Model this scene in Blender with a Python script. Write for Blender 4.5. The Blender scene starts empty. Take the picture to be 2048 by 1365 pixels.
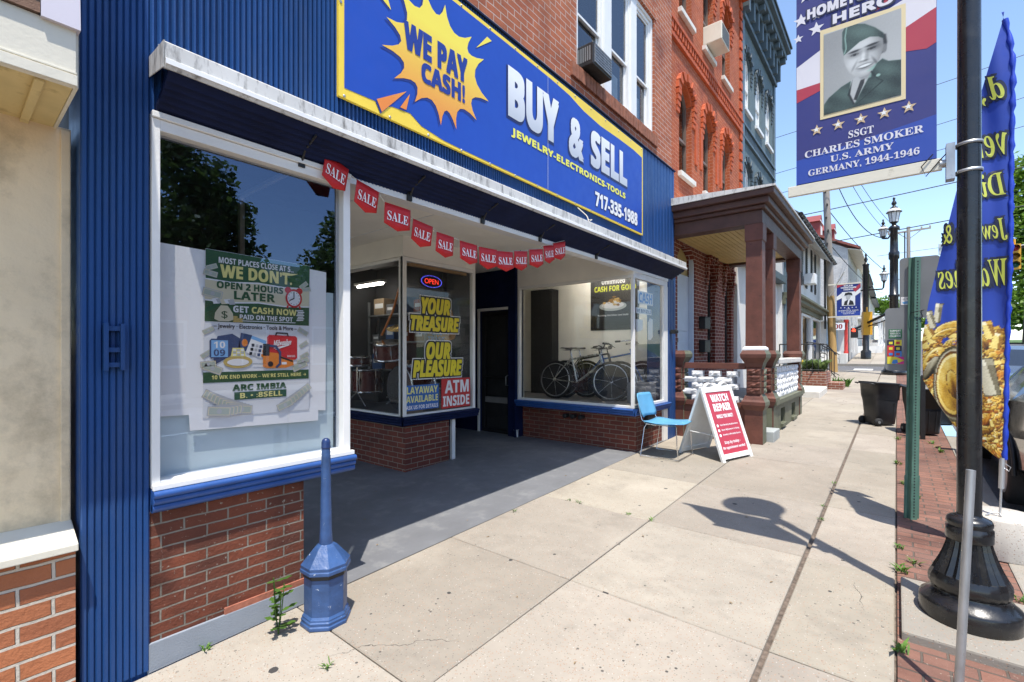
import bpy, bmesh, math, random
from mathutils import Vector, Matrix
random.seed(7)
SC = bpy.context.scene
C = SC.collection
R = math.radians
# ---------------------------------------------------------------- camera, sky, sun, exposure
cd = bpy.data.cameras.new('camera'); cam = bpy.data.objects.new('camera', cd); C.objects.link(cam)
cam.location = (0, 0, 1.6); cam.rotation_euler = (R(90), 0, R(39.286))
cd.sensor_width = 36; cd.lens = 940 / 2048 * 36; cd.shift_y = 22.5 / 2048
cd.clip_start = 0.05; cd.clip_end = 1500
SC.camera = cam
world = bpy.data.worlds.new('World'); SC.world = world; world.use_nodes = True
wt = world.node_tree; bg = wt.nodes['Background']
sky = wt.nodes.new('ShaderNodeTexSky'); sky.sky_type = 'NISHITA'; sky.sun_disc = False
SUN = Vector((.26, -.25, 1.0)).normalized()
sky.sun_elevation = math.asin(SUN.z); sky.sun_rotation = math.atan2(SUN.x, SUN.y)
sky.air_density = 1.0; sky.dust_density = 0.6; sky.ozone_density = 1.6; sky.altitude = 300
wt.links.new(sky.outputs[0], bg.inputs[0]); bg.inputs[1].default_value = 0.125
sl = bpy.data.lights.new('sun', 'SUN'); so = bpy.data.objects.new('sun', sl); C.objects.link(so)
sl.energy = 2.9; sl.angle = R(0.5); sl.color = (1.0, .95, .87)
so.rotation_euler = SUN.to_track_quat('Z', 'Y').to_euler(); so.location = (8, -8, 30)
SC.view_settings.view_transform = 'Standard'; SC.view_settings.look = 'None'
SC.view_settings.exposure = 1.3; SC.view_settings.gamma = 1.0
SC.render.engine = 'CYCLES'
SC.cycles.max_bounces = 10; SC.cycles.transparent_max_bounces = 16; SC.cycles.diffuse_bounces = 7
SC.cycles.caustics_reflective = False; SC.cycles.caustics_refractive = False

# ---------------------------------------------------------------- helpers
def gz(y):                                   # the street climbs away from the camera
    if y <= 34: return .027 * y
    if y <= 60: return .918 + .055 * (y - 34)
    return 2.348 + .02 * (y - 60)

class MB:
    """collects shapes in world coordinates; build() links them as one mesh object"""
    def __init__(s): s.v = []; s.f = []; s.m = []; s.s = []
    def add(s, vs, fs, mi=0, sm=False):
        b = len(s.v); s.v += [tuple(v) for v in vs]
        for f in fs: s.f.append(tuple(b + i for i in f)); s.m.append(mi); s.s.append(sm)
        return s
    def poly(s, pts, mi=0): return s.add(pts, [range(len(pts))], mi)
    def box(s, x0, y0, z0, x1, y1, z1, mi=0):
        v = [(x, y, z) for z in (z0, z1) for y in (y0, y1) for x in (x0, x1)]
        return s.add(v, [(0, 2, 3, 1), (4, 5, 7, 6), (0, 1, 5, 4), (2, 6, 7, 3), (0, 4, 6, 2), (1, 3, 7, 5)], mi)
    def hexa(s, v, mi=0):                    # 8 points, ordered like box
        return s.add(v, [(0, 2, 3, 1), (4, 5, 7, 6), (0, 1, 5, 4), (2, 6, 7, 3), (0, 4, 6, 2), (1, 3, 7, 5)], mi)
    def obox(s, c, ax, ay, az, mi=0):        # oriented box: centre and three half-axis vectors
        c, ax, ay, az = map(Vector, (c, ax, ay, az))
        return s.hexa([c + ax * i + ay * j + az * k for k in (-1, 1) for j in (-1, 1) for i in (-1, 1)], mi)
    def prism(s, pts, d, mi=0):              # polygon (3-D points) extruded along d
        n = len(pts); d = Vector(d); a = [Vector(p) for p in pts]
        nn = Vector((0, 0, 0))
        for i in range(n): nn += a[i].cross(a[(i + 1) % n])
        if nn.dot(d) > 0: a.reverse()
        fs = [tuple(range(n)), tuple(range(2 * n - 1, n - 1, -1))]
        fs += [(i, i + n, (i + 1) % n + n, (i + 1) % n) for i in range(n)]
        return s.add(a + [p + d for p in a], fs, mi)
    def tube(s, pts, r, seg=8, mi=0, cap=True, sm=True):
        P = [Vector(p) for p in pts]; n = len(P); rs = r if isinstance(r, (list, tuple)) else [r] * n
        vs = []; up = None
        for i in range(n):
            t = (P[min(i + 1, n - 1)] - P[max(i - 1, 0)]).normalized()
            if up is None:
                up = Vector((0, 0, 1)) if abs(t.z) < .9 else Vector((1, 0, 0))
            a = t.cross(up).normalized(); b = a.cross(t); up = b
            vs += [P[i] + (a * math.cos(2 * math.pi * k / seg) + b * math.sin(2 * math.pi * k / seg)) * rs[i] for k in range(seg)]
        fs = [(i * seg + k, i * seg + (k + 1) % seg, (i + 1) * seg + (k + 1) % seg, (i + 1) * seg + k) for i in range(n - 1) for k in range(seg)]
        s.add(vs, fs, mi, sm)
        if cap: s.add(vs[:seg], [tuple(range(seg - 1, -1, -1))], mi); s.add(vs[-seg:], [tuple(range(seg))], mi)
        return s
    def lathe(s, c, prof, seg=24, mi=0, sm=True, rot=0, axis=None, flute=0, cap=True):
        # prof: (radius, height) pairs; axis: optional direction
        c = Vector(c); q = Vector(axis).to_track_quat('Z', 'Y') if axis else None
        vs = []
        for r, h in prof:
            for k in range(seg):
                a = rot + 2 * math.pi * k / seg
                rr = r * (1 - flute * (k % 2)) if flute else r
                p = Vector((rr * math.cos(a), rr * math.sin(a), h))
                vs.append(c + (q @ p if q else p))
        n = len(prof)
        fs = [(i * seg + k, i * seg + (k + 1) % seg, (i + 1) * seg + (k + 1) % seg, (i + 1) * seg + k) for i in range(n - 1) for k in range(seg)]
        s.add(vs, fs, mi, sm)
        if not cap or (abs(prof[0][0] - prof[-1][0]) < 1e-6 and abs(prof[0][1] - prof[-1][1]) < 1e-6): return s
        if prof[0][0] > 1e-4: s.add(vs[:seg], [tuple(range(seg - 1, -1, -1))], mi)
        if prof[-1][0] > 1e-4: s.add(vs[-seg:], [tuple(range(seg))], mi)
        return s
    def grid(s, f, nu, nv, mi=0, sm=True):
        vs = [f(i / nu, j / nv) for j in range(nv + 1) for i in range(nu + 1)]
        w = nu + 1
        return s.add(vs, [(j * w + i, j * w + i + 1, (j + 1) * w + i + 1, (j + 1) * w + i) for j in range(nv) for i in range(nu)], mi, sm)
    def build(s, name, mats, parent=None, bevel=0, solid=0):
        me = bpy.data.meshes.new(name); me.from_pydata(s.v, [], s.f)
        for m in (mats if isinstance(mats, (list, tuple)) else [mats]): me.materials.append(m)
        me.polygons.foreach_set('material_index', s.m); me.polygons.foreach_set('use_smooth', s.s)
        if bevel:
            bm = bmesh.new(); bm.from_mesh(me); bmesh.ops.remove_doubles(bm, verts=bm.verts, dist=1e-5)
            es = [e for e in bm.edges if len(e.link_faces) == 2 and e.calc_face_angle(0) > R(40)]
            bmesh.ops.bevel(bm, geom=es, offset=bevel, segments=2, profile=.6, affect='EDGES', clamp_overlap=True)
            bm.to_mesh(me); bm.free()
        uv = me.uv_layers.new(name='UVMap').data
        for p in me.polygons:
            n = p.normal
            if abs(n.z) > .9: t = None
            else: t = Vector((-n.y, n.x, 0)).normalized()
            for li in p.loop_indices:
                co = me.vertices[me.loops[li].vertex_index].co
                uv[li].uv = (co.x, co.y) if t is None else (co.dot(t), co.z)
        o = bpy.data.objects.new(name, me); C.objects.link(o)
        if solid:
            md = o.modifiers.new('thickness', 'SOLIDIFY'); md.thickness = solid; md.offset = 0
        if parent is not None:
            L = base(parent)
            me.transform(Matrix.Translation(-L)); o.parent = parent
        return o
def base(o):
    L = Vector(o.location)
    while o.parent: o = o.parent; L += o.location
    return L
def tag(o, label=None, cat=None, group=None, kind=None):
    if label: o['label'] = label
    if cat: o['category'] = cat
    if group: o['group'] = group
    if kind: o['kind'] = kind
    return o
def thing(name, label, cat, loc=(0, 0, 0), group=None):
    o = bpy.data.objects.new(name, None); C.objects.link(o); o.location = loc; o.empty_display_size = .2
    return tag(o, label, cat, group)
def copy_tree(o, parent=None, loc=None, rz=None, label=None):
    c = o.copy(); C.objects.link(c); c.parent = parent
    if loc is not None: c.location = loc
    if rz is not None: c.rotation_euler.z = rz
    if label: c['label'] = label
    for ch in list(o.children): copy_tree(ch, c)
    return c
def spin(root, ang, tilt=None):
    root.rotation_euler = (tilt[0] if tilt else 0, tilt[1] if tilt else 0, ang)

class Frame:                                 # a wall: a along it, z up, d outwards
    def __init__(s, o, u): s.o = Vector((o[0], o[1], 0)); s.u = Vector((u[0], u[1], 0)).normalized(); s.n = Vector((s.u.y, -s.u.x, 0))
    def P(s, a, z, d=0): return s.o + s.u * a + s.n * d + Vector((0, 0, z))
    def box(s, mb, a0, a1, z0, z1, d0, d1, mi=0):
        mb.hexa([s.P(a, z, d) for z in (z0, z1) for d in (d1, d0) for a in (a0, a1)], mi)
    def quad(s, mb, a0, a1, z0, z1, d=0, mi=0): mb.poly([s.P(a0, z0, d), s.P(a1, z0, d), s.P(a1, z1, d), s.P(a0, z1, d)], mi)
    def pr(s, mb, pts, d0, d1, mi=0):        # polygon of (a, z) extruded from d0 to d1
        mb.prism([s.P(a, z, d0) for a, z in pts], s.n * (d1 - d0), mi)
def wallf(X): return Frame((X, 0), (0, 1))   # faces the street (+X)
def wally(Y): return Frame((0, Y), (1, 0))   # faces the camera (-Y)

def wall(mb, fr, a0, a1, z0, z1, holes, t=.25, mi=0, rmi=None):
    A = sorted({a0, a1} | {h[0] for h in holes} | {h[1] for h in holes}); Z = sorted({z0, z1} | {h[2] for h in holes} | {h[3] for h in holes})
    A = [a for a in A if a0 <= a <= a1]; Z = [z for z in Z if z0 <= z <= z1]
    for i in range(len(A) - 1):
        for j in range(len(Z) - 1):
            ca, cz = (A[i] + A[i + 1]) / 2, (Z[j] + Z[j + 1]) / 2
            if any(h[0] < ca < h[1] and h[2] < cz < h[3] for h in holes): continue
            fr.quad(mb, A[i], A[i + 1], Z[j], Z[j + 1], 0, mi)
    r = mi if rmi is None else rmi
    for b0, b1, c0, c1 in holes:
        P = fr.P
        mb.poly([P(b0, c0, 0), P(b0, c0, -t), P(b0, c1, -t), P(b0, c1, 0)][::-1], r)
        mb.poly([P(b1, c0, 0), P(b1, c0, -t), P(b1, c1, -t), P(b1, c1, 0)], r)
        mb.poly([P(b0, c1, 0), P(b1, c1, 0), P(b1, c1, -t), P(b0, c1, -t)][::-1], r)
        mb.poly([P(b0, c0, 0), P(b1, c0, 0), P(b1, c0, -t), P(b0, c0, -t)], r)

# ---- lettering
_tc = {}
_cu = bpy.data.curves.new('t', 'FONT'); _cu.resolution_u = 3; _to = bpy.data.objects.new('t', _cu)
_ST = {'serif': (0x1D400, 0x1D41A, 0x1D7CE), 'bold': (0x1D5D4, 0x1D5EE, 0x1D7EC), 'boldit': (0x1D63C, 0x1D656, 0x1D7EC), 'serifit': (0x1D468, 0x1D482, 0x1D7CE)}
def glyphs(s, style, off):
    k = (s, style, off)
    if k not in _tc:
        b = _ST.get(style); o = ''
        for c in s:
            if b and 'A' <= c <= 'Z': c = chr(b[0] + ord(c) - 65)
            elif b and 'a' <= c <= 'z': c = chr(b[1] + ord(c) - 97)
            elif b and '0' <= c <= '9': c = chr(b[2] + ord(c) - 48)
            o += c
        _cu.body = o; _cu.offset = off
        C.objects.link(_to); bpy.context.view_layer.update()
        me = bpy.data.meshes.new_from_object(_to.evaluated_get(bpy.context.evaluated_depsgraph_get()))
        C.objects.unlink(_to)
        vs = [(v.co.x, v.co.y) for v in me.vertices]; fs = [tuple(p.vertices) for p in me.polygons]
        x0 = min(v[0] for v in vs); x1 = max(v[0] for v in vs); y0 = min(v[1] for v in vs); y1 = max(v[1] for v in vs)
        _tc[k] = ([((x - x0) / (x1 - x0), (y - y0) / (y1 - y0)) for x, y in vs], fs); bpy.data.meshes.remove(me)
    return _tc[k]
class Board:                                 # a flat printed face: u right, v up, layers stand off along the normal
    def __init__(s, o, u=(0, 1, 0), v=(0, 0, 1), step=.0015):
        s.o = Vector(o); s.u = Vector(u).normalized(); s.v = Vector(v).normalized(); s.n = s.u.cross(s.v); s.k = step
    def P(s, a, b, k=0): return s.o + s.u * a + s.v * b + s.n * (s.k * k)
    def poly(s, mb, pts, k, mi):
        ar = sum(pts[i][0] * pts[(i + 1) % len(pts)][1] - pts[(i + 1) % len(pts)][0] * pts[i][1] for i in range(len(pts)))
        if ar < 0: pts = pts[::-1]
        mb.poly([s.P(a, b, k) for a, b in pts], mi)
    def rect(s, mb, a0, b0, a1, b1, k, mi): s.poly(mb, [(a0, b0), (a1, b0), (a1, b1), (a0, b1)], k, mi)
    def disc(s, mb, a, b, r, k, mi, ry=None, n=20): s.poly(mb, [(a + r * math.cos(i * 6.2832 / n), b + (ry or r) * math.sin(i * 6.2832 / n)) for i in range(n)], k, mi)
    def star(s, mb, a, b, r, k, mi, n=5, q=.42): s.poly(mb, [(a + (r if i % 2 == 0 else r * q) * math.sin(i * math.pi / n), b + (r if i % 2 == 0 else r * q) * math.cos(i * math.pi / n)) for i in range(2 * n)], k, mi)
    def line(s, mb, pts, w, k, mi):
        for i in range(len(pts) - 1):
            d = Vector(pts[i + 1]) - Vector(pts[i])
            if d.length < 1e-6: continue
            q = Vector((-d.y, d.x)).normalized() * w / 2; e = d.normalized() * w * .3
            p0 = Vector(pts[i]) - e; p1 = Vector(pts[i + 1]) + e
            s.poly(mb, [tuple(p0 - q), tuple(p1 - q), tuple(p1 + q), tuple(p0 + q)], k + .1 * (i % 2), mi)
    def text(s, mb, t, style, r, k, mi, off=0, slope=0, mirror=False, warp=None):
        vs, fs = glyphs(t, style, 0); a0, b0, a1, b1 = r; w = off * 1.3 * (b1 - b0)
        if off: a0 += w; b0 += w; a1 -= w; b1 -= w
        dirs = [(0, 0)] + ([(w, w), (-w, w), (-w, -w), (w, -w)] if off else []) + ([(w, 0), (0, w), (-w, 0), (0, -w)] if off > .06 else [])
        for i, (dx, dy) in enumerate(dirs): s._text(mb, vs, fs, a0 + dx, b0 + dy, a1 + dx, b1 + dy, k + .03 * i, mi, slope, mirror, warp)
    def _text(s, mb, vs, fs, a0, b0, a1, b1, k, mi, slope, mirror, warp):
        out = []
        for x, y in vs:
            if mirror: x = 1 - x
            a = a0 + (a1 - a0) * x; b = b0 + (b1 - b0) * y + slope * x
            if warp: a, b = warp(a, b)
            out.append(s.P(a, b, k))
        mb.add(out, fs, mi)
# ---------------------------------------------------------------- materials
def new(name):
    m = bpy.data.materials.new(name); m.use_nodes = True; t = m.node_tree
    return m, t, t.nodes['Principled BSDF']
def N(t, ty, **k):
    n = t.nodes.new('ShaderNode' + ty)
    for a, b in k.items():
        if a.startswith('i_'): n.inputs[a[2:].replace('_', ' ')].default_value = b
        else: setattr(n, a, b)
    return n
def c4(c, k=1): return (min(1, c[0] * k), min(1, c[1] * k), min(1, c[2] * k), 1)
def ramp(t, src, stops):
    r = N(t, 'ValToRGB'); t.links.new(src, r.inputs[0]); e = r.color_ramp.elements
    while len(e) < len(stops): e.new(.5)
    for x, (p, c) in zip(e, stops): x.position = p; x.color = c if len(c) == 4 else c4(c)
    return r.outputs[0]
def mix(t, f, a, b, mode='MIX'):
    n = N(t, 'Mix', data_type='RGBA', blend_type=mode)
    for s, v in ((n.inputs[0], f), (n.inputs[6], a), (n.inputs[7], b)):
        if hasattr(v, 'is_linked'): t.links.new(v, s)
        elif isinstance(v, (int, float)): s.default_value = v
        else: s.default_value = v if len(v) == 4 else c4(v)
    return n.outputs[2]
def noise(t, vec, scale, detail=4, rough=.55):
    n = N(t, 'TexNoise', i_Scale=scale, i_Detail=detail, i_Roughness=rough); t.links.new(vec, n.inputs[0]); return n.outputs[0]
def bump(t, b, src, strength, dist=.01):
    n = N(t, 'Bump', i_Strength=strength, i_Distance=dist); t.links.new(src, n.inputs['Height']); t.links.new(n.outputs[0], b.inputs['Normal'])
BW = [(0, 0, 0, 1), (1, 1, 1, 1)]
_pm = {}
def paint(name, col, rough=.5, var=.12, scale=5, metal=0, bmp=0, bs=60, dirt=None, dscale=9, dlo=.6, dhi=.75, coat=0, streak=0, spec=None):
    """painted / plain surface: uneven colour, optional grime or flaked paint in patches, fine bump"""
    if name in _pm: return _pm[name]
    m, t, b = new(name); v = N(t, 'TexCoord').outputs['Object']
    if streak:
        mp = N(t, 'Mapping'); mp.inputs['Scale'].default_value = (1, 1, streak); t.links.new(v, mp.inputs[0]); vv = mp.outputs[0]
    else: vv = v
    c = mix(t, ramp(t, noise(t, vv, scale), [(.3, BW[0]), (.7, BW[1])]), c4(col, 1 - var), c4(col, 1 + var))
    if dirt:
        d = ramp(t, noise(t, vv, dscale, 8, .7), [(dlo, BW[0]), (dhi, BW[1])]); c = mix(t, d, c, dirt)
    t.links.new(c, b.inputs['Base Color']); b.inputs['Metallic'].default_value = metal
    r = ramp(t, noise(t, v, scale * 3), [(.2, c4((1, 1, 1), max(.02, rough - .1))), (.8, c4((1, 1, 1), min(1, rough + .1)))])
    t.links.new(r, b.inputs['Roughness'])
    if spec is not None: b.inputs['Specular IOR Level'].default_value = spec
    if coat: b.inputs['Coat Weight'].default_value = coat; b.inputs['Coat Roughness'].default_value = .05
    if bmp: bump(t, b, noise(t, v, bs, 5), bmp, .01)
    _pm[name] = m; return m
def brickmat(name, c1, c2, mortar, bw=.205, bh=.068, ms=.011, bmp=.8, mottle=.35, flake=None, dark=None, msm=.25, rough=.85):
    m, t, b = new(name); uv = N(t, 'TexCoord').outputs['UV']
    w = N(t, 'VectorMath', operation='ADD'); nn = N(t, 'TexNoise', i_Scale=9.0); t.links.new(uv, nn.inputs[0])
    sc = N(t, 'VectorMath', operation='SCALE'); sc.inputs[3].default_value = .010; t.links.new(nn.outputs[1], sc.inputs[0])
    t.links.new(uv, w.inputs[0]); t.links.new(sc.outputs[0], w.inputs[1])
    k = N(t, 'TexBrick', offset=.5); t.links.new(w.outputs[0], k.inputs[0])
    for n_, v_ in (('Scale', 1.0), ('Mortar Size', ms / 2), ('Mortar Smooth', msm), ('Bias', 0.0), ('Brick Width', bw), ('Row Height', bh)): k.inputs[n_].default_value = v_
    k.inputs['Color1'].default_value = c4(c1); k.inputs['Color2'].default_value = c4(c2); k.inputs['Mortar'].default_value = c4(mortar)
    c = mix(t, ramp(t, noise(t, uv, 3, 5), [(.35, c4((1, 1, 1), 1 - mottle)), (.65, (1, 1, 1, 1))]), (0, 0, 0, 1), k.outputs[0], 'MIX')
    c = mix(t, .55, k.outputs[0], c)
    if dark: c = mix(t, ramp(t, noise(t, uv, 1.6, 6), [(.5, BW[0]), (.68, BW[1])]), c, dark, 'MULTIPLY')
    if flake: c = mix(t, ramp(t, noise(t, uv, 38, 6, .7), [(.62, BW[0]), (.66, BW[1])]), c, flake)
    t.links.new(c, b.inputs['Base Color']); b.inputs['Roughness'].default_value = rough
    h = N(t, 'Math', operation='MULTIPLY_ADD'); t.links.new(k.outputs['Fac'], h.inputs[0]); h.inputs[1].default_value = -1
    n2 = N(t, 'Math', operation='MULTIPLY'); n2.inputs[1].default_value = .5; t.links.new(noise(t, uv, 45, 6, .65), n2.inputs[0]); t.links.new(n2.outputs[0], h.inputs[2])
    bump(t, b, h.outputs[0], bmp, .012)
    return m
def glass(name, tint=(.75, .8, .8), base_r=.03, k=1.3, dust=.0, gcol=(.95, .97, 1, 1)):
    m = bpy.data.materials.new(name); m.use_nodes = True; t = m.node_tree; t.nodes.remove(t.nodes['Principled BSDF']); out = t.nodes['Material Output']
    tr = N(t, 'BsdfTransparent'); tr.inputs[0].default_value = c4(tint); gl = N(t, 'BsdfGlossy'); gl.inputs['Roughness'].default_value = .0; gl.inputs[0].default_value = gcol
    fr = N(t, 'Fresnel'); fr.inputs[0].default_value = 1.5
    ma = N(t, 'Math', operation='MULTIPLY_ADD', use_clamp=True); t.links.new(fr.outputs[0], ma.inputs[0]); ma.inputs[1].default_value = k; ma.inputs[2].default_value = base_r
    mx = N(t, 'MixShader'); t.links.new(ma.outputs[0], mx.inputs[0]); t.links.new(tr.outputs[0], mx.inputs[1]); t.links.new(gl.outputs[0], mx.inputs[2])
    res = mx.outputs[0]
    if dust:
        df = N(t, 'BsdfDiffuse'); df.inputs[0].default_value = (.6, .6, .58, 1); m2 = N(t, 'MixShader')
        v = N(t, 'TexCoord').outputs['Object']; r = ramp(t, noise(t, v, 6, 7, .7), [(.35, BW[0]), (.9, c4((1, 1, 1), dust))])
        t.links.new(r, m2.inputs[0]); t.links.new(res, m2.inputs[1]); t.links.new(df.outputs[0], m2.inputs[2]); res = m2.outputs[0]
    t.links.new(res, out.inputs[0]); return m
def leafmat(name, col, var=.45, trans=.35):
    m, t, b = new(name); g = N(t, 'NewGeometry'); v = N(t, 'TexCoord').outputs['Object']
    c = mix(t, g.outputs['Random Per Island'], c4(col, 1 - var), c4((col[0] * 1.25, col[1] * 1.1, col[2]), 1 + var))
    c = mix(t, ramp(t, noise(t, v, .9, 3), [(.35, BW[0]), (.65, BW[1])]), mix(t, .5, c, c4(col, .55)), c)
    t.links.new(c, b.inputs['Base Color']); b.inputs['Roughness'].default_value = .55
    out = t.nodes['Material Output']; tl = N(t, 'BsdfTranslucent'); t.links.new(c, tl.inputs[0]); mx = N(t, 'MixShader', i_Fac=trans)
    t.links.new(b.outputs[0], mx.inputs[1]); t.links.new(tl.outputs[0], mx.inputs[2]); t.links.new(mx.outputs[0], out.inputs[0])
    return m
def emit(name, col, s):
    m, t, b = new(name); b.inputs['Base Color'].default_value = c4(col); b.inputs['Emission Color'].default_value = c4(col); b.inputs['Emission Strength'].default_value = s; return m
def ink(name, col, rough=.45): return paint('print_' + name, col, rough, .04, 3)
def gradient(name, lo, hi, z0, z1):          # a printed two-tone fade, by height on the board
    m, t, b = new(name); s = N(t, 'SeparateXYZ'); t.links.new(N(t, 'TexCoord').outputs['UV'], s.inputs[0])
    mr = N(t, 'MapRange'); mr.inputs[1].default_value = z0; mr.inputs[2].default_value = z1; t.links.new(s.outputs[1], mr.inputs[0])
    t.links.new(ramp(t, mr.outputs[0], [(0, c4(lo)), (1, c4(hi))]), b.inputs['Base Color']); b.inputs['Roughness'].default_value = .4; return m

def concrete(name, col, gum=True, slab=False, peb=True, crack=True, rough=.9, bmp=.35):
    m, t, b = new(name); uv = N(t, 'TexCoord').outputs['UV']
    c = mix(t, ramp(t, noise(t, uv, 1.3, 6, .6), [(.3, BW[0]), (.7, BW[1])]), c4(col, .86), c4(col, 1.12))
    c = mix(t, ramp(t, noise(t, uv, 9, 6, .7), [(.35, BW[0]), (.75, BW[1])]), mix(t, .35, c, c4(col, .72)), c)
    if slab:
        a = N(t, 'VertexColor', layer_name='slab'); c = mix(t, .8, c, a.outputs[0], 'MULTIPLY')
    if peb:
        vo = N(t, 'TexVoronoi', i_Scale=95.0); t.links.new(uv, vo.inputs[0])
        sp = N(t, 'SeparateColor'); t.links.new(vo.outputs['Color'], sp.inputs[0])
        dm = N(t, 'Math', operation='LESS_THAN'); t.links.new(vo.outputs[0], dm.inputs[0]); dm.inputs[1].default_value = .32
        for ch, thr, cc in ((0, .84, (.10, .085, .07)), (1, .92, (.50, .47, .42)), (2, .86, (.33, .20, .13))):
            g = N(t, 'Math', operation='GREATER_THAN'); t.links.new(sp.outputs[ch], g.inputs[0]); g.inputs[1].default_value = thr
            mm = N(t, 'Math', operation='MULTIPLY'); t.links.new(g.outputs[0], mm.inputs[0]); t.links.new(dm.outputs[0], mm.inputs[1])
            ms = N(t, 'Math', operation='MULTIPLY'); t.links.new(mm.outputs[0], ms.inputs[0]); ms.inputs[1].default_value = .7
            c = mix(t, ms.outputs[0], c, cc)
    if gum:
        v3 = N(t, 'TexVoronoi', i_Scale=17.0); t.links.new(uv, v3.inputs[0]); s4 = N(t, 'SeparateColor'); t.links.new(v3.outputs['Color'], s4.inputs[0]); l3 = N(t, 'Math', operation='LESS_THAN'); t.links.new(v3.outputs[0], l3.inputs[0]); l3.inputs[1].default_value = .13; g3 = N(t, 'Math', operation='GREATER_THAN'); t.links.new(s4.outputs[1], g3.inputs[0]); g3.inputs[1].default_value = .62; m3 = N(t, 'Math', operation='MULTIPLY'); t.links.new(l3.outputs[0], m3.inputs[0]); t.links.new(g3.outputs[0], m3.inputs[1]); m4 = N(t, 'Math', operation='MULTIPLY'); t.links.new(m3.outputs[0], m4.inputs[0]); t.links.new(ramp(t, noise(t, uv, 1.1, 3), [(.40, BW[0]), (.6, BW[1])]), m4.inputs[1]); c = mix(t, m4.outputs[0], c, (.07, .062, .055))
        vo = N(t, 'TexVoronoi', i_Scale=4.2); t.links.new(uv, vo.inputs[0]); sp = N(t, 'SeparateColor'); t.links.new(vo.outputs['Color'], sp.inputs[0])
        rr = N(t, 'MapRange'); t.links.new(sp.outputs[0], rr.inputs[0]); rr.inputs[1].default_value = .25; rr.inputs[2].default_value = 1; rr.inputs[3].default_value = 0; rr.inputs[4].default_value = .10
        wv = N(t, 'Math', operation='MULTIPLY_ADD'); t.links.new(noise(t, uv, 40, 3), wv.inputs[0]); wv.inputs[1].default_value = .06; t.links.new(vo.outputs[0], wv.inputs[2])
        s2 = N(t, 'Math', operation='SUBTRACT'); t.links.new(wv.outputs[0], s2.inputs[0]); s2.inputs[1].default_value = .03
        g = N(t, 'Math', operation='LESS_THAN'); t.links.new(s2.outputs[0], g.inputs[0]); t.links.new(rr.outputs[0], g.inputs[1])
        c = mix(t, g.outputs[0], c, (.045, .042, .04))
        c = mix(t, ramp(t, noise(t, uv, .75, 5, .6), [(.55, BW[0]), (.8, c4((1, 1, 1), .55))]), c, c4(col, 1.3))
        c = mix(t, ramp(t, noise(t, uv, 2.2, 8, .75), [(.52, BW[0]), (.82, c4((1, 1, 1), .75))]), c, c4(col, .45))
    if gum and slab:
        wv2 = N(t, 'VectorMath', operation='ADD'); nz2 = N(t, 'TexNoise', i_Scale=3.0, i_Detail=6.0); t.links.new(uv, nz2.inputs[0]); sc2 = N(t, 'VectorMath', operation='SCALE'); sc2.inputs[3].default_value = .5; t.links.new(nz2.outputs[1], sc2.inputs[0]); t.links.new(uv, wv2.inputs[0]); t.links.new(sc2.outputs[0], wv2.inputs[1])
        vc = N(t, 'TexVoronoi', i_Scale=.55, feature='DISTANCE_TO_EDGE'); t.links.new(wv2.outputs[0], vc.inputs[0]); lc_ = N(t, 'Math', operation='LESS_THAN'); t.links.new(vc.outputs[0], lc_.inputs[0]); lc_.inputs[1].default_value = .0017
        mk_ = N(t, 'Math', operation='MULTIPLY'); t.links.new(lc_.outputs[0], mk_.inputs[0]); t.links.new(ramp(t, noise(t, uv, .5, 2), [(.57, BW[0]), (.60, BW[1])]), mk_.inputs[1]); c = mix(t, mk_.outputs[0], c, (.07, .06, .05))
    t.links.new(c, b.inputs['Base Color']); b.inputs['Roughness'].default_value = rough
    bump(t, b, noise(t, uv, 120, 4, .6), bmp, .006)
    return m

M = {}
M['blue'] = paint('blue_paint', (.016, .062, .20), .42, .16, 4, dirt=(.05, .09, .19), dscale=5, dlo=.50, dhi=.85, bmp=.15, bs=90, streak=.12, spec=.25)
M['navyglint'] = paint('navy_edge_glint', (.022, .04, .11), .4)  # lighter bead on the clapboards, edge highlight put into the colour
M['navy'] = paint('navy_paint', (.007, .013, .048), .6, .2, 5, dirt=(.06, .08, .13), dscale=20, dlo=.70, dhi=.78, spec=.12)
M['sillblue'] = paint('sill_blue_paint', (.024, .08, .27), .35, .15, 6, dirt=(.015, .03, .09), dscale=18, dlo=.66, dhi=.72, bmp=.1)
M['white'] = paint('white_paint', (.78, .77, .74), .5, .05, 4, dirt=(.35, .32, .27), dscale=16, dlo=.70, dhi=.80, bmp=.08)
M['trim'] = paint('white_trim_metal', (.80, .80, .80), .35, .05, 4, dirt=(.22, .20, .17), dscale=30, dlo=.68, dhi=.76)
M['gutter'] = paint('weathered_gutter', (.60, .59, .56), .5, .1, 3, dirt=(.09, .08, .07), dscale=22, dlo=.50, dhi=.72, streak=.25)
M['cream'] = paint('cream_stucco', (.80, .65, .43), .8, .08, 2.5, dirt=(.36, .28, .17), dscale=3.5, dlo=.50, dhi=.85, bmp=.7, bs=11)
M['creamtrim'] = paint('cream_trim', (.68, .64, .53), .6, .07, 3, dirt=(.38, .33, .25), dscale=11, dlo=.62, dhi=.75, bmp=.1)
M['soffit'] = paint('yellowed_soffit', (.60, .47, .22), .7, .15, 4, dirt=(.25, .17, .07), dscale=8, dlo=.56, dhi=.8)
M['lilac'] = paint('lilac_panel', (.52, .49, .55), .6, .04, 2)
M['shingle'] = brickmat('brown_shingle', (.20, .11, .07), (.12, .075, .055), (.03, .02, .018), .14, .12, .008, 1.0, .5)
M['b_shop'] = brickmat('shop_base_brick', (.225, .058, .026), (.125, .038, .022), (.27, .235, .19), .205, .062, .010, 1.0, .6, dark=(.22, .18, .18), flake=(.30, .26, .21))
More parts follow.
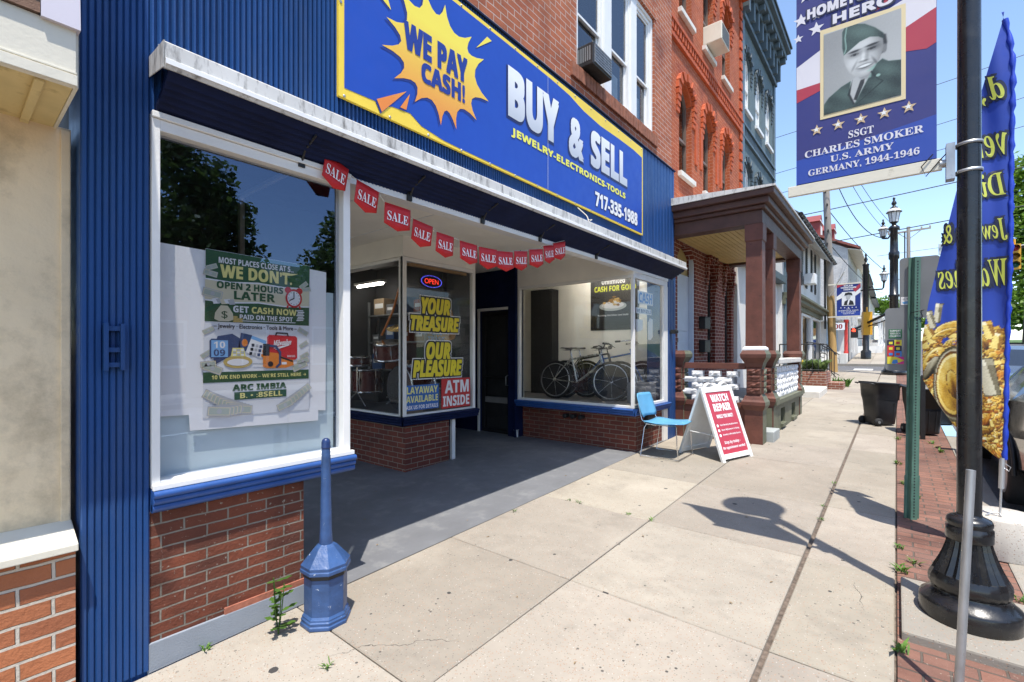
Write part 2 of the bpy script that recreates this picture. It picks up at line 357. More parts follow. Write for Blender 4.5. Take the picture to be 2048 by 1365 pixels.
M['b_bay'] = brickmat('bay_brick', (.20, .046, .026), (.13, .032, .022), (.30, .25, .19), .20, .066, .010, .9, .45)
M['b_cream'] = brickmat('orange_base_brick', (.48, .17, .07), (.36, .12, .055), (.60, .54, .45), .215, .078, .016, 1.0, .4, msm=.4)
M['b_upper'] = brickmat('upper_red_brick', (.46, .135, .055), (.38, .10, .043), (.56, .46, .39), .205, .072, .010, .8, .45, dark=(.6, .5, .5))
M['b_orange'] = brickmat('orange_painted_brick', (.46, .10, .028), (.38, .074, .020), (.62, .30, .18), .205, .070, .007, .8, .35, flake=(.72, .52, .42), dark=(.7, .6, .6))
M['b_porch'] = brickmat('porch_brick', (.24, .045, .022), (.17, .032, .018), (.62, .50, .42), .205, .072, .011, .7, .3)
M['b_teal'] = brickmat('teal_painted_brick', (.125, .175, .195), (.105, .15, .17), (.11, .155, .175), .205, .070, .008, .6, .15)
M['b_white'] = brickmat('white_painted_brick', (.62, .60, .57), (.54, .52, .50), (.42, .40, .38), .22, .08, .014, .7, .2)
M['b_pave'] = brickmat('paving_brick', (.27, .125, .085), (.19, .10, .075), (.12, .095, .075), .205, .102, .012, 1.0, .5, dark=(.55, .5, .5), flake=(.34, .27, .21))
M['b_plant'] = brickmat('planter_brick', (.34, .12, .07), (.24, .085, .055), (.55, .48, .40), .205, .075, .014, .8, .3)
M['greybase'] = concrete('grey_painted_base', (.27, .30, .34), gum=False, peb=False)
M['floor'] = paint('grey_floor_paint', (.160, .163, .172), .55, .12, 2.5, dirt=(.26, .26, .25), dscale=5, dlo=.54, dhi=.82, bmp=.15, bs=40)
M['walk'] = concrete('sidewalk_concrete', (.37, .33, .272), slab=True)
M['kerb'] = concrete('kerb_concrete', (.29, .265, .225), gum=False)
M['asphalt'] = concrete('asphalt', (.105, .108, .115), gum=False, bmp=.6)
M['dirt'] = paint('joint_dirt', (.13, .10, .078), .95, .5, 30, bmp=.6)
M['earth'] = paint('earth', (.13, .12, .10), .95, .3, 2)
M['blackiron'] = paint('black_gloss_iron', (.009, .009, .010), .3, .3, 8, dirt=(.055, .052, .048), dscale=9, dlo=.56, dhi=.85, coat=.25, bmp=.12, bs=45)
M['black'] = paint('black_matt', (.012, .012, .013), .5, .3, 8)
M['bin'] = paint('bin_plastic', (.018, .018, .020), .45, .2, 7, dirt=(.08, .08, .08), dscale=12, dlo=.66, dhi=.85)
M['galv'] = paint('galvanised_steel', (.42, .43, .44), .42, .2, 12, .7, dirt=(.20, .16, .12), dscale=14, dlo=.62, dhi=.75, streak=.4)
M['alu'] = paint('aluminium', (.62, .63, .64), .35, .08, 6, .8)
M['chrome'] = paint('chrome', (.75, .75, .76), .12, .04, 5, 1)
M['greenpost'] = paint('green_post_enamel', (.085, .175, .135), .4, .2, 5, dirt=(.30, .36, .33), dscale=14, dlo=.64, dhi=.82)
M['signgrey'] = paint('sign_back_grey', (.21, .22, .225), .5, .08, 4, .2)
M['bollard'] = paint('bollard_blue', (.032, .078, .20), .42, .3, 7, dirt=(.48, .52, .58), dscale=30, dlo=.655, dhi=.675, bmp=.35, bs=25)
M['porchred'] = paint('porch_maroon', (.130, .045, .030), .55, .25, 5, dirt=(.045, .016, .014), dscale=13, dlo=.60, dhi=.68, bmp=.25, bs=35)
M['porchbrown'] = paint('porch_brown', (.088, .040, .028), .5, .22, 5, dirt=(.22, .13, .10), dscale=18, dlo=.68, dhi=.76, bmp=.2, bs=30)
M['olive'] = paint('porch_olive', (.125, .13, .085), .6, .2, 6, dirt=(.24, .23, .17), dscale=9, dlo=.6, dhi=.8, bmp=.25)
M['ceilboard'] = paint('porch_ceiling_yellow', (.62, .45, .17), .55, .08, 3)
M['rockwhite'] = paint('rock_face_white', (.74, .74, .74), .75, .12, 9, dirt=(.30, .30, .29), dscale=9, dlo=.60, dhi=.8, bmp=.9, bs=22)
M['teal'] = paint('teal_trim', (.09, .13, .155), .5, .12, 4)
M['tealdark'] = paint('dark_slate_trim', (.045, .065, .075), .5, .15, 5)
M['stucco'] = paint('white_stucco', (.66, .65, .62), .8, .06, 2, dirt=(.40, .39, .36), dscale=3, dlo=.6, dhi=.9, bmp=.4, bs=25)
M['roof'] = paint('dark_roof', (.065, .068, .070), .7, .2, 6)
M['wood'] = paint('utility_pole_wood', (.29, .26, .23), .85, .2, 3, dirt=(.16, .12, .09), dscale=8, dlo=.55, dhi=.75, streak=.08, bmp=.4)
M['woodyel'] = paint('pole_new_wood', (.40, .25, .09), .8, .2, 3, dirt=(.28, .16, .06), dscale=8, dlo=.55, dhi=.75, streak=.08)
M['darkint'] = paint('dim_interior', (.045, .045, .048), .8, .3, 2)  # dimness inside the shop put into the wall colour
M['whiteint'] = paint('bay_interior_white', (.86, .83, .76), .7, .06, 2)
M['darkroom'] = paint('window_interior', (.02, .024, .03), .3, .3, 2)  # unlit rooms behind windows, their darkness put into the colour
M['curtain'] = paint('pale_blind', (.55, .56, .57), .7, .1, 6)
M['pane'] = glass('window_glass', (.86, .90, .90), .03, 1.2)
M['shopglass'] = glass('shop_glass', (.985, .99, .99), .010, .75, dust=.03)
M['mirrorglass'] = glass('sky_tinted_shop_glass', (.99, .99, 1.0), .12, .45, gcol=(.55, .70, 1, 1))  # reflection strengthened and tinted blue to deepen the mirrored sky
M['frost'] = glass('lantern_glass', (.8, .8, .8), .2, 1)
M['lanternwhite'] = paint('lantern_opal', (.75, .76, .76), .3, .03)
M['rubber'] = paint('rubber', (.014, .014, .015), .75, .2)
M['red'] = paint('red_paint', (.45, .03, .02), .5, .15)
M['penn'] = paint('pennant_red', (.52, .010, .012), .55, .1, 6)
M['cord'] = paint('cord', (.55, .52, .45), .8)
# ---------------------------------------------------------------- the setting
def st(o): return tag(o, kind='structure')
YS = [-40, -20, -10, -5, 0, 5, 10, 15, 20, 25, 27.5, 34, 37, 40, 45, 50, 55, 60, 70, 90, 120, 200, 400]
def strip(mb, x0, x1, y0, y1, dz, mi=0):
    ys = sorted({y0, y1} | {y for y in YS if y0 < y < y1})
    for a, b in zip(ys, ys[1:]):
        mb.poly([(x0, a, gz(a) + dz), (x1, a, gz(a) + dz), (x1, b, gz(b) + dz), (x0, b, gz(b) + dz)], mi)
g = MB(); strip(g, -300, 300, -40, 400, -.30); st(g.build('ground', M['earth']))
def slab_sheet(name, xs, ys, mat, gap, wide=None):
    mb = MB(); cols = []
    rnd = random.Random(3)
    for i in range(len(xs) - 1):
        for j in range(len(ys) - 1):
            x0, x1, y0, y1 = xs[i], xs[i + 1], ys[j], ys[j + 1]
            gl = gap; gr = gap
            if wide is not None and abs(x0 - wide) < .01: gl = .014
            if wide is not None and abs(x1 - wide) < .01: gr = .014
            x0 += gl; x1 -= gr; y0 += gap; y1 -= gap
            dz = rnd.uniform(-.0025, .0025); q = [rnd.uniform(-.002, .002) for _ in range(4)]; b = .006; n0 = len(mb.f)
            P = [(x0, y0, q[0]), (x1, y0, q[1]), (x1, y1, q[2]), (x0, y1, q[3])]
            top = [(x + (b if k in (0, 3) else -b), y + (b if k in (0, 1) else -b), gz(y) + dz + z) for k, (x, y, z) in enumerate(P)]
            mid = [(x, y, gz(y) + dz + z - b) for x, y, z in P]; bot = [(x, y, gz(y) - .08) for x, y, z in P]
            mb.add(top + mid + bot, [(0, 1, 2, 3)] + [(4 + k, 4 + (k + 1) % 4, (k + 1) % 4, k) for k in range(4)] + [(8 + k, 8 + (k + 1) % 4, 4 + (k + 1) % 4, 4 + k) for k in range(4)])
            c = rnd.uniform(.70, 1.0); cols += [(c, c * rnd.uniform(.97, 1), c * rnd.uniform(.94, 1), 1)] * (len(mb.f) - n0)
    o = mb.build(name, mat); at = o.data.color_attributes.new('slab', 'FLOAT_COLOR', 'CORNER')
    for p, c in zip(o.data.polygons, cols):
        for li in p.loop_indices: at.data[li].color = c
    return st(o)
ys = [-3.8, -2.5, -1.2, .1, 1.4, 2.69, 4.0, 5.33, 6.95, 8.2, 9.6, 10.95, 12.3, 13.7, 15.1, 16.5, 17.9, 19.3, 20.7, 22.1, 23.5, 24.9, 26.2, 27.4]
slab_sheet('sidewalk', [-2.85, -1.70, -.52, -.005], ys, M['walk'], .0035, -.52)
slab_sheet('far_sidewalk', [-2.3, -1.2, 0.0, .6], [34.2 + 2.4 * i for i in range(26)], M['walk'], .006)
slab_sheet('opposite_sidewalk', [10.2, 11.4, 12.6, 13.8], [-30 + 2.4 * i for i in range(24)], M['walk'], .006)
mb = MB(); strip(mb, -2.85, 0, -4, 27.4, -.022); st(mb.build('joint_soil', M['dirt']))
mb = MB(); strip(mb, -4.3, -1.62, 7.6, 27.4, -.012); st(mb.build('side_ground', M['kerb']))
mb = MB(); strip(mb, .004, .60, -4, 27.4, -.004); st(mb.build('brick_strip', M['b_pave']))
def kerb(name, x0, x1, y0, y1):
    mb = MB(); ya = [y for y in ([y0] + [y0 + 3 * i for i in range(1, 60)]) if y < y1] + [y1]
    for a, b in zip(ya, ya[1:]):
        a2 = a + .006
        P = lambda x, y, dz: (x, y, gz(y) + dz)
        mb.hexa([P(x0, a2, -.3), P(x1, a2, -.3), P(x0, b, -.3), P(x1, b, -.3), P(x0, a2, .002), P(x1, a2, .002), P(x0, b, .002), P(x1, b, .002)])
    return st(mb.build(name, M['kerb'], bevel=.012))
kerb('kerb', .602, .76, -4, 27.4); kerb('far_kerb', .602, .76, 34.2, 96)
kerb('opposite_kerb', 10.04, 10.196, -30, 27)
mb = MB(); mb.box(-60, 27.42, .60, -2.86 + 2.86, 27.56, gz(27.5) + .002); mb.box(-60, 34.0, .60, .6, 34.16, gz(34) + .002); st(mb.build('corner_kerb', M['kerb'], bevel=.012))
mb = MB(); strip(mb, .70, 10.1, -40, 400, -.135); st(mb.build('road', M['asphalt']))
mb = MB(); strip(mb, 13.9, 120, 34.2, 300, -.05); strip(mb, 10.2, 13.9, 34.2, 300, -.02); st(mb.build('lawn', paint('lawn_green', (.07, .13, .03), .9, .3, 4, bmp=.5)))
mb = MB(); strip(mb, -60, .70, 27.5, 34.05, -.135); strip(mb, 10.1, 60, 27.5, 34.05, -.135); st(mb.build('cross_road', M['asphalt']))
mb = MB()
strip(mb, -1.75, -.95, 30.2, 31.3, -.131); strip(mb, 1.5, 9.5, 25.0, 25.4, -.131)
for i in range(9): strip(mb, 1.3 + i, 1.75 + i, 34.6, 37.0, -.131)
for i in range(24): strip(mb, 5.35, 5.47, -20 + i * 5.2 if i < 8 else 34 + (i - 8) * 5.2, -17.4 + i * 5.2 if i < 8 else 36.6 + (i - 8) * 5.2, -.131)
st(mb.build('road_marking', paint('road_paint', (.70, .69, .66), .8, .1, 6, dirt=(.15, .15, .15), dscale=12)))
mb = MB(); strip(mb, .604, .758, 10.1, 11.6, .0065, 0); strip(mb, .604, .758, 11.65, 15, .0065, 1)
st(mb.build('kerb_marking', [paint('kerb_blue', (.30, .47, .60), .7, .1, 8), paint('kerb_yellow', (.75, .45, .04), .7, .1, 8)]))
# raised pad under the near lamp
mb = MB(); mb.hexa([(x, y, gz(y) + d) for d in (-.1, .045) for y in (3.22, 3.95) for x in (.02, .598)]); st(mb.build('lamp_pad', M['kerb'], bevel=.012))
# entry floor of the shop, painted grey
mb = MB(); strip(mb, -7.2, -2.853, .66, 7.75, -.001); st(mb.build('entry_floor', M['floor']))
# ---------------------------------------------------------------- the shop
F = -2.86
shop = thing('shop_building', 'blue fronted brick shop with a recessed entry and a wide yellow and blue sign', 'shop', (F, 4.1, gz(4.1)))
def ribbed(mb, y0, y1, z0, z1, pitch, land, d, X=F, x_in=None, mi=0):
    y = y0; rn = random.Random(5)
    while y < y1 - 1e-4:
        e = min(y + pitch * land, y1); q = min(y + pitch, y1); j = rn.uniform(-.0008, .0008)
        if e - y > .004:
            b = min(d * .8, (e - y) * .3)
            pts = [(X, y), (X + d + j, y + b), (X + d + j, e - b), (X, e)]
            for (xa, ya), (xb, yb) in zip(pts, pts[1:]):
                mb.poly([(xa, ya, z0), (xb, yb, z0), (xb, yb, z1), (xa, ya, z1)], mi)
        if q - e > 1e-4: mb.poly([(X - .004, e, z0), (X - .004, q, z0), (X - .004, q, z1), (X - .004, e, z1)], mi)
        y = q
fw = wallf(F)
# left pilaster of narrow boards
mb = MB(); ribbed(mb, .41, .665, .03, 4.60, .0255, .90, .006)
fw.box(mb, .41, .662, 0, 4.60, -.30, -.008)
p = mb.build('pilaster', M['blue'], shop)
mb = MB()
for a in (.485, .545): fw.box(mb, a, a + .016, 1.515, 1.735, .009, .045)
for z in (1.53, 1.60, 1.70): fw.box(mb, .50, .546, z, z + .022, .009, .030)
mb.build('bracket_plate', M['blue'], p, bevel=.002)
# right pilaster
mb = MB(); ribbed(mb, 7.465, 7.79, .15, 3.0, .11, .93, .012); fw.box(mb, 7.468, 7.787, .1, 3.0, -.35, -.008); mb.build('pilaster', M['blue'], shop)
# fascia: corrugated, then broad boards at the far end
mb = MB(); ribbed(mb, .665, 6.40, 2.78, 4.58, .030, .68, .014); ribbed(mb, 6.40, 7.72, 2.78, 4.58, .125, .95, .012)
fw.box(mb, .667, 7.718, 2.79, 4.575, -.16, -.008)
fa = mb.build('fascia', M['blue'], shop)
for a in (2.45, 4.85): mb = MB(); fw.box(mb, a, a + .004, 2.95, 4.58, .0142, .016); mb.build('seam', M['navy'], fa)
mb = MB(); rn = random.Random(17)
for k in range(22): mb.lathe((F + .013, .70 + .32 * k, 3.13 + rn.uniform(-.004, .004)), [(.006, 0), (.006, .004)], 8, axis=(1, 0, 0))
fa_s = mb.build('screw_row', M['galv'], fa); fa_s['kind'] = 'stuff'
mb = MB(); fw.box(mb, .41, 7.74, 4.582, 4.60, -.12, .03); mb.build('cap_flashing', M['navy'], fa)
# awning: sloping clapboard underside, gutter along the lip, three iron brackets
mb = MB()
y0, y1 = .665, 7.62; xo = -2.615
n = 6
for i in range(n):
    t0, t1 = i / n, (i + 1) / n
    xa, xb = F + .012 + (xo - F - .03) * t0, F + .012 + (xo - F - .03) * t1; za, zb = 2.80 + .12 * t0, 2.80 + .12 * t1
    mb.hexa([(xa, y0 + .02, za - .016), (xb, y0 + .02, zb + .006), (xa, y1, za - .016), (xb, y1, zb + .006), (xa, y0 + .02, za + .02), (xb, y0 + .02, zb + .026), (xa, y1, za + .02), (xb, y1, zb + .026)])
for i in range(n):
    t1 = (i + 1) / n; mb.tube([(F + .012 + (xo - F - .03) * t1, y0 + .02, 2.80 + .12 * t1 + .006), (F + .012 + (xo - F - .03) * t1, y1, 2.80 + .12 * t1 + .006)], .0045, 6, 1)
aw = mb.build('awning', [M['navy'], M['navyglint']], shop)
mb = MB()
prof = [(xo - .03, 2.925), (xo, 2.915), (xo + .012, 2.93), (xo + .012, 2.955), (xo, 2.965), (xo, 3.035), (xo - .012, 3.045), (xo - .02, 3.03), (F + .01, 3.06), (F + .01, 3.04)]
mb.prism([(x, y0, z) for x, z in prof], (0, y1 - y0, 0)); mb.prism([(F + .012, y0 - .006, 2.955), (xo - .006, y0 - .006, 2.92), (xo + .006, y0 - .006, 3.04), (F + .012, y0 - .006, 3.055)], (0, .004, 0))
gt = mb.build('gutter', M['gutter'], aw)
mb = MB(); mb.box(xo + .0125, y0, 2.931, xo + .017, y1, 2.954); mb.build('gutter_lip', M['trim'], gt)
for y in (1.42, 2.25, 3.06, 3.93, 5.1):
    mb = MB(); mb.tube([(F + .03, y, 2.78), (F + .07, y, 2.835), (F + .14, y, 2.862), (F + .20, y, 2.885)], .008, 6); mb.box(F + .012, y - .02, 2.74, F + .03, y + .02, 2.83); mb.build('bracket', M['black'], aw)
mb = MB(); rn = random.Random(2)
pts = [(-2.63, 4.55, 3.05), (-2.66, 4.58, 3.10), (-2.70, 4.62, 3.14), (-2.80, 4.60, 3.24)]
mb.tube(pts, .006, 5); mb.tube([(-2.63, 4.57, 3.05), (-2.65, 4.66, 3.09), (-2.72, 4.70, 3.11)], .004, 5); mb.build('cable', M['cord'], fa)
# ---- left display window
def frame_rect(mb, fr, a0, a1, z0, z1, w, d0, d1, mi=0, wl=None, wr=None, wb=None, wt=None):
    wl, wr, wb, wt = wl or w, wr or w, wb or w, wt or w
    fr.box(mb, a0, a0 + wl, z0, z1, d0, d1, mi); fr.box(mb, a1 - wr, a1, z0, z1, d0, d1, mi)
    fr.box(mb, a0 + wl, a1 - wr, z0, z0 + wb, d0, d1 - .002, mi); fr.box(mb, a0 + wl, a1 - wr, z1 - wt, z1, d0, d1 - .002, mi)
mb = MB(); frame_rect(mb, fw, .668, 1.755, .925, 2.76, .035, -.07, .022, wb=.035, wt=.055, wr=.05)
fw.box(mb, .668, 1.755, 2.762, 2.792, -.05, .035)
fw.box(mb, .668, 1.77, .918, .945, .0225, .05)
dw = mb.build('display_window', M['white'], shop, bevel=.003)
mb = MB(); fw.quad(mb, .70, 1.71, .955, 2.71, -.035); mb.build('pane', M['mirrorglass'], dw)
mb = MB(); rn = random.Random(8)
def sillbead(mb, fr, a0, a1, z, s=1.0, over=0.0):
    for i, (dz, r) in enumerate(((.022, .021), (.057, .019), (.09, .019))):
        mb.tube([fr.P(a0 - over * (2 - i), z + dz * s, .028 + .012 * i), fr.P(a1 + over * (2 - i), z + dz * s, .028 + .012 * i)], r * s, 10)
    fr.box(mb, a0, a1, z, z + .112 * s, -.12, .03)
sillbead(mb, fw, .668, 1.775, .808); mb.build('sill', M['sillblue'], dw)
# window box: floor, back board, end wall
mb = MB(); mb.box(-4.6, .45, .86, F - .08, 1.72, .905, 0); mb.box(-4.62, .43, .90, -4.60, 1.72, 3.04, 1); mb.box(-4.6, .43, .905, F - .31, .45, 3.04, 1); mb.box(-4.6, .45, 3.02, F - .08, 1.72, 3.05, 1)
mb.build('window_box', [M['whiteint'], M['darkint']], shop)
mb = MB(); fe = Frame((F, 1.755), (-1, 0)); fe.n = Vector((0, 1, 0))
frame_rect(mb, fe, .0, 1.74, .86, 3.04, .05, -.04, .0); sp = mb.build('side_window', M['white'], shop)
mb = MB(); fe.quad(mb, .05, 1.69, .91, 2.99, -.02); mb.build('pane', M['pane'], sp)
# brick bases
def base_brick(pts, z0a, z1, name='brick_base', mat='b_shop'):
    mb = MB()
    for (xa, ya), (xb, yb) in zip(pts, pts[1:]):
        mb.poly([(xa, ya, z0a), (xb, yb, z0a), (xb, yb, z1), (xa, ya, z1)])
    return mb.build(name, M[mat], shop)
base_brick([(F - .01, .655), (F - .01, 1.45), (-4.6, 1.45)], .15, .815)
mb = MB(); mb.hexa([(x, y, z) for z, yy in ((-.05, 0), (.155, 0)) for y in (.656, 1.455) for x in (-3.3, F + .002)]); mb.build('plinth', M['greybase'], shop, bevel=.004)
mb = MB(); mb.box(-3.0, 1.0, .15, F + .000, 1.452, .19); mb.build('mortar_course', paint('red_mortar', (.36, .13, .08), .9, .2, 20, bmp=.4), shop)
# ---- bay in the middle of the entry
bx, by = -4.72, 3.64
base_brick([(-7.1, 3.70), (bx - .03, 3.70), (bx - .03, 4.44), (-5.6, 4.44)], 0, .70, mat='b_bay')
fb = wallf(bx); fl_ = wally(by)
mb = MB(); frame_rect(mb, fb, 3.64, 4.93, .79, 2.79, .05, -.06, .0, wl=.042, wb=.03); frame_rect(mb, fl_, -7.1, bx - .044, .79, 2.79, .04, -.06, .0, wb=.03); fl_.box(mb, bx - .042, bx - .0025, .79, 2.79, -.06, .0)
bw = mb.build('bay_window', M['white'], shop, bevel=.003)
mb = MB(); fb.quad(mb, 3.68, 4.885, .82, 2.745, -.03); mb.build('pane', M['shopglass'], bw)
mb = MB(); fl_.quad(mb, -7.06, bx - .08, .82, 2.755, -.03); mb.build('pane', M['shopglass'], bw)
mb = MB(); sillbead(mb, fb, 3.62, 4.95, .685); sillbead(mb, fl_, -7.1, bx + .02, .685); mb.build('sill', M['navy'], bw)
mb = MB(); fb.box(mb, 3.64, 4.93, 2.792, 3.05, -.5, .0); fl_.box(mb, -7.1, bx - .001, 2.792, 3.05, -.3, .001); mb.build('bay_header', M['whiteint'], shop)
mb = MB(); fb.box(mb, 3.78, 4.80, 2.70, 2.735, -.10, -.05); mb.build('wood_rail', paint('raw_pine', (.42, .24, .09), .7), bw)
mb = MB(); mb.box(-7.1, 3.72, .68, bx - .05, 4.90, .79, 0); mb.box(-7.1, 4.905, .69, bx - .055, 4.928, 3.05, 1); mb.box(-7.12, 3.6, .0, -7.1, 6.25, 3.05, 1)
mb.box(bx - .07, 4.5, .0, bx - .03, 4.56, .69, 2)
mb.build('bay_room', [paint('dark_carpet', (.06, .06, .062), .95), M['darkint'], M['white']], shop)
# ---- door wall and door
mb = MB(); fd = wally(6.25)
wall(mb, fd, -7.1, -4.98, .0, 3.04, [(-5.86, -5.17, .05, 2.33)], .12)
mb.build('door_wall', M['navy'], shop)
mb = MB(); fd.box(mb, -4.99, -4.955, .05, 3.03, -.1, .10); fd.box(mb, -5.15, -4.99, .05, 3.03, .002, .06); mb.build('door_post', M['navy'], shop)
mb = MB(); fd.box(mb, -5.90, -5.862, .06, 2.36, .001, .03); fd.box(mb, -5.90, -5.15, 2.34, 2.385, .002, .034); mb.build('door_trim', M['white'], shop)
mb = MB(); frame_rect(mb, fd, -5.855, -5.175, .08, 2.325, .075, -.09, -.04, wb=.16); fd.box(mb, -5.78, -5.25, 1.12, 1.16, -.088, -.042)
dr = mb.build('door', M['black'], shop, bevel=.003)
mb = MB(); fd.quad(mb, -5.78, -5.25, .24, 2.25, -.065); mb.build('pane', M['shopglass'], dr)
mb = MB(); mb.tube([fd.P(-5.235, 1.02, -.04), fd.P(-5.235, 1.03, .02), fd.P(-5.235, 1.18, .02), fd.P(-5.235, 1.2, -.04)], .009, 8); mb.build('handle', M['galv'], dr)
mb = MB(); mb.box(-7.0, 6.385, .05, -5.08, 6.40, 3.0, 0); mb.box(-7.0, 6.402, .8, -4.97, 6.41, 3.02, 1); mb.build('back_room', [M['darkint'], M['whiteint']], shop)  # dark panel behind the door stands in for the unlit room
# ---- right-hand bay with the bicycles
fr_ = wally(6.20)
base_brick([(-4.94, 6.34), (F - .03, 6.34), (F - .03, 7.47)], 0, .74, mat='b_bay')
mb = MB(); fr_.box(mb, -4.95, -4.905, .80, 2.70, -.06, 0); fr_.box(mb, -4.905, F - .047, .80, .84, -.06, -.002); fr_.box(mb, -4.905, F - .047, 2.655, 2.70, -.06, -.002)
fr_.box(mb, F - .045, F - .0, .80, 2.70, -.045, 0)
fw.box(mb, 6.247, 7.46, .80, .845, -.06, -.002); fw.box(mb, 6.247, 7.46, 2.655, 2.735, -.06, -.001); fw.box(mb, 7.30, 7.463, .12, 2.655, -.06, .004)
bw2 = mb.build('corner_window', M['white'], shop, bevel=.003)
mb = MB(); fr_.quad(mb, -4.905, F - .045, .84, 2.655, -.03); mb.build('pane', M['shopglass'], bw2)
mb = MB(); fw.quad(mb, 6.245, 7.30, .84, 2.655, -.03); mb.build('pane', M['shopglass'], bw2)
mb = MB(); sillbead(mb, fr_, -4.97, F + .02, .70, .95); sillbead(mb, fw, 6.18, 7.46, .70, .95); mb.build('sill', M['sillblue'], bw2)
mb = MB(); fr_.box(mb, -4.95, F - .001, 2.702, 3.05, -.3, .0); mb.build('bay_header', M['whiteint'], shop)
mb = MB(); mb.box(-7.0, 6.30, .70, F - .05, 7.7, .80, 0); mb.box(-7.0, 7.70, .7, F - .06, 7.72, 3.05, 1); mb.box(-7.02, 6.3, .7, -7.0, 7.7, 3.05, 1); mb.box(-7.0, 6.3, 3.02, F - .05, 7.7, 3.05, 1)
mb.box(F - .30, 7.47, .8, F - .06, 7.699, 3.02, 1)
mb.build('bay_room', [paint('grey_carpet', (.22, .21, .20), .95), M['whiteint']], shop)
TUBE = emit('lit_tube', (1, .96, .88), 8)
def tubelight(x0, x1, y, z):
    mb = MB(); mb.box(x0, y - .06, z, x1, y + .06, z + .035); t_ = mb.build('light_fixture', M['white'], shop); mb = MB(); mb.tube([(x0 + .03, y, z - .02), (x1 - .03, y, z - .02)], .018, 10); mb.build('lamp_tube', TUBE, t_)
tubelight(-6.95, -6.2, 4.42, 2.70); tubelight(-4.6, -3.4, 6.62, 2.975); tubelight(-4.6, -3.4, 7.35, 2.975)  # corner bay pair added, unseen behind the header, to brighten the room
# soffit beam, ceiling
mb = MB(); fw.box(mb, 1.757, 7.464, 2.74, 2.80, -.10, .01, 0); fw.box(mb, 1.757, 7.464, 2.80, 3.05, -.16, -.10, 1)
mb.box(-7.1, .43, 3.05, F - .01, 7.75, 3.10, 1)
for y in (2.5, 3.3, 5.3): mb.box(-7.0, y, 3.043, -3.0, y + .012, 3.0495, 0)
mb.build('entry_ceiling', [M['trim'], M['whiteint']], shop)
mb = MB(); mb.box(-7.12, 1.75, 0, -7.1, 3.7, 3.05); mb.build('passage_wall', M['stucco'], shop)
mb = MB(); mb.lathe((-4.55, 4.98, 3.045), [(.04, -.03), (.06, -.02), (.06, 0)], 16); mb.box(-4.62, 5.0, 3.02, -4.40, 5.05, 3.044); mb.build('ceiling_fixture', M['black'], shop); mb = MB(); mb.tube([(-4.5, 5.0, 3.02), (-4.52, 5.04, 2.93), (-4.48, 5.06, 2.88)], .005, 5); mb.build('loose_cable', M['black'], shop); mb = MB(); mb.tube([(-4.1, 5.2, 3.04), (-4.14, 5.22, 2.93)], .006, 5); mb.build('loose_cable', M['black'], shop)
# wall fittings
for x in (-4.04, -3.90, -3.76): mb = MB(); mb.lathe((x, 6.34, .60), [(.032, 0), (.032, .05), (.022, .06), (.022, .075), (.036, .08), (.036, .11), (.02, .115)], 14, axis=(0, -1, 0)); mb.build('fire_inlet', M['black'], shop)
mb = MB(); mb.box(F - .028, 6.62, .47, F + .03, 6.9, .68); o = mb.build('meter_box', M['black'], shop, bevel=.008)
mb = MB(); mb.lathe((F + .03, 6.70, .55), [(.02, 0), (.02, .05), (.04, .06), (.04, .08), (.012, .085), (.012, .12)], 12, axis=(1, 0, 0)); mb.lathe((F + .03, 6.80, .57), [(.02, 0), (.02, .05), (.03, .06), (.03, .08)], 12, axis=(1, 0, 0)); mb.build('valve', M['galv'], o)
# ---- upper storey
fu = wallf(-2.90)
holes = [(4.74, 7.02, 4.95, 6.75), (.9, 3.1, 5.0, 6.75)]
mb = MB(); wall(mb, fu, .41, 7.75, 4.56, 9.0, holes, .16); mb.poly([(-2.90, 7.75, 4.56), (-12, 7.75, 4.56), (-12, 7.75, 9), (-2.9, 7.75, 9)]); mb.poly([(-2.90, .41, 3), (-12, .41, 3), (-12, .41, 9), (-2.9, .41, 9)][::-1]); mb.poly([(-2.9, .41, 9), (-2.9, 7.75, 9), (-12, 7.75, 9), (-12, .41, 9)]); mb.poly([(-12, .41, 3), (-12, 7.75, 3), (-12, 7.75, 9), (-12, .41, 9)][::-1])
mb.build('upper_wall', M['b_upper'], shop)
def sash(parent, fr, a0, a1, z0, z1, d, fm, gm, bk, rail=.5, w=.045, name='window', lights=0):
    """double-hung window: frame + meeting rail, upper sash in front of the lower; pane and dark room behind"""
    mb = MB(); frame_rect(mb, fr, a0, a1, z0, z1, w, d - .06, d + .02); zm = z0 + (z1 - z0) * rail
    frame_rect(mb, fr, a0 + w, a1 - w, zm - .02, z1 - w, .032, d - .03, d); frame_rect(mb, fr, a0 + w, a1 - w, z0 + w, zm + .02, .032, d - .06, d - .032)
    o = mb.build(name, fm, parent, bevel=.003)
    mb = MB(); fr.quad(mb, a0 + w + .03, a1 - w - .03, zm, z1 - w - .03, d - .015); fr.quad(mb, a0 + w + .03, a1 - w - .03, z0 + w + .03, zm, d - .045); mb.build('pane', gm, o)
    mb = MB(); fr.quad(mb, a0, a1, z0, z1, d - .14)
    if bk: mb.build('window_back', bk, o)
    return o
M['white2'] = paint('window_frame_white', (.76, .76, .75), .45, .04, 4)
for a0, a1 in ((4.80, 5.46), (5.66, 6.26), (6.44, 6.97)):
    o = sash(shop, fu, a0, a1, 4.95, 6.7, -.07, M['white2'], M['pane'], M['darkroom'], .42, .05)
    if a0 > 5.5:
        mb = MB(); fu.box(mb, a0 + .12, a1 - .12, 5.0, 5.5, -.19, -.18); mb.build('curtain', M['curtain'], o)
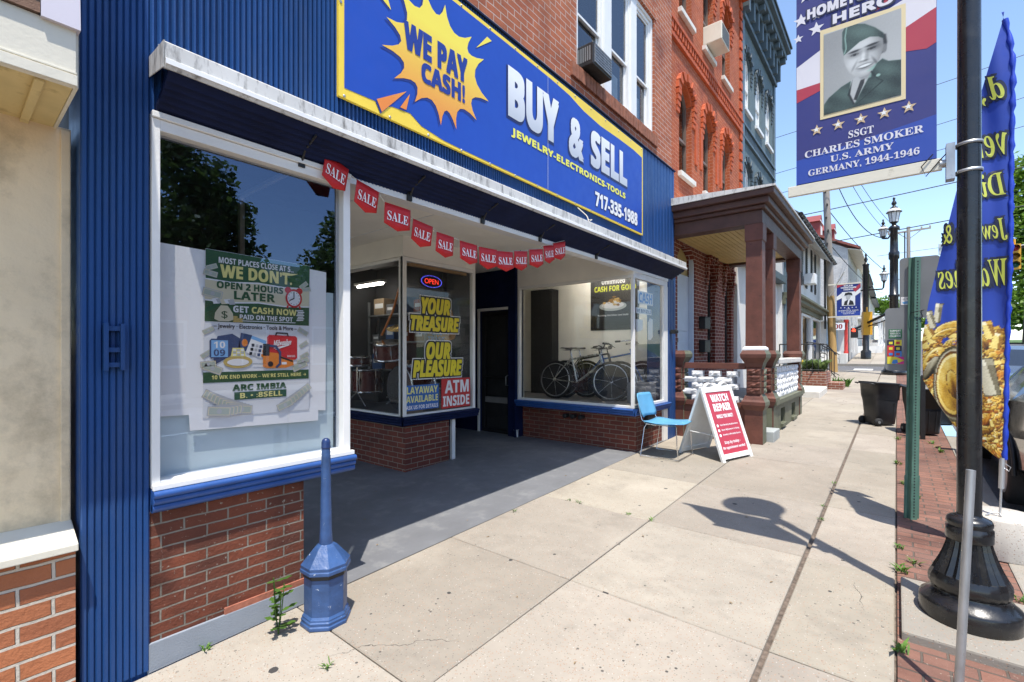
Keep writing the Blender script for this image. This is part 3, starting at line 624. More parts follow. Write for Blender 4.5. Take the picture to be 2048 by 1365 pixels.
mb = MB(); fu.box(mb, 4.742, 4.80, 4.952, 6.748, -.13, -.03); fu.box(mb, 5.46, 5.66, 4.952, 6.70, -.13, -.025); fu.box(mb, 6.26, 6.44, 4.952, 6.70, -.13, -.025); fu.box(mb, 6.97, 7.018, 4.952, 6.748, -.13, -.03); fu.box(mb, 4.80, 6.97, 6.70, 6.748, -.13, -.028); mb.build('window_casing', M['white2'], shop, bevel=.004)
o = sash(shop, fu, .92, 3.08, 5.02, 6.73, -.07, M['white2'], M['pane'], M['darkroom'], .45, .06)
mb = MB()
for k in range(31): a = 4.60 + .0805 * k; fu.box(mb, a, a + .071, 4.78, 4.945, -.05, .035 + random.uniform(-.003, .003))
mb.build('sill_bricks', paint('sill_brick', (.27, .10, .055), .85, .3, 14, bmp=.4), shop, bevel=.004)
mb = MB()
for k in range(31): a = 4.60 + .0805 * k; fu.box(mb, a, a + .071, 6.755, 6.96, -.05, .012)
mb.build('lintel_bricks', M['b_upper'], shop, bevel=.003)
# ---------------------------------------------------------------- signs, posters, bunting
W_ = ink('white', (.80, .80, .80)); K_ = ink('black', (.015, .015, .016)); Y_ = ink('yellow', (.86, .62, .06)); B_ = ink('royal_blue', (.006, .060, .40)); B2 = ink('deep_blue', (.010, .028, .20))
G_ = ink('dark_green', (.022, .085, .030)); LY = ink('pale_yellow', (.80, .72, .25)); R_ = ink('red', (.55, .02, .025)); GR = ink('grey', (.45, .46, .47)); LG = ink('light_grey', (.76, .77, .78)); OR = ink('orange', (.72, .22, .03))
# main sign
sg = thing('shop_sign', 'long royal blue sign with yellow border and starburst reading BUY & SELL above the awning', 'sign', (-2.835, 4.05, 3.28))
Bd = Board((-2.822, 0, 0))
mb = MB(); mb.box(-2.846, 1.66, 3.28, -2.8225, 6.42, 4.525); mb.build('panel', Y_, sg)
mb = MB()
Bd.poly(mb, [(1.70, 3.345), (1.95, 3.357), (1.985, 3.335), (2.08, 3.375), (2.242, 3.39), (2.35, 3.335), (2.57, 3.305), (2.8, 3.30), (6.385, 3.30), (6.385, 4.385), (6.1, 4.405), (5.66, 4.402), (5.17, 4.386), (4.77, 4.41), (4.456, 4.465), (4.08, 4.482), (3.4, 4.49), (1.70, 4.49)], 1, 0)
mb.build('blue_field', B_, sg)
tips = [(2.029, 3.994), (2.133, 4.276), (2.36, 4.43), (2.592, 4.404), (2.898, 4.304), (3.053, 4.185), (3.115, 3.838), (2.959, 3.612), (2.718, 3.444), (2.547, 3.413), (2.285, 3.493), (2.096, 3.586), (1.991, 3.775)]
def burst(tips, cx, cy, pull, grow=1, sh=(0, 0)):
    out = []; n = len(tips)
    for i in range(n):
        a, b = tips[i], tips[(i + 1) % n]; mx, my = (a[0] + b[0]) / 2, (a[1] + b[1]) / 2; c = (mx + (cx - mx) * pull, my + (cy - my) * pull)
        for k in range(6):
            t = k / 6; x = (1 - t) ** 2 * a[0] + 2 * t * (1 - t) * c[0] + t * t * b[0]; y = (1 - t) ** 2 * a[1] + 2 * t * (1 - t) * c[1] + t * t * b[1]
            out.append((cx + (x - cx) * grow + sh[0], cy + (y - cy) * grow + sh[1]))
    return out
mb = MB(); Bd.poly(mb, burst(tips, 2.55, 3.9, .55, 1.0, (-.02, -.025)), 2, 1); Bd.poly(mb, burst(tips, 2.55, 3.9, .55), 3, 0)
sh = [[(1.948, 3.374), (2.208, 3.539), (1.991, 3.30)], [(2.149, 3.397), (2.238, 3.533), (2.205, 3.40)], [(2.955, 4.238), (3.096, 4.407), (3.157, 4.40)], [(1.96, 4.12), (2.069, 4.065), (2.03, 4.16)], [(1.99, 4.27), (2.10, 4.2), (2.07, 4.33)]]
for s_ in sh: Bd.poly(mb, s_, 3, 0); Bd.poly(mb, [(a - .012, b - .016) for a, b in s_], 2, 1)
mb.build('starburst', [gradient('burst_fade', (.78, .24, .04), (.88, .72, .08), 3.42, 4.15), B2], sg)
mb = MB()
Bd.text(mb, 'WE PAY', 'bold', (2.18, 3.852, 2.845, 4.062), 5, 2, .028, .02); Bd.text(mb, 'CASH!', 'bold', (2.345, 3.675, 2.815, 3.832), 5, 2, .028, .02)
LT = [gradient('silver_fade', (.50, .53, .58), (.82, .83, .85), 3.84, 4.22), ink('lemon', (.82, .78, .10)), ink('navy', (.010, .035, .26)), ink('shadow_navy', (.006, .014, .10)), W_]
mb.build('slogan_lettering', LT, sg); mb = MB()
for t, r in (('BUY', (3.385, 3.815, 4.24, 4.295)), ('&', (4.44, 3.80, 4.76, 4.25)), ('SELL', (4.925, 3.825, 5.90, 4.268))):
    Bd.text(mb, t, 'bold', (r[0] - .025, r[1] - .03, r[2] + .012, r[3] - .006), 2, 3, .045); Bd.text(mb, t, 'bold', r, 4, 0, .03)
mb.build('title_lettering', LT, sg); mb = MB()
Bd.text(mb, 'JEWELRY-ELECTRONICS-TOOLS', 'bold', (3.435, 3.637, 5.845, 3.732), 4, 1, .025)
mb.build('tagline_lettering', LT, sg); mb = MB()
Bd.text(mb, '717-335-1988', 'bold', (5.02, 3.362, 6.23, 3.556), 3, 3, .05); Bd.text(mb, '717-335-1988', 'bold', (5.03, 3.372, 6.225, 3.55), 4, 4, .022)
mb.build('phone_lettering', LT, sg)
mb = MB()
for i in range(14):
    for z in (3.292, 4.505):
        a = 1.70 + i * .36; mb.lathe((-2.8225, a, z), [(.010, 0), (.010, .004), (.004, .006)], 8, axis=(1, 0, 0))
mb.lathe((-2.8225, 1.675, 3.9), [(.010, 0), (.010, .004)], 8, axis=(1, 0, 0)); mb.build('screw', M['galv'], sg)
mb = MB(); Bd.rect(mb, 4.029, 3.30, 4.033, 4.48, 6, 0); mb.build('seam', LG, sg)
# bunting under the awning
bt = thing('sale_bunting', 'string of red SALE pennants hanging under the awning', 'bunting', (-2.66, 2.8, 2.5))
PX = -2.66
pn = [(1.48, 2.80, 1.64, 2.72), (1.69, 2.70, 1.86, 2.65), (1.90, 2.61, 2.09, 2.58), (2.14, 2.55, 2.32, 2.52), (2.36, 2.50, 2.54, 2.49), (2.60, 2.48, 2.79, 2.47), (2.82, 2.47, 3.01, 2.47), (3.03, 2.47, 3.23, 2.49), (3.28, 2.51, 3.46, 2.54), (3.50, 2.56, 3.69, 2.60), (3.73, 2.635, 3.90, 2.68), (3.90, 2.69, 4.09, 2.75)]
kq = 2.80 / 2.66; PX = -2.80; pn = [(a * kq, 1.6 + (b - 1.6) * kq, c * kq, 1.6 + (d - 1.6) * kq) for a, b, c, d in pn]
mb = MB(); sp_ = [(PX, 1.50, 2.86)] + [(PX - .003, a, z) for q in pn for a, z in ((q[0], q[1]), (q[2], q[3]))] + [(PX, 4.42, 2.85)]
mb.tube(sp_, .003, 5); mb.build('string', M['cord'], bt)
rn = random.Random(4)
for i, (a0, z0, a1, z1) in enumerate(pn):
    h = .186; tw = rn.uniform(-.02, .30); bow = rn.uniform(.004, .013) * rn.choice((-1, 1)); uy = Vector((math.sin(tw), math.cos(tw), (z1 - z0) / (a1 - a0) * .8)).normalized(); vv = Vector((rn.uniform(-.06, .10), (z1 - z0) / (a1 - a0) * -.35, 1)).normalized()
    wd = a1 - a0; o = Vector((PX + .002, a0, z0))
    def S(x, t, k=0): n = uy.cross(vv).normalized(); return o + uy * (x * wd) - vv * (t * h) + n * (bow * math.sin(x * math.pi) * (.3 + t) + k)
    mb = MB(); nu = 8
    mb.add([S(i_ / nu, j / 4 * (.80 + .20 * (1 - abs(2 * i_ / nu - 1)))) for j in range(5) for i_ in range(nu + 1)], [(j * 9 + i_, j * 9 + i_ + 1, (j + 1) * 9 + i_ + 1, (j + 1) * 9 + i_)[::-1] for j in range(4) for i_ in range(nu)], 0, True)
    p = mb.build('pennant', M['penn'], bt, solid=.0015)
    vs, fs = glyphs('SALE', 'serif', 0); mb = MB(); mb.add([S(.10 + .8 * x, .66 - .36 * y, .008) for x, y in vs], fs); mb.build('lettering', W_, p)
mb = MB(); mb.box(-2.805, 4.41, 2.84, -2.785, 4.43, 2.87); mb.build('hook', M['galv'], bt)
# ---- the posted window
def sheet(name, label, cat, bd, pts, mat, th=.0015, group=None):
    mb = MB(); P = [bd.P(a, b, 0) for a, b in pts]; mb.prism(P, bd.n * th); return tag(mb.build(name, mat), label, cat, group)
PAP = paint('white_paper', (.90, .90, .90), .8, .02, 2); FOAM = paint('pale_blue_board', (.58, .70, .74), .6, .06, 2, dirt=(.30, .42, .40), dscale=5, dlo=.66, dhi=.85)
bq = Board((-2.922, 0, 0))
sheet('backing_board', 'pale blue board standing behind the lower half of the left window', 'board', Board((-2.965, 0, 0)), [(.70, .94), (1.70, .94), (1.70, 2.0), (.70, 2.0)], FOAM, .008)
sheet('paper_sheet', 'wide white paper taped left of the green poster inside the window', 'paper', Board((-2.930, 0, 0)), [(.70, 1.27), (.93, 1.262), (.93, 2.158), (.70, 2.165)], PAP)
sheet('paper_sheet', 'tall white paper taped right of the green poster inside the window', 'paper', Board((-2.934, 0, 0)), [(1.48, 1.23), (1.63, 1.215), (1.635, 2.13), (1.48, 2.14)], PAP)
sheet('paper_sheet', 'low white paper strip taped under the green poster', 'paper', Board((-2.926, 0, 0)), [(.855, 1.18), (1.575, 1.155), (1.575, 1.245), (.85, 1.265)], PAP)
po = thing('window_poster', 'green and white poster reading WE DON’T and OPEN 2 HOURS LATER in the left window', 'poster', (-2.92, 1.21, 1.24))
mb = MB(); mb.prism([bq.P(a, b) for a, b in ((.913, 1.242), (1.511, 1.232), (1.516, 2.155), (.927, 2.168))], (.0015, 0, 0)); mb.build('sheet', LG, po)
bq = Board((-2.9195, 0, 0), step=.0008); mb = MB(); q = bq
# 0 green 1 cream 2 pale yellow 3 white 4 black 5 red 6 grey 7 navy 8 skyblue 9 gold 10 orange
q.poly(mb, [(.927, 2.003), (1.05, 1.995), (1.2, 2.006), (1.35, 1.998), (1.512, 2.01), (1.515, 2.153), (.927, 2.166)], 1, 0)
q.poly(mb, [(.922, 1.77), (1.509, 1.77), (1.511, 1.888), (1.4, 1.882), (1.2, 1.892), (1.05, 1.88), (.924, 1.89)], 1, 0)
q.poly(mb, [(.923, 1.888), (1.05, 1.88), (1.2, 1.892), (1.4, 1.882), (1.511, 1.888), (1.512, 2.01), (1.35, 1.998), (1.2, 2.006), (1.05, 1.995), (.925, 2.003)], 1, 1)
for z0 in (1.888, 2.003): q.line(mb, [(.924, z0), (1.05, z0 - .008), (1.2, z0 + .004), (1.35, z0 - .006), (1.511, z0 + .002)], .008, 2, 3)
q.rect(mb, .914, 1.432, 1.508, 1.490, 1, 0)
q.text(mb, 'MOST PLACES CLOSE AT 5...', 'bold', (.99, 2.098, 1.41, 2.132), 3, 3, .01)
q.text(mb, "WE DON’T.", 'bold', (.998, 2.018, 1.40, 2.092), 3, 2, .02); q.poly(mb, [(1.34, 2.085), (1.44, 2.092), (1.40, 2.077), (1.34, 2.072)], 3, 2)
q.text(mb, 'OPEN 2 HOURS', 'bold', (.98, 1.957, 1.345, 1.997), 3, 0, .02); q.text(mb, 'LATER', 'bold', (1.068, 1.902, 1.296, 1.950), 3, 0, .02)
q.text(mb, 'GET', 'bold', (1.064, 1.828, 1.147, 1.866), 3, 3, .015); q.text(mb, 'CASH NOW', 'bold', (1.163, 1.828, 1.428, 1.866), 3, 2, .015)
q.text(mb, 'PAID ON THE SPOT', 'bold', (1.098, 1.790, 1.404, 1.818), 3, 3, .01); q.line(mb, [(1.10, 1.781), (1.42, 1.784)], .004, 3, 3)
for i in range(7): q.line(mb, [(1.43 + .004 * (i % 3), 1.80 + .01 * i), (1.47 + .006 * (i % 2), 1.803 + .01 * i)], .006, 2, 3)
q.text(mb, '– Jewelry · Electronics · Tools & More –', 'plain', (.965, 1.728, 1.43, 1.760), 2, 4, .01)
q.text(mb, '10 WK END WORK – WE’RE STILL HERE →', 'bold', (.955, 1.450, 1.49, 1.472), 3, 2, .005)
q.text(mb, 'ARC IMBIA', 'bold', (1.06, 1.378, 1.365, 1.416), 2, 0, .03); q.rect(mb, 1.07, 1.328, 1.365, 1.372, 2, 0); q.text(mb, 'B. • :8SELL', 'bold', (1.10, 1.335, 1.34, 1.366), 3, 2, .01)
# alarm clock
q.disc(mb, 1.375, 1.985, .020, 3, 5); q.disc(mb, 1.447, 1.985, .020, 3, 5); q.disc(mb, 1.411, 1.936, .052, 4, 5, .058); q.disc(mb, 1.411, 1.936, .041, 5, 3, .046); q.line(mb, [(1.411, 1.972), (1.411, 1.936), (1.385, 1.922)], .006, 6, 4); q.line(mb, [(1.375, 1.888), (1.37, 1.876)], .01, 3, 5); q.line(mb, [(1.447, 1.888), (1.452, 1.876)], .01, 3, 5)
for k in range(12): q.disc(mb, 1.411 + .035 * math.cos(k * .5236), 1.936 + .039 * math.sin(k * .5236), .003, 6, 4, n=6)
# money bag and coins
q.poly(mb, [(.968, 1.785), (.972, 1.82), (.99, 1.848), (1.0, 1.862), (1.035, 1.862), (1.045, 1.848), (1.062, 1.82), (1.066, 1.785), (1.04, 1.774), (.99, 1.774)], 4, 1); q.text(mb, '$', 'bold', (1.003, 1.786, 1.035, 1.832), 5, 0)
for i in range(5): q.poly(mb, [(.965 + .02 * i, 1.868 + .008 * (i % 2)), (.995 + .02 * i, 1.872), (.985 + .02 * i, 1.902), (.955 + .02 * i, 1.895)], 3 + .2 * i, (3, 6, 1)[i % 3])
for i in range(7): q.disc(mb, 1.075 + .014 * (i % 3), 1.777 + .012 * (i // 3), .013, 4 + .2 * i, 9, .006)
# watch
q.poly(mb, [(.985, 1.69), (1.06, 1.705), (1.10, 1.68), (1.10, 1.60), (1.05, 1.58), (.97, 1.53), (.96, 1.60)], 2, 7); q.poly(mb, [(.955, 1.675), (1.035, 1.675), (1.045, 1.665), (1.045, 1.575), (1.035, 1.565), (.955, 1.565), (.945, 1.575), (.945, 1.665)], 3, 7); q.rect(mb, .953, 1.573, 1.037, 1.667, 4, 8); q.text(mb, '10', 'bold', (.965, 1.624, 1.022, 1.66), 5, 3); q.text(mb, '09', 'bold', (.965, 1.58, 1.022, 1.616), 5, 7)
# game cases
q.poly(mb, [(1.09, 1.62), (1.105, 1.712), (1.165, 1.70), (1.15, 1.60)], 2, 7); q.poly(mb, [(1.13, 1.60), (1.165, 1.695), (1.245, 1.665), (1.215, 1.565)], 3, 3); q.poly(mb, [(1.158, 1.68), (1.165, 1.697), (1.245, 1.668), (1.24, 1.648)], 3.5, 8)
for i in range(12): q.rect(mb, 1.15 + .022 * (i % 4) + .006 * (i // 4), 1.585 + .024 * (i // 4) - .004 * (i % 4), 1.166 + .022 * (i % 4) + .006 * (i // 4), 1.602 + .024 * (i // 4) - .004 * (i % 4), 4, (4, 6, 7, 10)[i % 4])
q.disc(mb, 1.125, 1.655, .016, 3, 10, .022)
# ring
q.disc(mb, 1.09, 1.545, .077, 4, 9, .036); q.disc(mb, 1.09, 1.543, .058, 5, 3, .020); q.poly(mb, [(1.05, 1.575), (1.13, 1.575), (1.12, 1.625), (1.06, 1.625)], 5, 2)
for i in range(9): q.rect(mb, 1.062 + .021 * (i % 3), 1.58 + .014 * (i // 3), 1.078 + .021 * (i % 3), 1.59 + .014 * (i // 3), 6, (3, 6)[i % 2])
# red case and chain saw
q.poly(mb, [(1.25, 1.57), (1.25, 1.69), (1.262, 1.705), (1.42, 1.70), (1.432, 1.69), (1.432, 1.565), (1.42, 1.553), (1.27, 1.56)], 3, 5); q.line(mb, [(1.30, 1.703), (1.305, 1.718), (1.37, 1.716), (1.375, 1.70)], .008, 4, 4); q.text(mb, 'Milwaukee', 'serifit', (1.285, 1.636, 1.395, 1.672), 5, 3, .01, .012); q.line(mb, [(1.29, 1.625), (1.38, 1.645), (1.30, 1.618)], .005, 5, 3); q.text(mb, 'M18 FUEL', 'bold', (1.37, 1.57, 1.42, 1.582), 5, 3)
q.poly(mb, [(1.225, 1.515), (1.225, 1.59), (1.26, 1.60), (1.31, 1.595), (1.36, 1.56), (1.405, 1.555), (1.41, 1.52), (1.36, 1.505), (1.25, 1.505)], 6, 10); q.line(mb, [(1.265, 1.64), (1.30, 1.635), (1.325, 1.60), (1.325, 1.53), (1.305, 1.51)], .014, 7, 7); q.rect(mb, 1.225, 1.58, 1.262, 1.65, 7, 4); q.disc(mb, 1.268, 1.53, .016, 8, 4); q.line(mb, [(1.225, 1.53), (1.17, 1.532)], .008, 6, 6); q.line(mb, [(1.33, 1.57), (1.40, 1.545)], .01, 7, 4); q.rect(mb, 1.335, 1.525, 1.365, 1.54, 7, 3)
# banknotes
rn = random.Random(6)
def bill(a, b, ang, s, k):
    c, d = math.cos(ang), math.sin(ang); f = lambda x, y: (a + (x * c - y * d) * s, b + (x * d + y * c) * s)
    q.poly(mb, [f(-1, -.45), f(1, -.45), f(1, .45), f(-1, .45)], k, 6); q.poly(mb, [f(-.92, -.37), f(.92, -.37), f(.92, .37), f(-.92, .37)], k + .3, 1); q.poly(mb, [f(-.84, -.29), f(.84, -.29), f(.84, .29), f(-.84, .29)], k + .6, 11); x, y = f(0, 0); q.disc(mb, x, y, .22 * s, k + .9, 6, .26 * s, 8)
for a, b, g_, s in ((.955, 2.07, .4, .03), (.95, 2.035, -.2, .035), (1.475, 2.025, .7, .03), (1.49, 2.0, .2, .03), (.96, 1.925, -.2, .05), (.94, 1.72, .5, .03), (1.47, 1.73, -.5, .035), (.93, 1.59, .6, .03), (1.475, 1.65, .6, .03), (.96, 1.51, -.4, .05), (.94, 1.535, .1, .04), (1.45, 1.515, .4, .05), (1.47, 1.545, .3, .04), (1.48, 1.58, .5, .03)): bill(a, b, g_, s, 2)
for i in range(9): bill(.965 + .018 * i, 1.352 - .010 * i, -.5 + .05 * i, .055, 2 + i)
for i in range(7): bill(1.475 - .02 * i, 1.36 - .014 * i, .6 - .04 * i, .05, 2 + i)
for i in range(4): bill(1.05 - .02 * i, 1.278 - .002 * i, -.1, .06, 12 + i)
mb.build('print', [G_, ink('cream', (.66, .60, .42)), LY, W_, K_, R_, GR, ink('slate_navy', (.04, .07, .16)), ink('sky', (.20, .42, .72)), ink('gold', (.55, .40, .12)), OR, ink('bill_grey', (.40, .45, .38))], po)
# ---- middle bay: lettering on the glass, two boards, LED sign
wl = thing('window_lettering', 'yellow cartoon lettering reading YOUR TREASURE OUR PLEASURE on the bay glass', 'lettering', (-4.74, 4.2, 1.25))
bb = Board((-4.744, 0, 0), step=.0015); mb = MB()
for t, r in (('YOUR', (3.95, 2.10, 4.455, 2.315)), ('TREASURE', (3.775, 1.875, 4.625, 2.075)), ('OUR', (4.03, 1.505, 4.46, 1.735)), ('PLEASURE', (3.81, 1.275, 4.68, 1.50))):
    e = .018; bb.text(mb, t, 'boldit', (r[0] - 1.6 * e, r[1] - 1.6 * e, r[2] + 1.6 * e, r[3] + 1.6 * e), 0, 2, .10); bb.text(mb, t, 'boldit', (r[0] - e, r[1] - e, r[2] + e, r[3] + e), 1, 1, .085); bb.text(mb, t, 'boldit', r, 3, 0, .03)
mb.build('vinyl', [ink('bright_yellow', (.80, .66, .03)), K_, W_], wl)
bs_ = Board((-4.770, 0, 0)); mb = MB(); bs_.text(mb, 'BUY • SELL', 'bold', (3.93, 1.83, 4.33, 1.895), 0, 0, .01); bs_.text(mb, 'TRADE', 'bold', (4.08, 1.735, 4.38, 1.81), 0, 0, .01)
tag(mb.build('window_lettering', ink('faded_blue', (.12, .22, .36))), 'small faded blue BUY SELL TRADE letters low behind the yellow lettering', 'lettering')
def board_sign(name, label, bd, a0, b0, a1, b1, bgm, rows, mats, th=.004):
    t = thing(name, label, 'sign', tuple(bd.P((a0 + a1) / 2, b0))); mb = MB(); mb.prism([bd.P(a, b, 0) for a, b in ((a0, b0), (a1, b0), (a1, b1), (a0, b1))], -bd.n * th); mb.build('panel', bgm, t)
    for tx, sty, r, mi, off in rows: mb = MB(); bd.text(mb, tx, sty, r, 1, mi, off); mb.build('lettering', mats, t)
    return t
b1 = Board((-4.745, 0, 0))
board_sign('layaway_sign', 'small blue sign reading LAYAWAY AVAILABLE low in the bay window', b1, 3.695, .86, 4.25, 1.18, ink('sign_blue', (.02, .12, .40)), [('LAYAWAY', 'bold', (3.72, 1.07, 4.23, 1.16), 0, .01), ('AVAILABLE', 'bold', (3.71, .96, 4.235, 1.045), 0, .01), ('ASK US FOR DETAILS', 'bold', (3.71, .875, 4.235, .925), 1, .005)], [ink('lemon2', (.76, .74, .25)), W_])
board_sign('atm_sign', 'red sign reading ATM INSIDE at the right corner of the bay window', b1, 4.30, .835, 4.85, 1.24, ink('sign_red', (.52, .03, .03)), [('ATM', 'bold', (4.36, 1.04, 4.82, 1.215), 0, .015), ('INSIDE', 'bold', (4.325, .86, 4.83, 1.005), 0, .015)], [W_])
bo = Board((-4.79, 0, 0)); os_ = thing('open_sign', 'oval LED sign with red OPEN and a ring of blue dots', 'sign', (-4.79, 4.165, 2.45))
mb = MB(); mb.prism([bo.P(4.165 + .20 * math.cos(k * .2618), 2.54 + .092 * math.sin(k * .2618)) for k in range(24)], (-.02, 0, 0)); mb.build('panel', K_, os_)
mb = MB()
for k in range(44): bo.disc(mb, 4.165 + .175 * math.cos(k * .1428), 2.54 + .076 * math.sin(k * .1428), .0055, 1, 0, n=6)
mb.build('led_ring', emit('led_blue', (.12, .12, 1), .8), os_); mb = MB(); bo.text(mb, 'OPEN', 'plain', (4.045, 2.508, 4.285, 2.575), 1, 0, .0); mb.build('led_letters', emit('led_red', (1, .05, .03), .6), os_)
# ---- corner window: posters and papers
bc = Board((0, 7.69, 0), (1, 0, 0)); pg = thing('gold_poster', 'dark poster reading CASH FOR GOLD with a dish of nuggets on the bay wall', 'poster', (-3.96, 7.69, 2.0))
mb = MB(); mb.box(-4.40, 7.688, 2.0, -3.45, 7.699, 2.97); mb.build('sheet', ink('charcoal', (.022, .022, .022)), pg); bc = Board((0, 7.6875, 0), (1, 0, 0)); mb = MB()
bc.text(mb, 'Unlimited', 'bold', (-4.17, 2.83, -3.71, 2.93), 1, 0, .01); bc.text(mb, 'CASH FOR GOLD', 'bold', (-4.32, 2.70, -3.50, 2.80), 1, 1, .01)
bc.disc(mb, -3.95, 2.43, .27, 1, 2, .085); bc.disc(mb, -3.95, 2.445, .22, 2, 0, .06); rn = random.Random(1)
for i in range(26): bc.disc(mb, -3.94 + rn.gauss(0, .07), 2.50 + rn.gauss(0, .04), rn.uniform(.018, .045), 3 + .1 * i, (3, 4, 0)[i % 3], rn.uniform(.015, .03), 7)
bc.text(mb, 'Turning Old Silver and Gold', 'bold', (-4.25, 2.245, -3.65, 2.285), 1, 0); bc.text(mb, 'Buy, Sell', 'bold', (-4.28, 2.05, -3.62, 2.17), 1, 5, 0, 0, True)
mb.build('print', [ink('cool_white', (.6, .6, .62)), ink('acid_yellow', (.52, .56, .04)), ink('dish_grey', (.35, .38, .38)), ink('nugget', (.50, .33, .10)), ink('nugget_dark', (.25, .13, .03)), ink('faint_grey', (.008, .008, .008))], pg)
bw_ = Board((-2.905, 0, 0)); board_sign('cash_sign', 'white sheet with blue CASH letters in the street side of the corner window', bw_, 6.44, 2.31, 6.98, 2.50, PAP, [('CASH', 'bold', (6.47, 2.33, 6.95, 2.48), 0, .015)], [ink('cash_blue', (.02, .22, .60))], .001)
board_sign('slogan_strip', 'narrow white strip of blue small print under the CASH sheet', bw_, 6.37, 2.165, 6.92, 2.25, PAP, [('WE BUY GOLD', 'bold', (6.40, 2.18, 6.90, 2.235), 0, .01)], [ink('cash_navy', (.05, .08, .25))], .001)
sheet('notice_paper', 'small white notice with grey lines taped low left in the corner window', 'paper', bw_, [(6.36, 1.92), (6.42, 1.895), (6.60, 1.93), (6.60, 2.08), (6.36, 2.08)], PAP)
sheet('notice_paper', 'tall narrow white notice taped at the right of the corner window', 'paper', bw_, [(6.80, 1.79), (6.90, 1.79), (6.97, 1.83), (6.97, 2.10), (6.86, 2.12), (6.80, 2.05)], PAP)
# ---- sandwich board on the pavement
af = thing('sandwich_board', 'white plastic sandwich board with a red WATCH REPAIR panel on the sidewalk', 'sandwich board', (-1.95, 6.7, gz(6.7)))
u = Vector((.22, .61, 0)).normalized(); no = Vector((u.y, -u.x, 0)); P0 = Vector((-1.72, 6.40, gz(6.45)))
u.z = .02; rise = Vector((0, 0, 1.0)) - no * .36; Lb = rise.length; vb = rise.normalized(); fbn = u.cross(vb).normalized(); Wd = .648
def panel(P0, u, v, n, front):
    mb = MB(); q = lambda a, b, d=0: P0 + u * a + v * b + n * d
    def bx_(a0, a1, b0, b1, d0, d1): mb.hexa([q(a, b, d) for b in (b0, b1) for d in (d1, d0) for a in (a0, a1)])
    bx_(0, .055, 0, Lb - .05, -.035, 0); bx_(Wd - .055, Wd, 0, Lb - .05, -.035, 0); bx_(.055, Wd - .055, .035, .10, -.035, -.001); bx_(.055, Wd - .055, Lb - .13, Lb - .05, -.035, -.001)
    bx_(.055, Wd - .055, .10, Lb - .13, -.022, -.012)
    for c in (.10, .42):                      # moulded grips on the top edge
        for k in range(6):
            t0, t1 = k * math.pi / 6, (k + 1) * math.pi / 6; ro, ri = .075, .042
            pts = [(c + .06 - r * math.cos(t), Lb - .05 + r * math.sin(t) * .8) for r, t in ((ri, t0), (ro, t0), (ro, t1), (ri, t1))]
            mb.prism([q(a, b, -.032) for a, b in pts], n * .03)
    if not front:
        for b in (.28, .46, .64, .8):
            for a in (.10, .36): bx_(a, a + .16, b, b + .012, -.010, .004)
        for k in (-1, 1): mb.tube([q(Wd / 2, .50, -.005), q(Wd / 2 + k * .2, .14, -.005)], .008, 6); mb.tube([q(Wd / 2, .55, -.005), q(Wd / 2 + k * .2, .85, -.005)], .008, 6)
    return mb
M['plastic'] = paint('white_plastic', (.74, .74, .72), .45, .06, 5, dirt=(.42, .40, .36), dscale=10, dlo=.66, dhi=.85)
fp = panel(P0, u, vb, fbn, True).build('front_leaf', M['plastic'], af, bevel=.004)
Q0 = P0 - no * .72 + u * Wd; ub = -u; rb = Vector((0, 0, 1.0)) + no * .36; vb2 = rb.normalized()
panel(Q0, ub, vb2, ub.cross(vb2).normalized(), False).build('back_leaf', M['plastic'], af, bevel=.004)
mb = MB()
for a in (.06, Wd - .06): mb.tube([P0 + u * a + vb * .35 - fbn * .03, P0 + u * a - no * .72 + rb.normalized() * .35 + no * .02], .007, 6)
mb.build('brace', M['plastic'], af)
ba = Board(P0 + fbn * -.0115, u, vb); mb = MB(); ba.poly(mb, [(.055, .10), (Wd - .055, .10), (Wd - .055, .52), (Wd - .04, .535), (Wd - .055, .55), (Wd - .055, Lb - .13), (.055, Lb - .13), (.055, .55), (.07, .535), (.055, .52)], 1, 0)
h0, h1 = .10, Lb - .13; rr = lambda a0, a1, t0, t1: (a0, h1 - (h1 - h0) * t1, a1, h1 - (h1 - h0) * t0)
ba.text(mb, 'WATCH', 'bold', rr(.14, .51, .04, .165), 3, 1, .02); ba.text(mb, 'REPAIR', 'bold', rr(.14, .51, .195, .32), 3, 1, .02); ba.text(mb, 'WHILE YOU WAIT!', 'bold', rr(.15, .50, .375, .435), 3, 1, .015)
for i, s_ in enumerate(('Fast Battery Replacement', 'Band Adjustment & Sizing', 'Friendly & Affordable Service')):
    t0 = .525 + .078 * i; ba.text(mb, s_, 'bold', rr(.17, .545, t0 + .008, t0 + .042), 3, 1); a, b, _, b2 = rr(.12, .2, t0, t0 + .05); ba.disc(mb, .115, (b + b2) / 2, .020, 3, 1)
ba.text(mb, 'Stop by today –', 'boldit', rr(.15, .50, .80, .86), 3, 1); ba.text(mb, 'No appointment needed!', 'boldit', rr(.09, .565, .885, .94), 3, 1)
mb.build('print', [ink('crimson', (.42, .040, .065)), W_], fp)
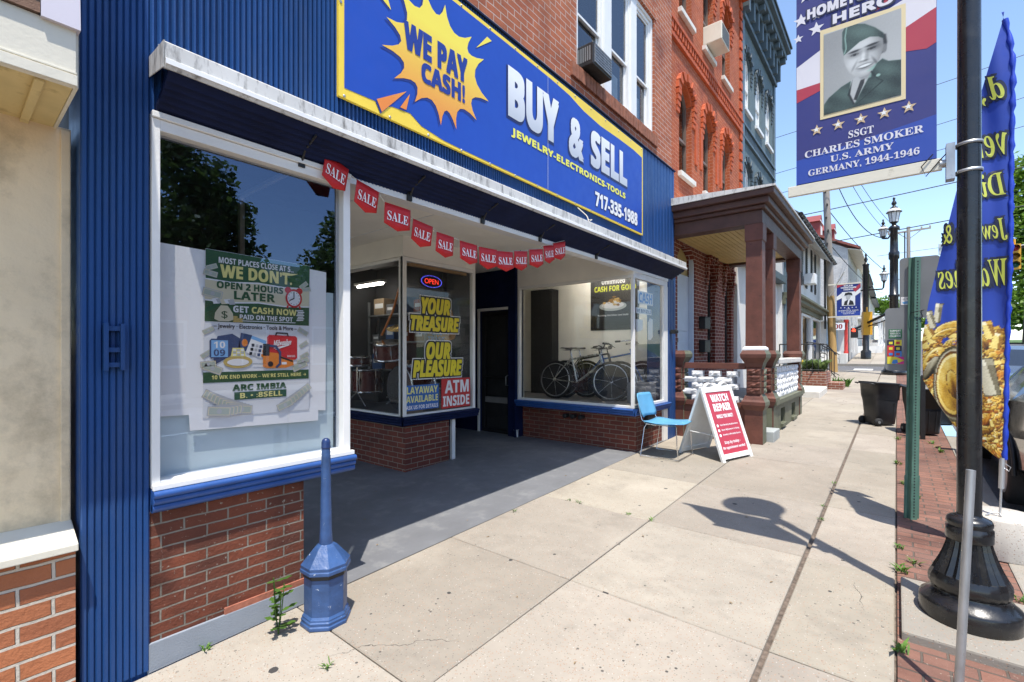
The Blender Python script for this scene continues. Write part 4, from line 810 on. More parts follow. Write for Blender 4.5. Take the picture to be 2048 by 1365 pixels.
# ---------------------------------------------------------------- things in the windows
def drum_shell(mb, c, r, h, ax, mi=0, hoop=1, head=2):
    mb.lathe(c, [(r, 0), (r, h)], 28, mi, axis=ax)
    for a, b in ((-.006, .03), (h - .03, h + .006)): mb.lathe(c, [(r + .002, a), (r + .012, a), (r + .012, b), (r + .002, b)], 28, hoop, axis=ax)
    q = Vector(ax).normalized(); mb.lathe(Vector(c) + q * (h + .001), [(r - .002, 0), (0, .001)], 28, head, axis=ax)
DM = [paint('drum_maroon', (.12, .018, .014), .3, .15, 4, coat=.4), M['chrome'], paint('drum_head', (.60, .58, .52), .6)]
dk = thing('drum_kit', 'maroon drum kit with chrome stands behind the bay glass', 'drum kit', (-5.6, 4.15, .79))
def drum(name, c, r, h, ax, lugs=6):
    mb = MB(); drum_shell(mb, c, r, h, ax); q = Vector(ax).to_track_quat('Z', 'Y')
    for k in range(lugs):
        a = k * 2 * math.pi / lugs; p = Vector(c) + q @ Vector(((r + .012) * math.cos(a), (r + .012) * math.sin(a), 0)); d = Vector(ax).normalized() * h
        mb.tube([p, p + d], .004, 5, 1); mb.obox(p + d * .5, q @ Vector((.012, 0, 0)), q @ Vector((0, .012, 0)), d * .12, 1)
    return mb.build(name, DM, dk)
drum('rack_tom', (-5.66, 4.12, 1.50), .20, .25, (.12, -.18, 1)); drum('snare_drum', (-6.28, 4.0, 1.40), .19, .15, (.05, -.05, 1)); drum('floor_tom', (-6.36, 4.22, .98), .22, .36, (0, 0, 1)); drum('bass_drum', (-5.42, 4.12, 1.10), .30, .42, (.05, 1, 0), 8)
mb = MB()
for cx, cy, z1 in ((-6.28, 4.0, 1.39), (-5.95, 4.55, 2.0)):
    mb.tube([(cx, cy, 1.0), (cx, cy, z1)], .012, 8)
    for k in range(3): a = k * 2.09; mb.tube([(cx, cy, 1.0), (cx + .22 * math.cos(a), cy + .22 * math.sin(a), .80)], .009, 6)
mb.tube([(-5.64, 4.16, 1.50), (-5.55, 4.32, 1.46), (-5.46, 4.34, 1.38)], .014, 8); mb.build('stand', M['chrome'], dk)
mb = MB(); mb.lathe((-5.95, 4.55, 2.0), [(.22, -.02), (.06, .0), (.03, .015), (0, .018)], 28, axis=(.2, -.3, 1)); mb.build('cymbal', paint('brass', (.55, .40, .14), .25, .1, 9, 1), dk)
gu = thing('acoustic_guitar', 'honey coloured acoustic guitar hanging behind the bay glass', 'guitar', (-4.98, 4.85, 1.7)); go = Vector((-4.92, 4.58, 1.98))
def gprof(): return [(.0, -.22), (.11, -.20), (.165, -.11), (.15, -.01), (.108, .06), (.12, .13), (.105, .21), (.03, .25)]
half = gprof(); out = [(a, b) for a, b in half] + [(-a, b) for a, b in half[::-1][:-1]]
gb = Board(go, (0, 1, 0.1), (0, -.1, 1)); mb = MB(); mb.prism([gb.P(a, b) for a, b in out], (-.09, 0, 0)); mb.build('body', paint('honey_wood', (.45, .22, .05), .25, .1, 6, coat=.6), gu, bevel=.006)
mb = MB(); gb.disc(mb, 0, .06, .048, 2, 0); gb.rect(mb, -.05, -.12, .05, -.10, 3, 0); gb.rect(mb, -.022, .09, .022, .60, 4, 0); gb.rect(mb, -.032, .60, .032, .74, 5, 0); mb.prism([gb.P(a, b, 0) for a, b in ((-.022, .22), (.022, .22), (.022, .6), (.034, .74), (-.034, .74), (-.022, .6))], (-.02, 0, 0)); mb.build('neck', M['black'], gu)
# stock in the dim bay
def amp(label, x, y, w, h, d):
    t = thing('speaker_cabinet', label, 'speaker', (x, y, .79)); mb = MB(); mb.box(x - w / 2, y, .79, x + w / 2, y + d, .79 + h); mb.build('cabinet', M['black'], t, bevel=.012); mb = MB(); mb.box(x - w / 2 + .03, y - .004, .83, x + w / 2 - .03, y - .001, .79 + h - .12); mb.build('grille_cloth', paint('grille_cloth', (.05, .045, .04), .9, .3, 40), t)
    mb = MB(); [mb.lathe((x - w / 2 + .06 + .07 * k, y - .001, .79 + h - .06), [(.016, 0), (.014, .02)], 10, axis=(0, -1, 0)) for k in range(int((w - .1) / .07))]; mb.build('knobs', M['alu'], t)
amp('black guitar amplifier on the bay floor behind the drums', -6.75, 4.5, .55, .5, .28); amp('small black amplifier low behind the yellow lettering', -4.98, 4.5, .40, .36, .24)
su = thing('shelf_unit', 'metal shelf unit crowded with boxes at the back of the bay', 'shelf', (-6.3, 4.75, .79)); mb = MB()
for z in (.85, 1.3, 1.75, 2.2): mb.box(-7.0, 4.66, z, -5.5, 4.89, z + .025)
for x in (-7.0, -5.53): mb.box(x, 4.66, .79, x + .03, 4.69, 2.45); mb.box(x, 4.86, .79, x + .03, 4.89, 2.45)
mb.build('frame', M['galv'], su); rn = random.Random(11)
for k in range(16):
    x = -6.9 + .36 * (k % 4) + rn.uniform(0, .05); z = (.875, 1.325, 1.775, 2.225)[k // 4]; w, h = rn.uniform(.16, .29), rn.uniform(.12, .30); mb = MB(); mb.box(x, 4.68, z, x + w, 4.87, z + h); mb.box(x + .03, 4.678, z + h * .4, x + w - .03, 4.68, z + h * .7, 1)
    lab = ('rust', 'blue', 'grey', 'tan')[(k * 7 + k // 4) % 4]; tag(mb.build('stock_box', [paint('box_' + lab, {'rust': (.25, .07, .03), 'blue': (.04, .10, .25), 'grey': (.16, .16, .17), 'tan': (.28, .20, .12)}[lab], .7), W_], bevel=.004), 'small boxed goods on the metal shelves at the back of the bay', 'box', 'boxed goods on the bay shelves')
mb = MB(); mb.tube([(-5.62, 4.3, 2.62), (-5.75, 4.25, 2.2), (-5.95, 4.2, 1.85)], .018, 6); tag(mb.build('hanging_strap', OR), 'orange strap hanging in the bay above the drums', 'strap')
# bicycles
def wheel(root, c, ax, r=.33, steer=0, knob=True):
    mb = MB(); q = Vector(ax).to_track_quat('Z', 'Y')
    for k in range(28):
        a = k * 2 * math.pi / 28; b = a + (.35 if k % 2 else -.35); mb.tube([Vector(c) + q @ Vector((.02 * math.cos(a), .02 * math.sin(a), .03 * (1 if k % 4 < 2 else -1))), Vector(c) + q @ Vector(((r - .05) * math.cos(b), (r - .05) * math.sin(b), 0))], .0016, 3, 0, False)
    mb.lathe(c, [(r - .05, -.014), (r - .035, -.014), (r - .035, .014), (r - .05, .014), (r - .05, -.014)], 40, 0, axis=ax); mb.lathe(c, [(.022, -.05), (.022, .05)], 12, 0, axis=ax)
    o = mb.build('wheel', M['alu'], root)
    mb = MB(); mb.lathe(c, [(r - .036 + .024 + .024 * math.cos(k * .6283 + math.pi), .024 * math.sin(k * .6283)) for k in range(11)], 44, 0, axis=ax, flute=.012 if knob else 0); mb.build('tyre', M['rubber'], o)
def bicycle(label, x, y, z, rz, lean, fm, swept, steer):
    t = thing('bicycle', label, 'bicycle', (0, 0, 0), 'bicycles in the corner window'); r = .325
    wheel(t, (0, 0, r), (0, 1, 0), r); 
    hb, ht, fa = Vector((.88, 0, .62)), Vector((.83, 0, .78)), Vector((1.03, 0, r)); bbk, st_ = Vector((.43, 0, .29)), Vector((.30, 0, .74))
    mb = MB()
    for a, b, w in ((bbk, st_, .016), (st_ - Vector((0, 0, .06)), ht, .016), (bbk, hb, .019), (ht, hb, .022)): mb.tube([a, b], w, 10)
    for s in (-1, 1): mb.tube([(0, s * .06, r), bbk + Vector((0, s * .03, 0))], .010, 8); mb.tube([(0, s * .06, r), st_ + Vector((0, s * .025, -.04))], .009, 8)
    mb.build('frame', fm, t)
    mb = MB(); mb.tube([st_, st_ + Vector((-.03, 0, .11))], .013, 8, 1); mb.add([], []); sc_ = st_ + Vector((-.05, 0, .13))
    mb.grid(lambda u_, v_: sc_ + Vector((-.13 + .27 * u_, (v_ - .5) * (.17 * (1 - u_) ** 1.3 + .04), .03 * (1 - (2 * v_ - 1) ** 2) + .02 * (u_ - .5) ** 2 - .015)), 8, 6); mb.grid(lambda u_, v_: sc_ + Vector((-.13 + .27 * u_, (.5 - v_) * (.17 * (1 - u_) ** 1.3 + .04), -.03)), 8, 2); mb.build('saddle', [M['black'], M['chrome']], t)
    mb = MB(); mb.lathe(bbk + Vector((0, .05, 0)), [(.085, 0), (.085, .006), (.03, .008)], 26, 0, axis=(0, 1, 0)); mb.tube([bbk + Vector((0, .07, 0)), bbk + Vector((.11, .075, -.13)), bbk + Vector((.11, .17, -.13))], .010, 6); mb.tube([bbk + Vector((0, -.07, 0)), bbk + Vector((-.11, -.075, .13)), bbk + Vector((-.11, -.17, .13))], .010, 6); mb.tube([bbk + Vector((0, .055, .083)), (0, .055, r + .035)], .005, 4); mb.tube([bbk + Vector((0, .055, -.083)), (0, .055, r - .035)], .005, 4); mb.build('crankset', M['black'], t)
    cs, sn = math.cos(steer), math.sin(steer); piv = (ht + hb) / 2
    ro = lambda p: piv + Vector(((p[0] - piv.x) * cs - p[1] * sn, (p[0] - piv.x) * sn + p[1] * cs, p[2] - piv.z))
    mb = MB(); top = ht + Vector((-.02, 0, .07)); mb.tube([ro(ht), ro(top), ro(top + Vector((.07, 0, .02)))], .014, 8)
    for s in (-1, 1): mb.tube([ro(hb + Vector((.005, s * .05, -.02))), ro(Vector((fa.x, s * .055, fa.z)))], .015, 8)
    mb.tube([ro(hb + Vector((.005, -.06, -.02))), ro(hb + Vector((.005, .06, -.02)))], .018, 8); mb.build('fork', M['black'] if not swept else fm, t)
    mb = MB(); h0 = top + Vector((.07, 0, .02))
    for s in (-1, 1):
        pts = [h0, h0 + Vector((0, s * .10, .03 + .05 * swept)), h0 + Vector((-.02, s * .22, .06 + .06 * swept)), h0 + Vector((-.05 - .16 * swept, s * .31, .05 + .04 * swept))]
        mb.tube([ro(p) for p in pts], .011, 8, 0); mb.tube([ro(pts[2] * .15 + pts[3] * .85), ro(pts[3] + Vector((-.03, s * .05, -.004)))], .017, 8, 1); mb.tube([ro(pts[2]), ro(pts[2] + Vector((.06, s * .04, -.03)))], .006, 5, 1)
    mb.build('handlebar', [M['chrome'] if swept else M['black'], M['black']], t)
    wheel(t, ro(fa), (-sn, cs, 0), r)
    t.location = (x, y, z); t.rotation_euler = (lean, 0, rz); return t
bicycle('silver mountain bike with black saddle, frontmost of the three in the corner window', -4.62, 6.82, .80, R(3), R(-5), paint('silver_frame', (.55, .56, .52), .3, .06, 5, .8), 0, R(38))
bicycle('black mountain bike half hidden behind the silver one', -4.58, 7.06, .80, R(2), R(-4), paint('black_frame', (.02, .02, .022), .3), 0, R(20))
bicycle('blue bicycle with chrome swept handlebar at the back by the poster', -4.30, 7.34, .80, R(4), R(-3), paint('blue_frame', (.03, .13, .40), .25, .1, 5, .3), 1, R(10))
cab_ = thing('tall_cabinet', 'tall black cabinet standing behind the bicycles', 'cabinet', (-5.42, 7.5, .8)); mb = MB(); mb.box(-5.62, 7.46, .80, -5.12, 7.697, 2.82); mb.build('carcass', M['black'], cab_, bevel=.006)
mb = MB(); mb.box(-5.60, 7.452, .86, -5.375, 7.459, 2.79); mb.box(-5.365, 7.452, .86, -5.14, 7.459, 2.79); mb.build('door', paint('cabinet_black', (.02, .02, .021), .35), cab_, bevel=.002)
mb = MB(); mb.box(-3.3, 6.9, .80, -2.98, 7.3, 1.12); tag(mb.build('storage_box', paint('box_grey', (.25, .25, .26), .6), bevel=.01), 'grey box on the floor behind the street side glass', 'box')
cu = thing('paper_cup', 'small white paper cup on the floor at the brick corner by the door', 'cup', (-4.98, 6.20, gz(6.2))); mb = MB(); c = (-4.98, 6.20, gz(6.2)); mb.lathe(c, [(.030, 0), (.042, .12), (.044, .12), (.044, .125), (.040, .125), (.03, .02)], 18); mb.build('cup', W_, cu); mb = MB(); Board((-4.99, 6.1595, c[2]), (1, 0, 0)).rect(mb, -.002, .03, .012, .085, 1, 0); mb.build('mark', K_, cu)
mb = MB(); mb.lathe((F + .012, 7.555, 1.93), [(.025, 0), (.03, .01), (.03, .03)], 12, axis=(1, 0, 0)); mb.box(F + .03, 7.50, 1.90, F + .11, 7.60, 1.965); mb.lathe((F + .11, 7.55, 1.932), [(.028, 0), (.028, .02), (.016, .022)], 14, axis=(1, -.3, 0)); tag(mb.build('security_camera', M['black'], bevel=.003), 'small black box camera on the blue right pilaster', 'camera')
ac = thing('window_air_conditioner', 'black window air conditioner with grey grille in the triple window', 'air conditioner', (-2.8, 4.98, 4.97))
mb = MB(); mb.box(-3.02, 4.84, 4.975, -2.735, 5.30, 5.235); mb.build('case', M['black'], ac, bevel=.012)
mb = MB()
for k in range(12): mb.box(-2.734, 4.865 + .0355 * k, 5.0, -2.726, 4.865 + .0355 * k + .027, 5.21)
for k in range(7): mb.box(-2.727, 4.865, 5.0 + .033 * k, -2.721, 5.28, 5.008 + .033 * k)
mb.build('grille', paint('coil_grey', (.30, .31, .32), .5, .2, 20, .5), ac); mb = MB()
for k in range(7): mb.box(-2.97 + .03 * k, 4.8385, 5.03, -2.952 + .03 * k, 4.84, 5.20)
mb.build('vent', M['signgrey'], ac)

# ---------------------------------------------------------------- on the pavement, near
bo_ = thing('bollard_ashtray', 'blue painted octagonal standing ashtray on the sidewalk by the brick corner', 'ashtray', (-2.585, 1.44, gz(1.44)))
c = Vector((-2.585, 1.44, gz(1.44))); a8 = math.pi / 8
mb = MB(); mb.lathe(c, [(0.1395, 0), (0.1395, .018), (0.1330, .024), (0.1358, .040), (0.1293, .046), (0.1293, .055), (0.1190, .068), (0.1190, .275)], 8, 0, False, a8); mb.build('base', M['bollard'], bo_, bevel=.003)
mb = MB(); mb.lathe(c, [(0.1195, .276), (0.1228, .278), (0.1228, .298), (0.1172, .300)], 8, 0, False, a8); mb.build('band', M['black'], bo_)
mb = MB(); mb.lathe(c, [(0.1358, .302), (0.1395, .306), (0.1395, .322), (0.1348, .328), (0.1367, .345), (0.1321, .350), (0.0614, .432), (0.0391, .446)], 8, 0, False, a8); mb.lathe(c, [(0.0381, .44), (0.0335, .52), (0.0260, .92), (0.0237, 1.0)], 12); mb.build('hood', M['bollard'], bo_, bevel=.002)
mb = MB(); mb.lathe(c, [(0.0246, 1.0), (0.0265, 1.003), (0.0265, 1.008), (0.0251, 1.012), (0.0251, 1.035), (0.0205, 1.05), (0.0112, 1.058), (0, 1.060)], 16); mb.build('cap', paint('bollard_cap', (.015, .035, .12), .3), bo_)
# chair
ch = thing('stacking_chair', 'light blue plastic stacking chair with chrome sled base at the corner window', 'chair', (-2.45, 6.38, gz(6.38)))
cz = gz(6.38); cx0, cx1, cy0, cy1 = -2.69, -2.23, 6.12, 6.66; M['chair'] = paint('chair_blue', (.10, .31, .50), .42, .1, 5, dirt=(.30, .50, .66), dscale=10, dlo=.66, dhi=.8)
def seatf(u_, v_):
    x = cx0 - .02 + .52 * u_; y = cy0 - .01 + .56 * v_; z = cz + .455 + .018 * math.cos(u_ * 6.28) * .5 + .02 * (2 * v_ - 1) ** 2 - .05 * max(0, u_ - .85) * 4 * max(0, u_ - .85); cn = .05 * (1 if u_ in (0, 1) else 0); y = y if cn == 0 else 6.39 + (y - 6.39) * .86
    return Vector((x, y, z))
mb = MB(); mb.grid(seatf, 10, 8); mb.build('seat', M['chair'], ch, solid=.012)
def backf(u_, v_):
    w = .50 - .06 * abs(v_ - .4); w *= .9 if v_ in (0, 1) else 1; y = 6.39 + (u_ - .5) * w; return Vector((cx0 - .03 - .10 * v_ - .05 * (1 - (2 * u_ - 1) ** 2) + .02, y, cz + .53 + .32 * v_))
mb = MB(); mb.grid(backf, 10, 8); mb.build('backrest', M['chair'], ch, solid=.012)
mb = MB()
for y, s in ((cy0, 1), (cy1, -1)):
    mb.tube([(cx1 + .0, y, cz + .44), (cx1 + .01, y - .005 * s, cz + .2), (cx1 + .03, y - .01 * s, cz + .014), (cx0 - .03, y - .01 * s, cz + .014), (cx0 + .02, y, cz + .40), (cx0 + .04, y + .03 * s, cz + .448), (cx1 - .02, y + .03 * s, cz + .445), (cx1 + .0, y, cz + .43)], .0075, 8)
    mb.tube([(cx0 + .16, y + .03 * s, cz + .44), (cx0 + .02, y + .03 * s, cz + .455), (cx0 - .03, y + .03 * s, cz + .50), (cx0 - .09, y + .05 * s, cz + .72)], .0075, 8)
mb.tube([(cx1 + .03, cy0 - .01, cz + .014), (cx1 + .03, cy1 + .01, cz + .014)], .0075, 8); mb.build('frame', M['chrome'], ch)
# pole lamp with lantern
def lantern(root, c, s=1.0, gl=None):
    c = Vector(c); mb = MB(); mb.lathe(c, [(r * s, h * s) for r, h in ((.06, 0), (.085, .02), (.075, .06), (.10, .10), (.15, .13), (.15, .15))], 20); o = mb.build('lantern', M['blackiron'], root)
    mb = MB(); mb.lathe(c, [(r * s, h * s) for r, h in ((.145, .15), (.215, .55))], 8, 0, False, math.pi / 8); mb.build('globe', gl or M['lanternwhite'], o)
    mb = MB()
    for k in range(8): a = math.pi / 8 + k * math.pi / 4; mb.tube([c + Vector((.147 * math.cos(a), .147 * math.sin(a), .15)) * s, c + Vector((.218 * math.cos(a), .218 * math.sin(a), .55)) * s], .010 * s, 5)
    mb.lathe(c, [(r * s, h * s) for r, h in ((.225, .545), (.27, .55), (.27, .575), (.24, .59))], 16); mb.build('cage', M['blackiron'], o)
    mb = MB(); mb.lathe(c, [(r * s, h * s) for r, h in ((.245, .588), (.225, .64), (.17, .70), (.10, .73))], 20, 0); mb.lathe(c, [(r * s, h * s) for r, h in ((.10, .73), (.13, .745), (.13, .77), (.07, .79), (.05, .86), (.095, .92), (.085, .97), (.04, 1.05), (.035, 1.10), (.055, 1.13), (.04, 1.17), (0, 1.22))], 16, 1); mb.build('finial', [M['gutter'], M['blackiron']], o)
    return o
lp = thing('street_lamp', 'glossy black fluted street lamp carrying the hero banner at the kerb, nearest the viewer', 'street lamp', (.31, 3.60, gz(3.6)))
lc = Vector((.31, 3.60, gz(3.6) + .04)); mb = MB()
mb.lathe(lc, [(0.209, 0), (0.213, .01), (0.213, .085), (0.207, .098), (0.194, .106), (0.179, .125), (0.163, .14), (0.160, .155)], 40)
mb.lathe(lc, [(0.158, .15), (0.169, .17), (0.173, .195), (0.169, .22), (0.156, .245)], 40, flute=.05); mb.lathe(lc, [(0.156, .245), (0.135, .29), (0.114, .345), (0.099, .395), (0.091, .43)], 44, sm=False, flute=.10)
mb.lathe(lc, [(0.091, .43), (0.099, .435), (0.099, .50), (0.093, .505), (0.093, .515), (0.097, .52), (0.097, .535), (0.090, .55), (0.068, .56), (0.057, .565), (0.053, .575)], 40); mb.build('base', M['blackiron'], lp)
mb = MB(); mb.lathe(lc, [(.052, .56), (.050, 2.4), (.046, 4.55)], 24, flute=.03); mb.lathe(lc, [(.054, 4.5), (.08, 4.52), (.08, 4.56), (.06, 4.6), (.07, 4.66), (.10, 4.70)], 20); mb.build('pole', M['blackiron'], lp)
lantern(lp, lc + Vector((0, 0, 4.7)))
# banner on its brackets
hb_ = thing('hero_banner', 'big blue hometown hero banner with a soldier portrait on the near lamp post', 'banner', (-.17, 3.60, 2.66))
mb = MB(); Zt = 4.16
mb.grid(lambda u_, v_: Vector((-.513 + .69 * u_, 3.604 + .006 * math.sin(u_ * 5 + v_ * 9), 2.70 + (Zt - 2.70) * v_)), 12, 24); mb.build('cloth', B2, hb_, solid=.004)
mb = MB(); bn = Board((0, 3.588, 0), (1, 0, 0), step=.0008)
NAVY = 3
bn.rect(mb, -.511, 2.702, .175, Zt - .002, 0, 0); bn.poly(mb, [(-.511, 2.702), (.175, 2.702), (.175, 2.95), (-.17, 2.90), (-.511, 2.86)], 1, 1)
bn.poly(mb, [(-.51, 3.326), (-.376, 3.33), (-.376, 3.54), (-.51, 3.472)], 1, 2); bn.poly(mb, [(-.51, 3.24), (-.376, 3.28), (-.376, 3.33), (-.51, 3.326)], 1, 4)
bn.poly(mb, [(.04, 3.36), (.134, 3.34), (.175, 3.36), (.175, 3.56), (.04, 3.50)], 1, 4); bn.poly(mb, [(.04, 3.50), (.175, 3.56), (.175, 3.72), (-.05, 3.64), (-.09, 3.60)], 1, 2); bn.poly(mb, [(-.10, 3.66), (.175, 3.73), (.175, 4.0), (-.02, 3.86)], 1, 4); bn.poly(mb, [(-.02, 3.87), (.175, 4.02), (.175, 4.12), (.05, 4.03)], 1, 2)
for a, b, r in ((-.485, 3.775, .045), (-.40, 3.685, .045), (-.50, 3.66, .03), (-.40, 3.77, .03), (-.46, 3.92, .04), (-.36, 3.96, .04), (-.47, 4.06, .035)): bn.star(mb, a, b, r, 2, 2)
for t, r in (('OUR', (-.36, 3.865, -.14, 3.935)), ('HOMETOWN', (-.45, 3.762, -.02, 3.828)), ('HERO', (-.312, 3.672, -.012, 3.735))): bn.text(mb, t, 'bold', (r[0] - .008, r[1] - .010, r[2] + .012, r[3] + .004), 5, 5, .05); bn.text(mb, t, 'bold', r, 6, 2, .03)
bn.poly(mb, [(-.379, 3.09), (.042, 3.082), (.042, 3.642), (-.379, 3.662)], 3, 6); bn.poly(mb, [(-.36, 3.114), (.022, 3.110), (.022, 3.612), (-.36, 3.630)], 4, 7)
pass
for i, a in enumerate((-.397, -.283, -.169, -.056, .056)): bn.star(mb, a, 3.030, .036, 4, 14); bn.star(mb, a - .003, 3.033, .018, 5, 13)
for t, r in (('SSGT', (-.231, 2.929, -.107, 2.974)), ('CHARLES SMOKER', (-.463, 2.865, .121, 2.909)), ('U.S. ARMY', (-.325, 2.805, -.013, 2.845)), ('GERMANY, 1944-1946', (-.444, 2.738, .103, 2.785))): bn.text(mb, t, 'serif', r, 4, 2, .006)
mb.build('print', [ink('banner_blue', (.030, .032, .17)), ink('banner_bright', (.022, .060, .34)), ink('banner_white', (.66, .64, .68)), B2, ink('banner_red', (.40, .035, .06)), ink('banner_ink', (.02, .02, .05)), ink('parchment', (.70, .58, .34)), ink('portrait_grey', (.42, .45, .45)), ink('uniform_green', (.045, .085, .072)), ink('portrait_light', (.60, .62, .61)), ink('portrait_dark', (.012, .018, .017)), ink('portrait_mid', (.06, .09, .085)), ink('portrait_shade', (.30, .33, .33)), ink('portrait_white', (.75, .77, .76)), ink('star_tan', (.55, .40, .24))], hb_)
import numpy as np
def colour_grid(name, parent, f3, rgb, mat):  # a printed picture: one colour per grid point
    nv, nu = rgb.shape[0] - 1, rgb.shape[1] - 1; mb_ = MB(); mb_.grid(f3, nu, nv); o_ = mb_.build(name, mat, parent); at = o_.data.color_attributes.new('ink', 'FLOAT_COLOR', 'POINT'); fl = np.ones((rgb.shape[0] * rgb.shape[1], 4), 'f'); fl[:, :3] = rgb.reshape(-1, 3); at.data.foreach_set('color', fl.ravel()); return o_
mi_, t_, b__ = new('printed_picture'); vc_ = N(t_, 'VertexColor', layer_name='ink'); t_.links.new(vc_.outputs[0], b__.inputs['Base Color']); b__.inputs['Roughness'].default_value = .42
sst = lambda a_, b_, x_: (lambda t: t * t * (3 - 2 * t))(np.clip((x_ - a_) / (b_ - a_), 0, 1))
def soft(px_, py_, X_, Y_, w=.006):            # soft inside mask of a polygon
    ins = np.zeros(X_.shape, bool); dist = np.full(X_.shape, 9.0); n_ = len(px_)
    for i in range(n_):
        x1, y1, x2, y2 = px_[i], py_[i], px_[(i + 1) % n_], py_[(i + 1) % n_]
        c_ = ((y1 > Y_) != (y2 > Y_)) & (X_ < (x2 - x1) * (Y_ - y1) / (y2 - y1 + 1e-12) + x1); ins ^= c_
        t = np.clip(((X_ - x1) * (x2 - x1) + (Y_ - y1) * (y2 - y1)) / ((x2 - x1) ** 2 + (y2 - y1) ** 2 + 1e-12), 0, 1); dist = np.minimum(dist, np.hypot(X_ - x1 - t * (x2 - x1), Y_ - y1 - t * (y2 - y1)))
    return sst(-w, w, np.where(ins, dist, -dist))
def portrait():
    x0, x1, z0, z1 = -.359, .021, 3.113, 3.622; X_, Z_ = np.meshgrid(np.linspace(x0, x1, 111), np.linspace(z0, z1, 141)); g_ = .33 + .12 * sst(x0, x1, X_) - .05 * sst(3.3, 3.6, Z_)
    def put(g_, pts, val, w=.005): m = soft([p[0] for p in pts], [p[1] for p in pts], X_, Z_, w); return g_ * (1 - m) + val * m
    def el(cx_, cz_, rx, rz, w=.35, an=0): c_, s_ = math.cos(an), math.sin(an); u_ = ((X_ - cx_) * c_ + (Z_ - cz_) * s_) / rx; v_ = (-(X_ - cx_) * s_ + (Z_ - cz_) * c_) / rz; return 1 - sst(1 - w, 1 + w, np.hypot(u_, v_))
    green = np.zeros_like(g_)
    coat = [(-.37, 3.10), (-.358, 3.18), (-.333, 3.215), (-.267, 3.262), (-.208, 3.285), (-.164, 3.295), (-.09, 3.345), (-.065, 3.36), (-.037, 3.335), (.03, 3.318), (.03, 3.10)]
    m = soft([p[0] for p in coat], [p[1] for p in coat], X_, Z_, .004); fold = .058 + .03 * np.sin(X_ * 40 + Z_ * 25) * np.sin(Z_ * 30) + .03 * el(-.28, 3.22, .05, .05, .9) + .03 * el(-.02, 3.29, .05, .04, .9); g_ = g_ * (1 - m) + fold * m; green = np.maximum(green, m)
    g_ = put(g_, [(-.218, 3.285), (-.164, 3.31), (-.112, 3.31), (-.203, 3.13), (-.228, 3.19)], .44); g_ = put(g_, [(-.19, 3.31), (-.115, 3.32), (-.12, 3.27), (-.165, 3.262)], .30, .006)
    g_ = put(g_, [(-.171, 3.268), (-.150, 3.27), (-.153, 3.245), (-.190, 3.15), (-.206, 3.16)], .03, .003)
    green *= 1 - soft([-.218, -.164, -.112, -.203, -.228], [3.285, 3.31, 3.31, 3.13, 3.19], X_, Z_)
    for pts in ([(-.21, 3.285), (-.236, 3.20), (-.208, 3.13), (-.196, 3.128), (-.222, 3.20)], [(-.118, 3.312), (-.085, 3.25), (-.058, 3.226), (-.196, 3.122), (-.194, 3.128), (-.068, 3.228), (-.092, 3.25), (-.128, 3.308)]): g_ = put(g_, pts, .02, .003)
    g_ = g_ * (1 - .8 * el(-.085, 3.268, .010, .008)) + .5 * .8 * el(-.085, 3.268, .010, .008)
    # hair behind the ear, ears, face
    g_ = put(g_, [(-.080, 3.52), (-.048, 3.50), (-.042, 3.45), (-.052, 3.40), (-.070, 3.39), (-.080, 3.44)], .03, .006)
    for ex in (-.254, -.056): k_ = el(ex, 3.418, .012, .026, .3); g_ = g_ * (1 - k_) + (.34 if ex < -.1 else .18) * k_
    fc_ = [(-.252, 3.48), (-.254, 3.415), (-.243, 3.375), (-.226, 3.335), (-.198, 3.301), (-.168, 3.286), (-.138, 3.289), (-.106, 3.316), (-.082, 3.355), (-.066, 3.40), (-.060, 3.44), (-.066, 3.52), (-.164, 3.55)]
    m = soft([p[0] for p in fc_], [p[1] for p in fc_], X_, Z_, .004); nx = (X_ + .160) / .105; nz = (Z_ - 3.41) / .15
    sh = .50 - .27 * sst(.15, 1.0, nx) - .10 * sst(.5, 1.1, -nx) - .12 * sst(.3, 1.0, -nz); sh += .10 * el(-.205, 3.385, .028, .022, .9) + .06 * el(-.105, 3.388, .026, .022, .9) + .08 * el(-.16, 3.48, .05, .025, .9) + .08 * el(-.152, 3.312, .02, .012, .9)
    for ex, ez in ((-.200, 3.436), (-.118, 3.444)): sh -= .30 * el(ex, ez + .004, .032, .019, .9); sh -= .35 * el(ex, ez - .001, .018, .0055, .5); sh += .25 * el(ex - .009, ez - .001, .005, .004, .6) + .25 * el(ex + .010, ez - .001, .005, .004, .6); sh -= .35 * el(ex, ez - .001, .006, .006, .4); sh -= .36 * el(ex, ez + .021, .032, .006, .6, .06)
    sh += .14 * el(-.158, 3.415, .007, .032, .8, -.08); sh -= .16 * el(-.138, 3.405, .008, .030, .9, -.06); sh -= .30 * el(-.156, 3.381, .024, .006, .7); sh += .10 * el(-.160, 3.390, .010, .008, .7)
    sh -= .38 * el(-.150, 3.349, .040, .0135, .35, .05); sh += .62 * el(-.150, 3.3505, .033, .0075, .35, .05); sh -= .15 * el(-.150, 3.331, .030, .006, .8)
    for s_ in (-1, 1): sh -= .24 * el(-.152 + .049 * s_, 3.366, .006, .028, .9, .45 * s_)
    g_ = g_ * (1 - m) + np.clip(sh, .03, .78) * m
    cap_ = [(-.254, 3.452), (-.263, 3.50), (-.263, 3.60), (-.246, 3.634), (-.20, 3.626), (-.15, 3.606), (-.10, 3.562), (-.060, 3.512), (-.056, 3.474), (-.085, 3.50), (-.125, 3.515), (-.175, 3.505)]
    m = soft([p[0] for p in cap_], [p[1] for p in cap_], X_, Z_, .003); cs = .075 + .06 * el(-.16, 3.56, .06, .03, .9, -.5) - .04 * sst(-.12, -.06, X_); g_ = g_ * (1 - m) + cs * m; green = np.maximum(green, m)
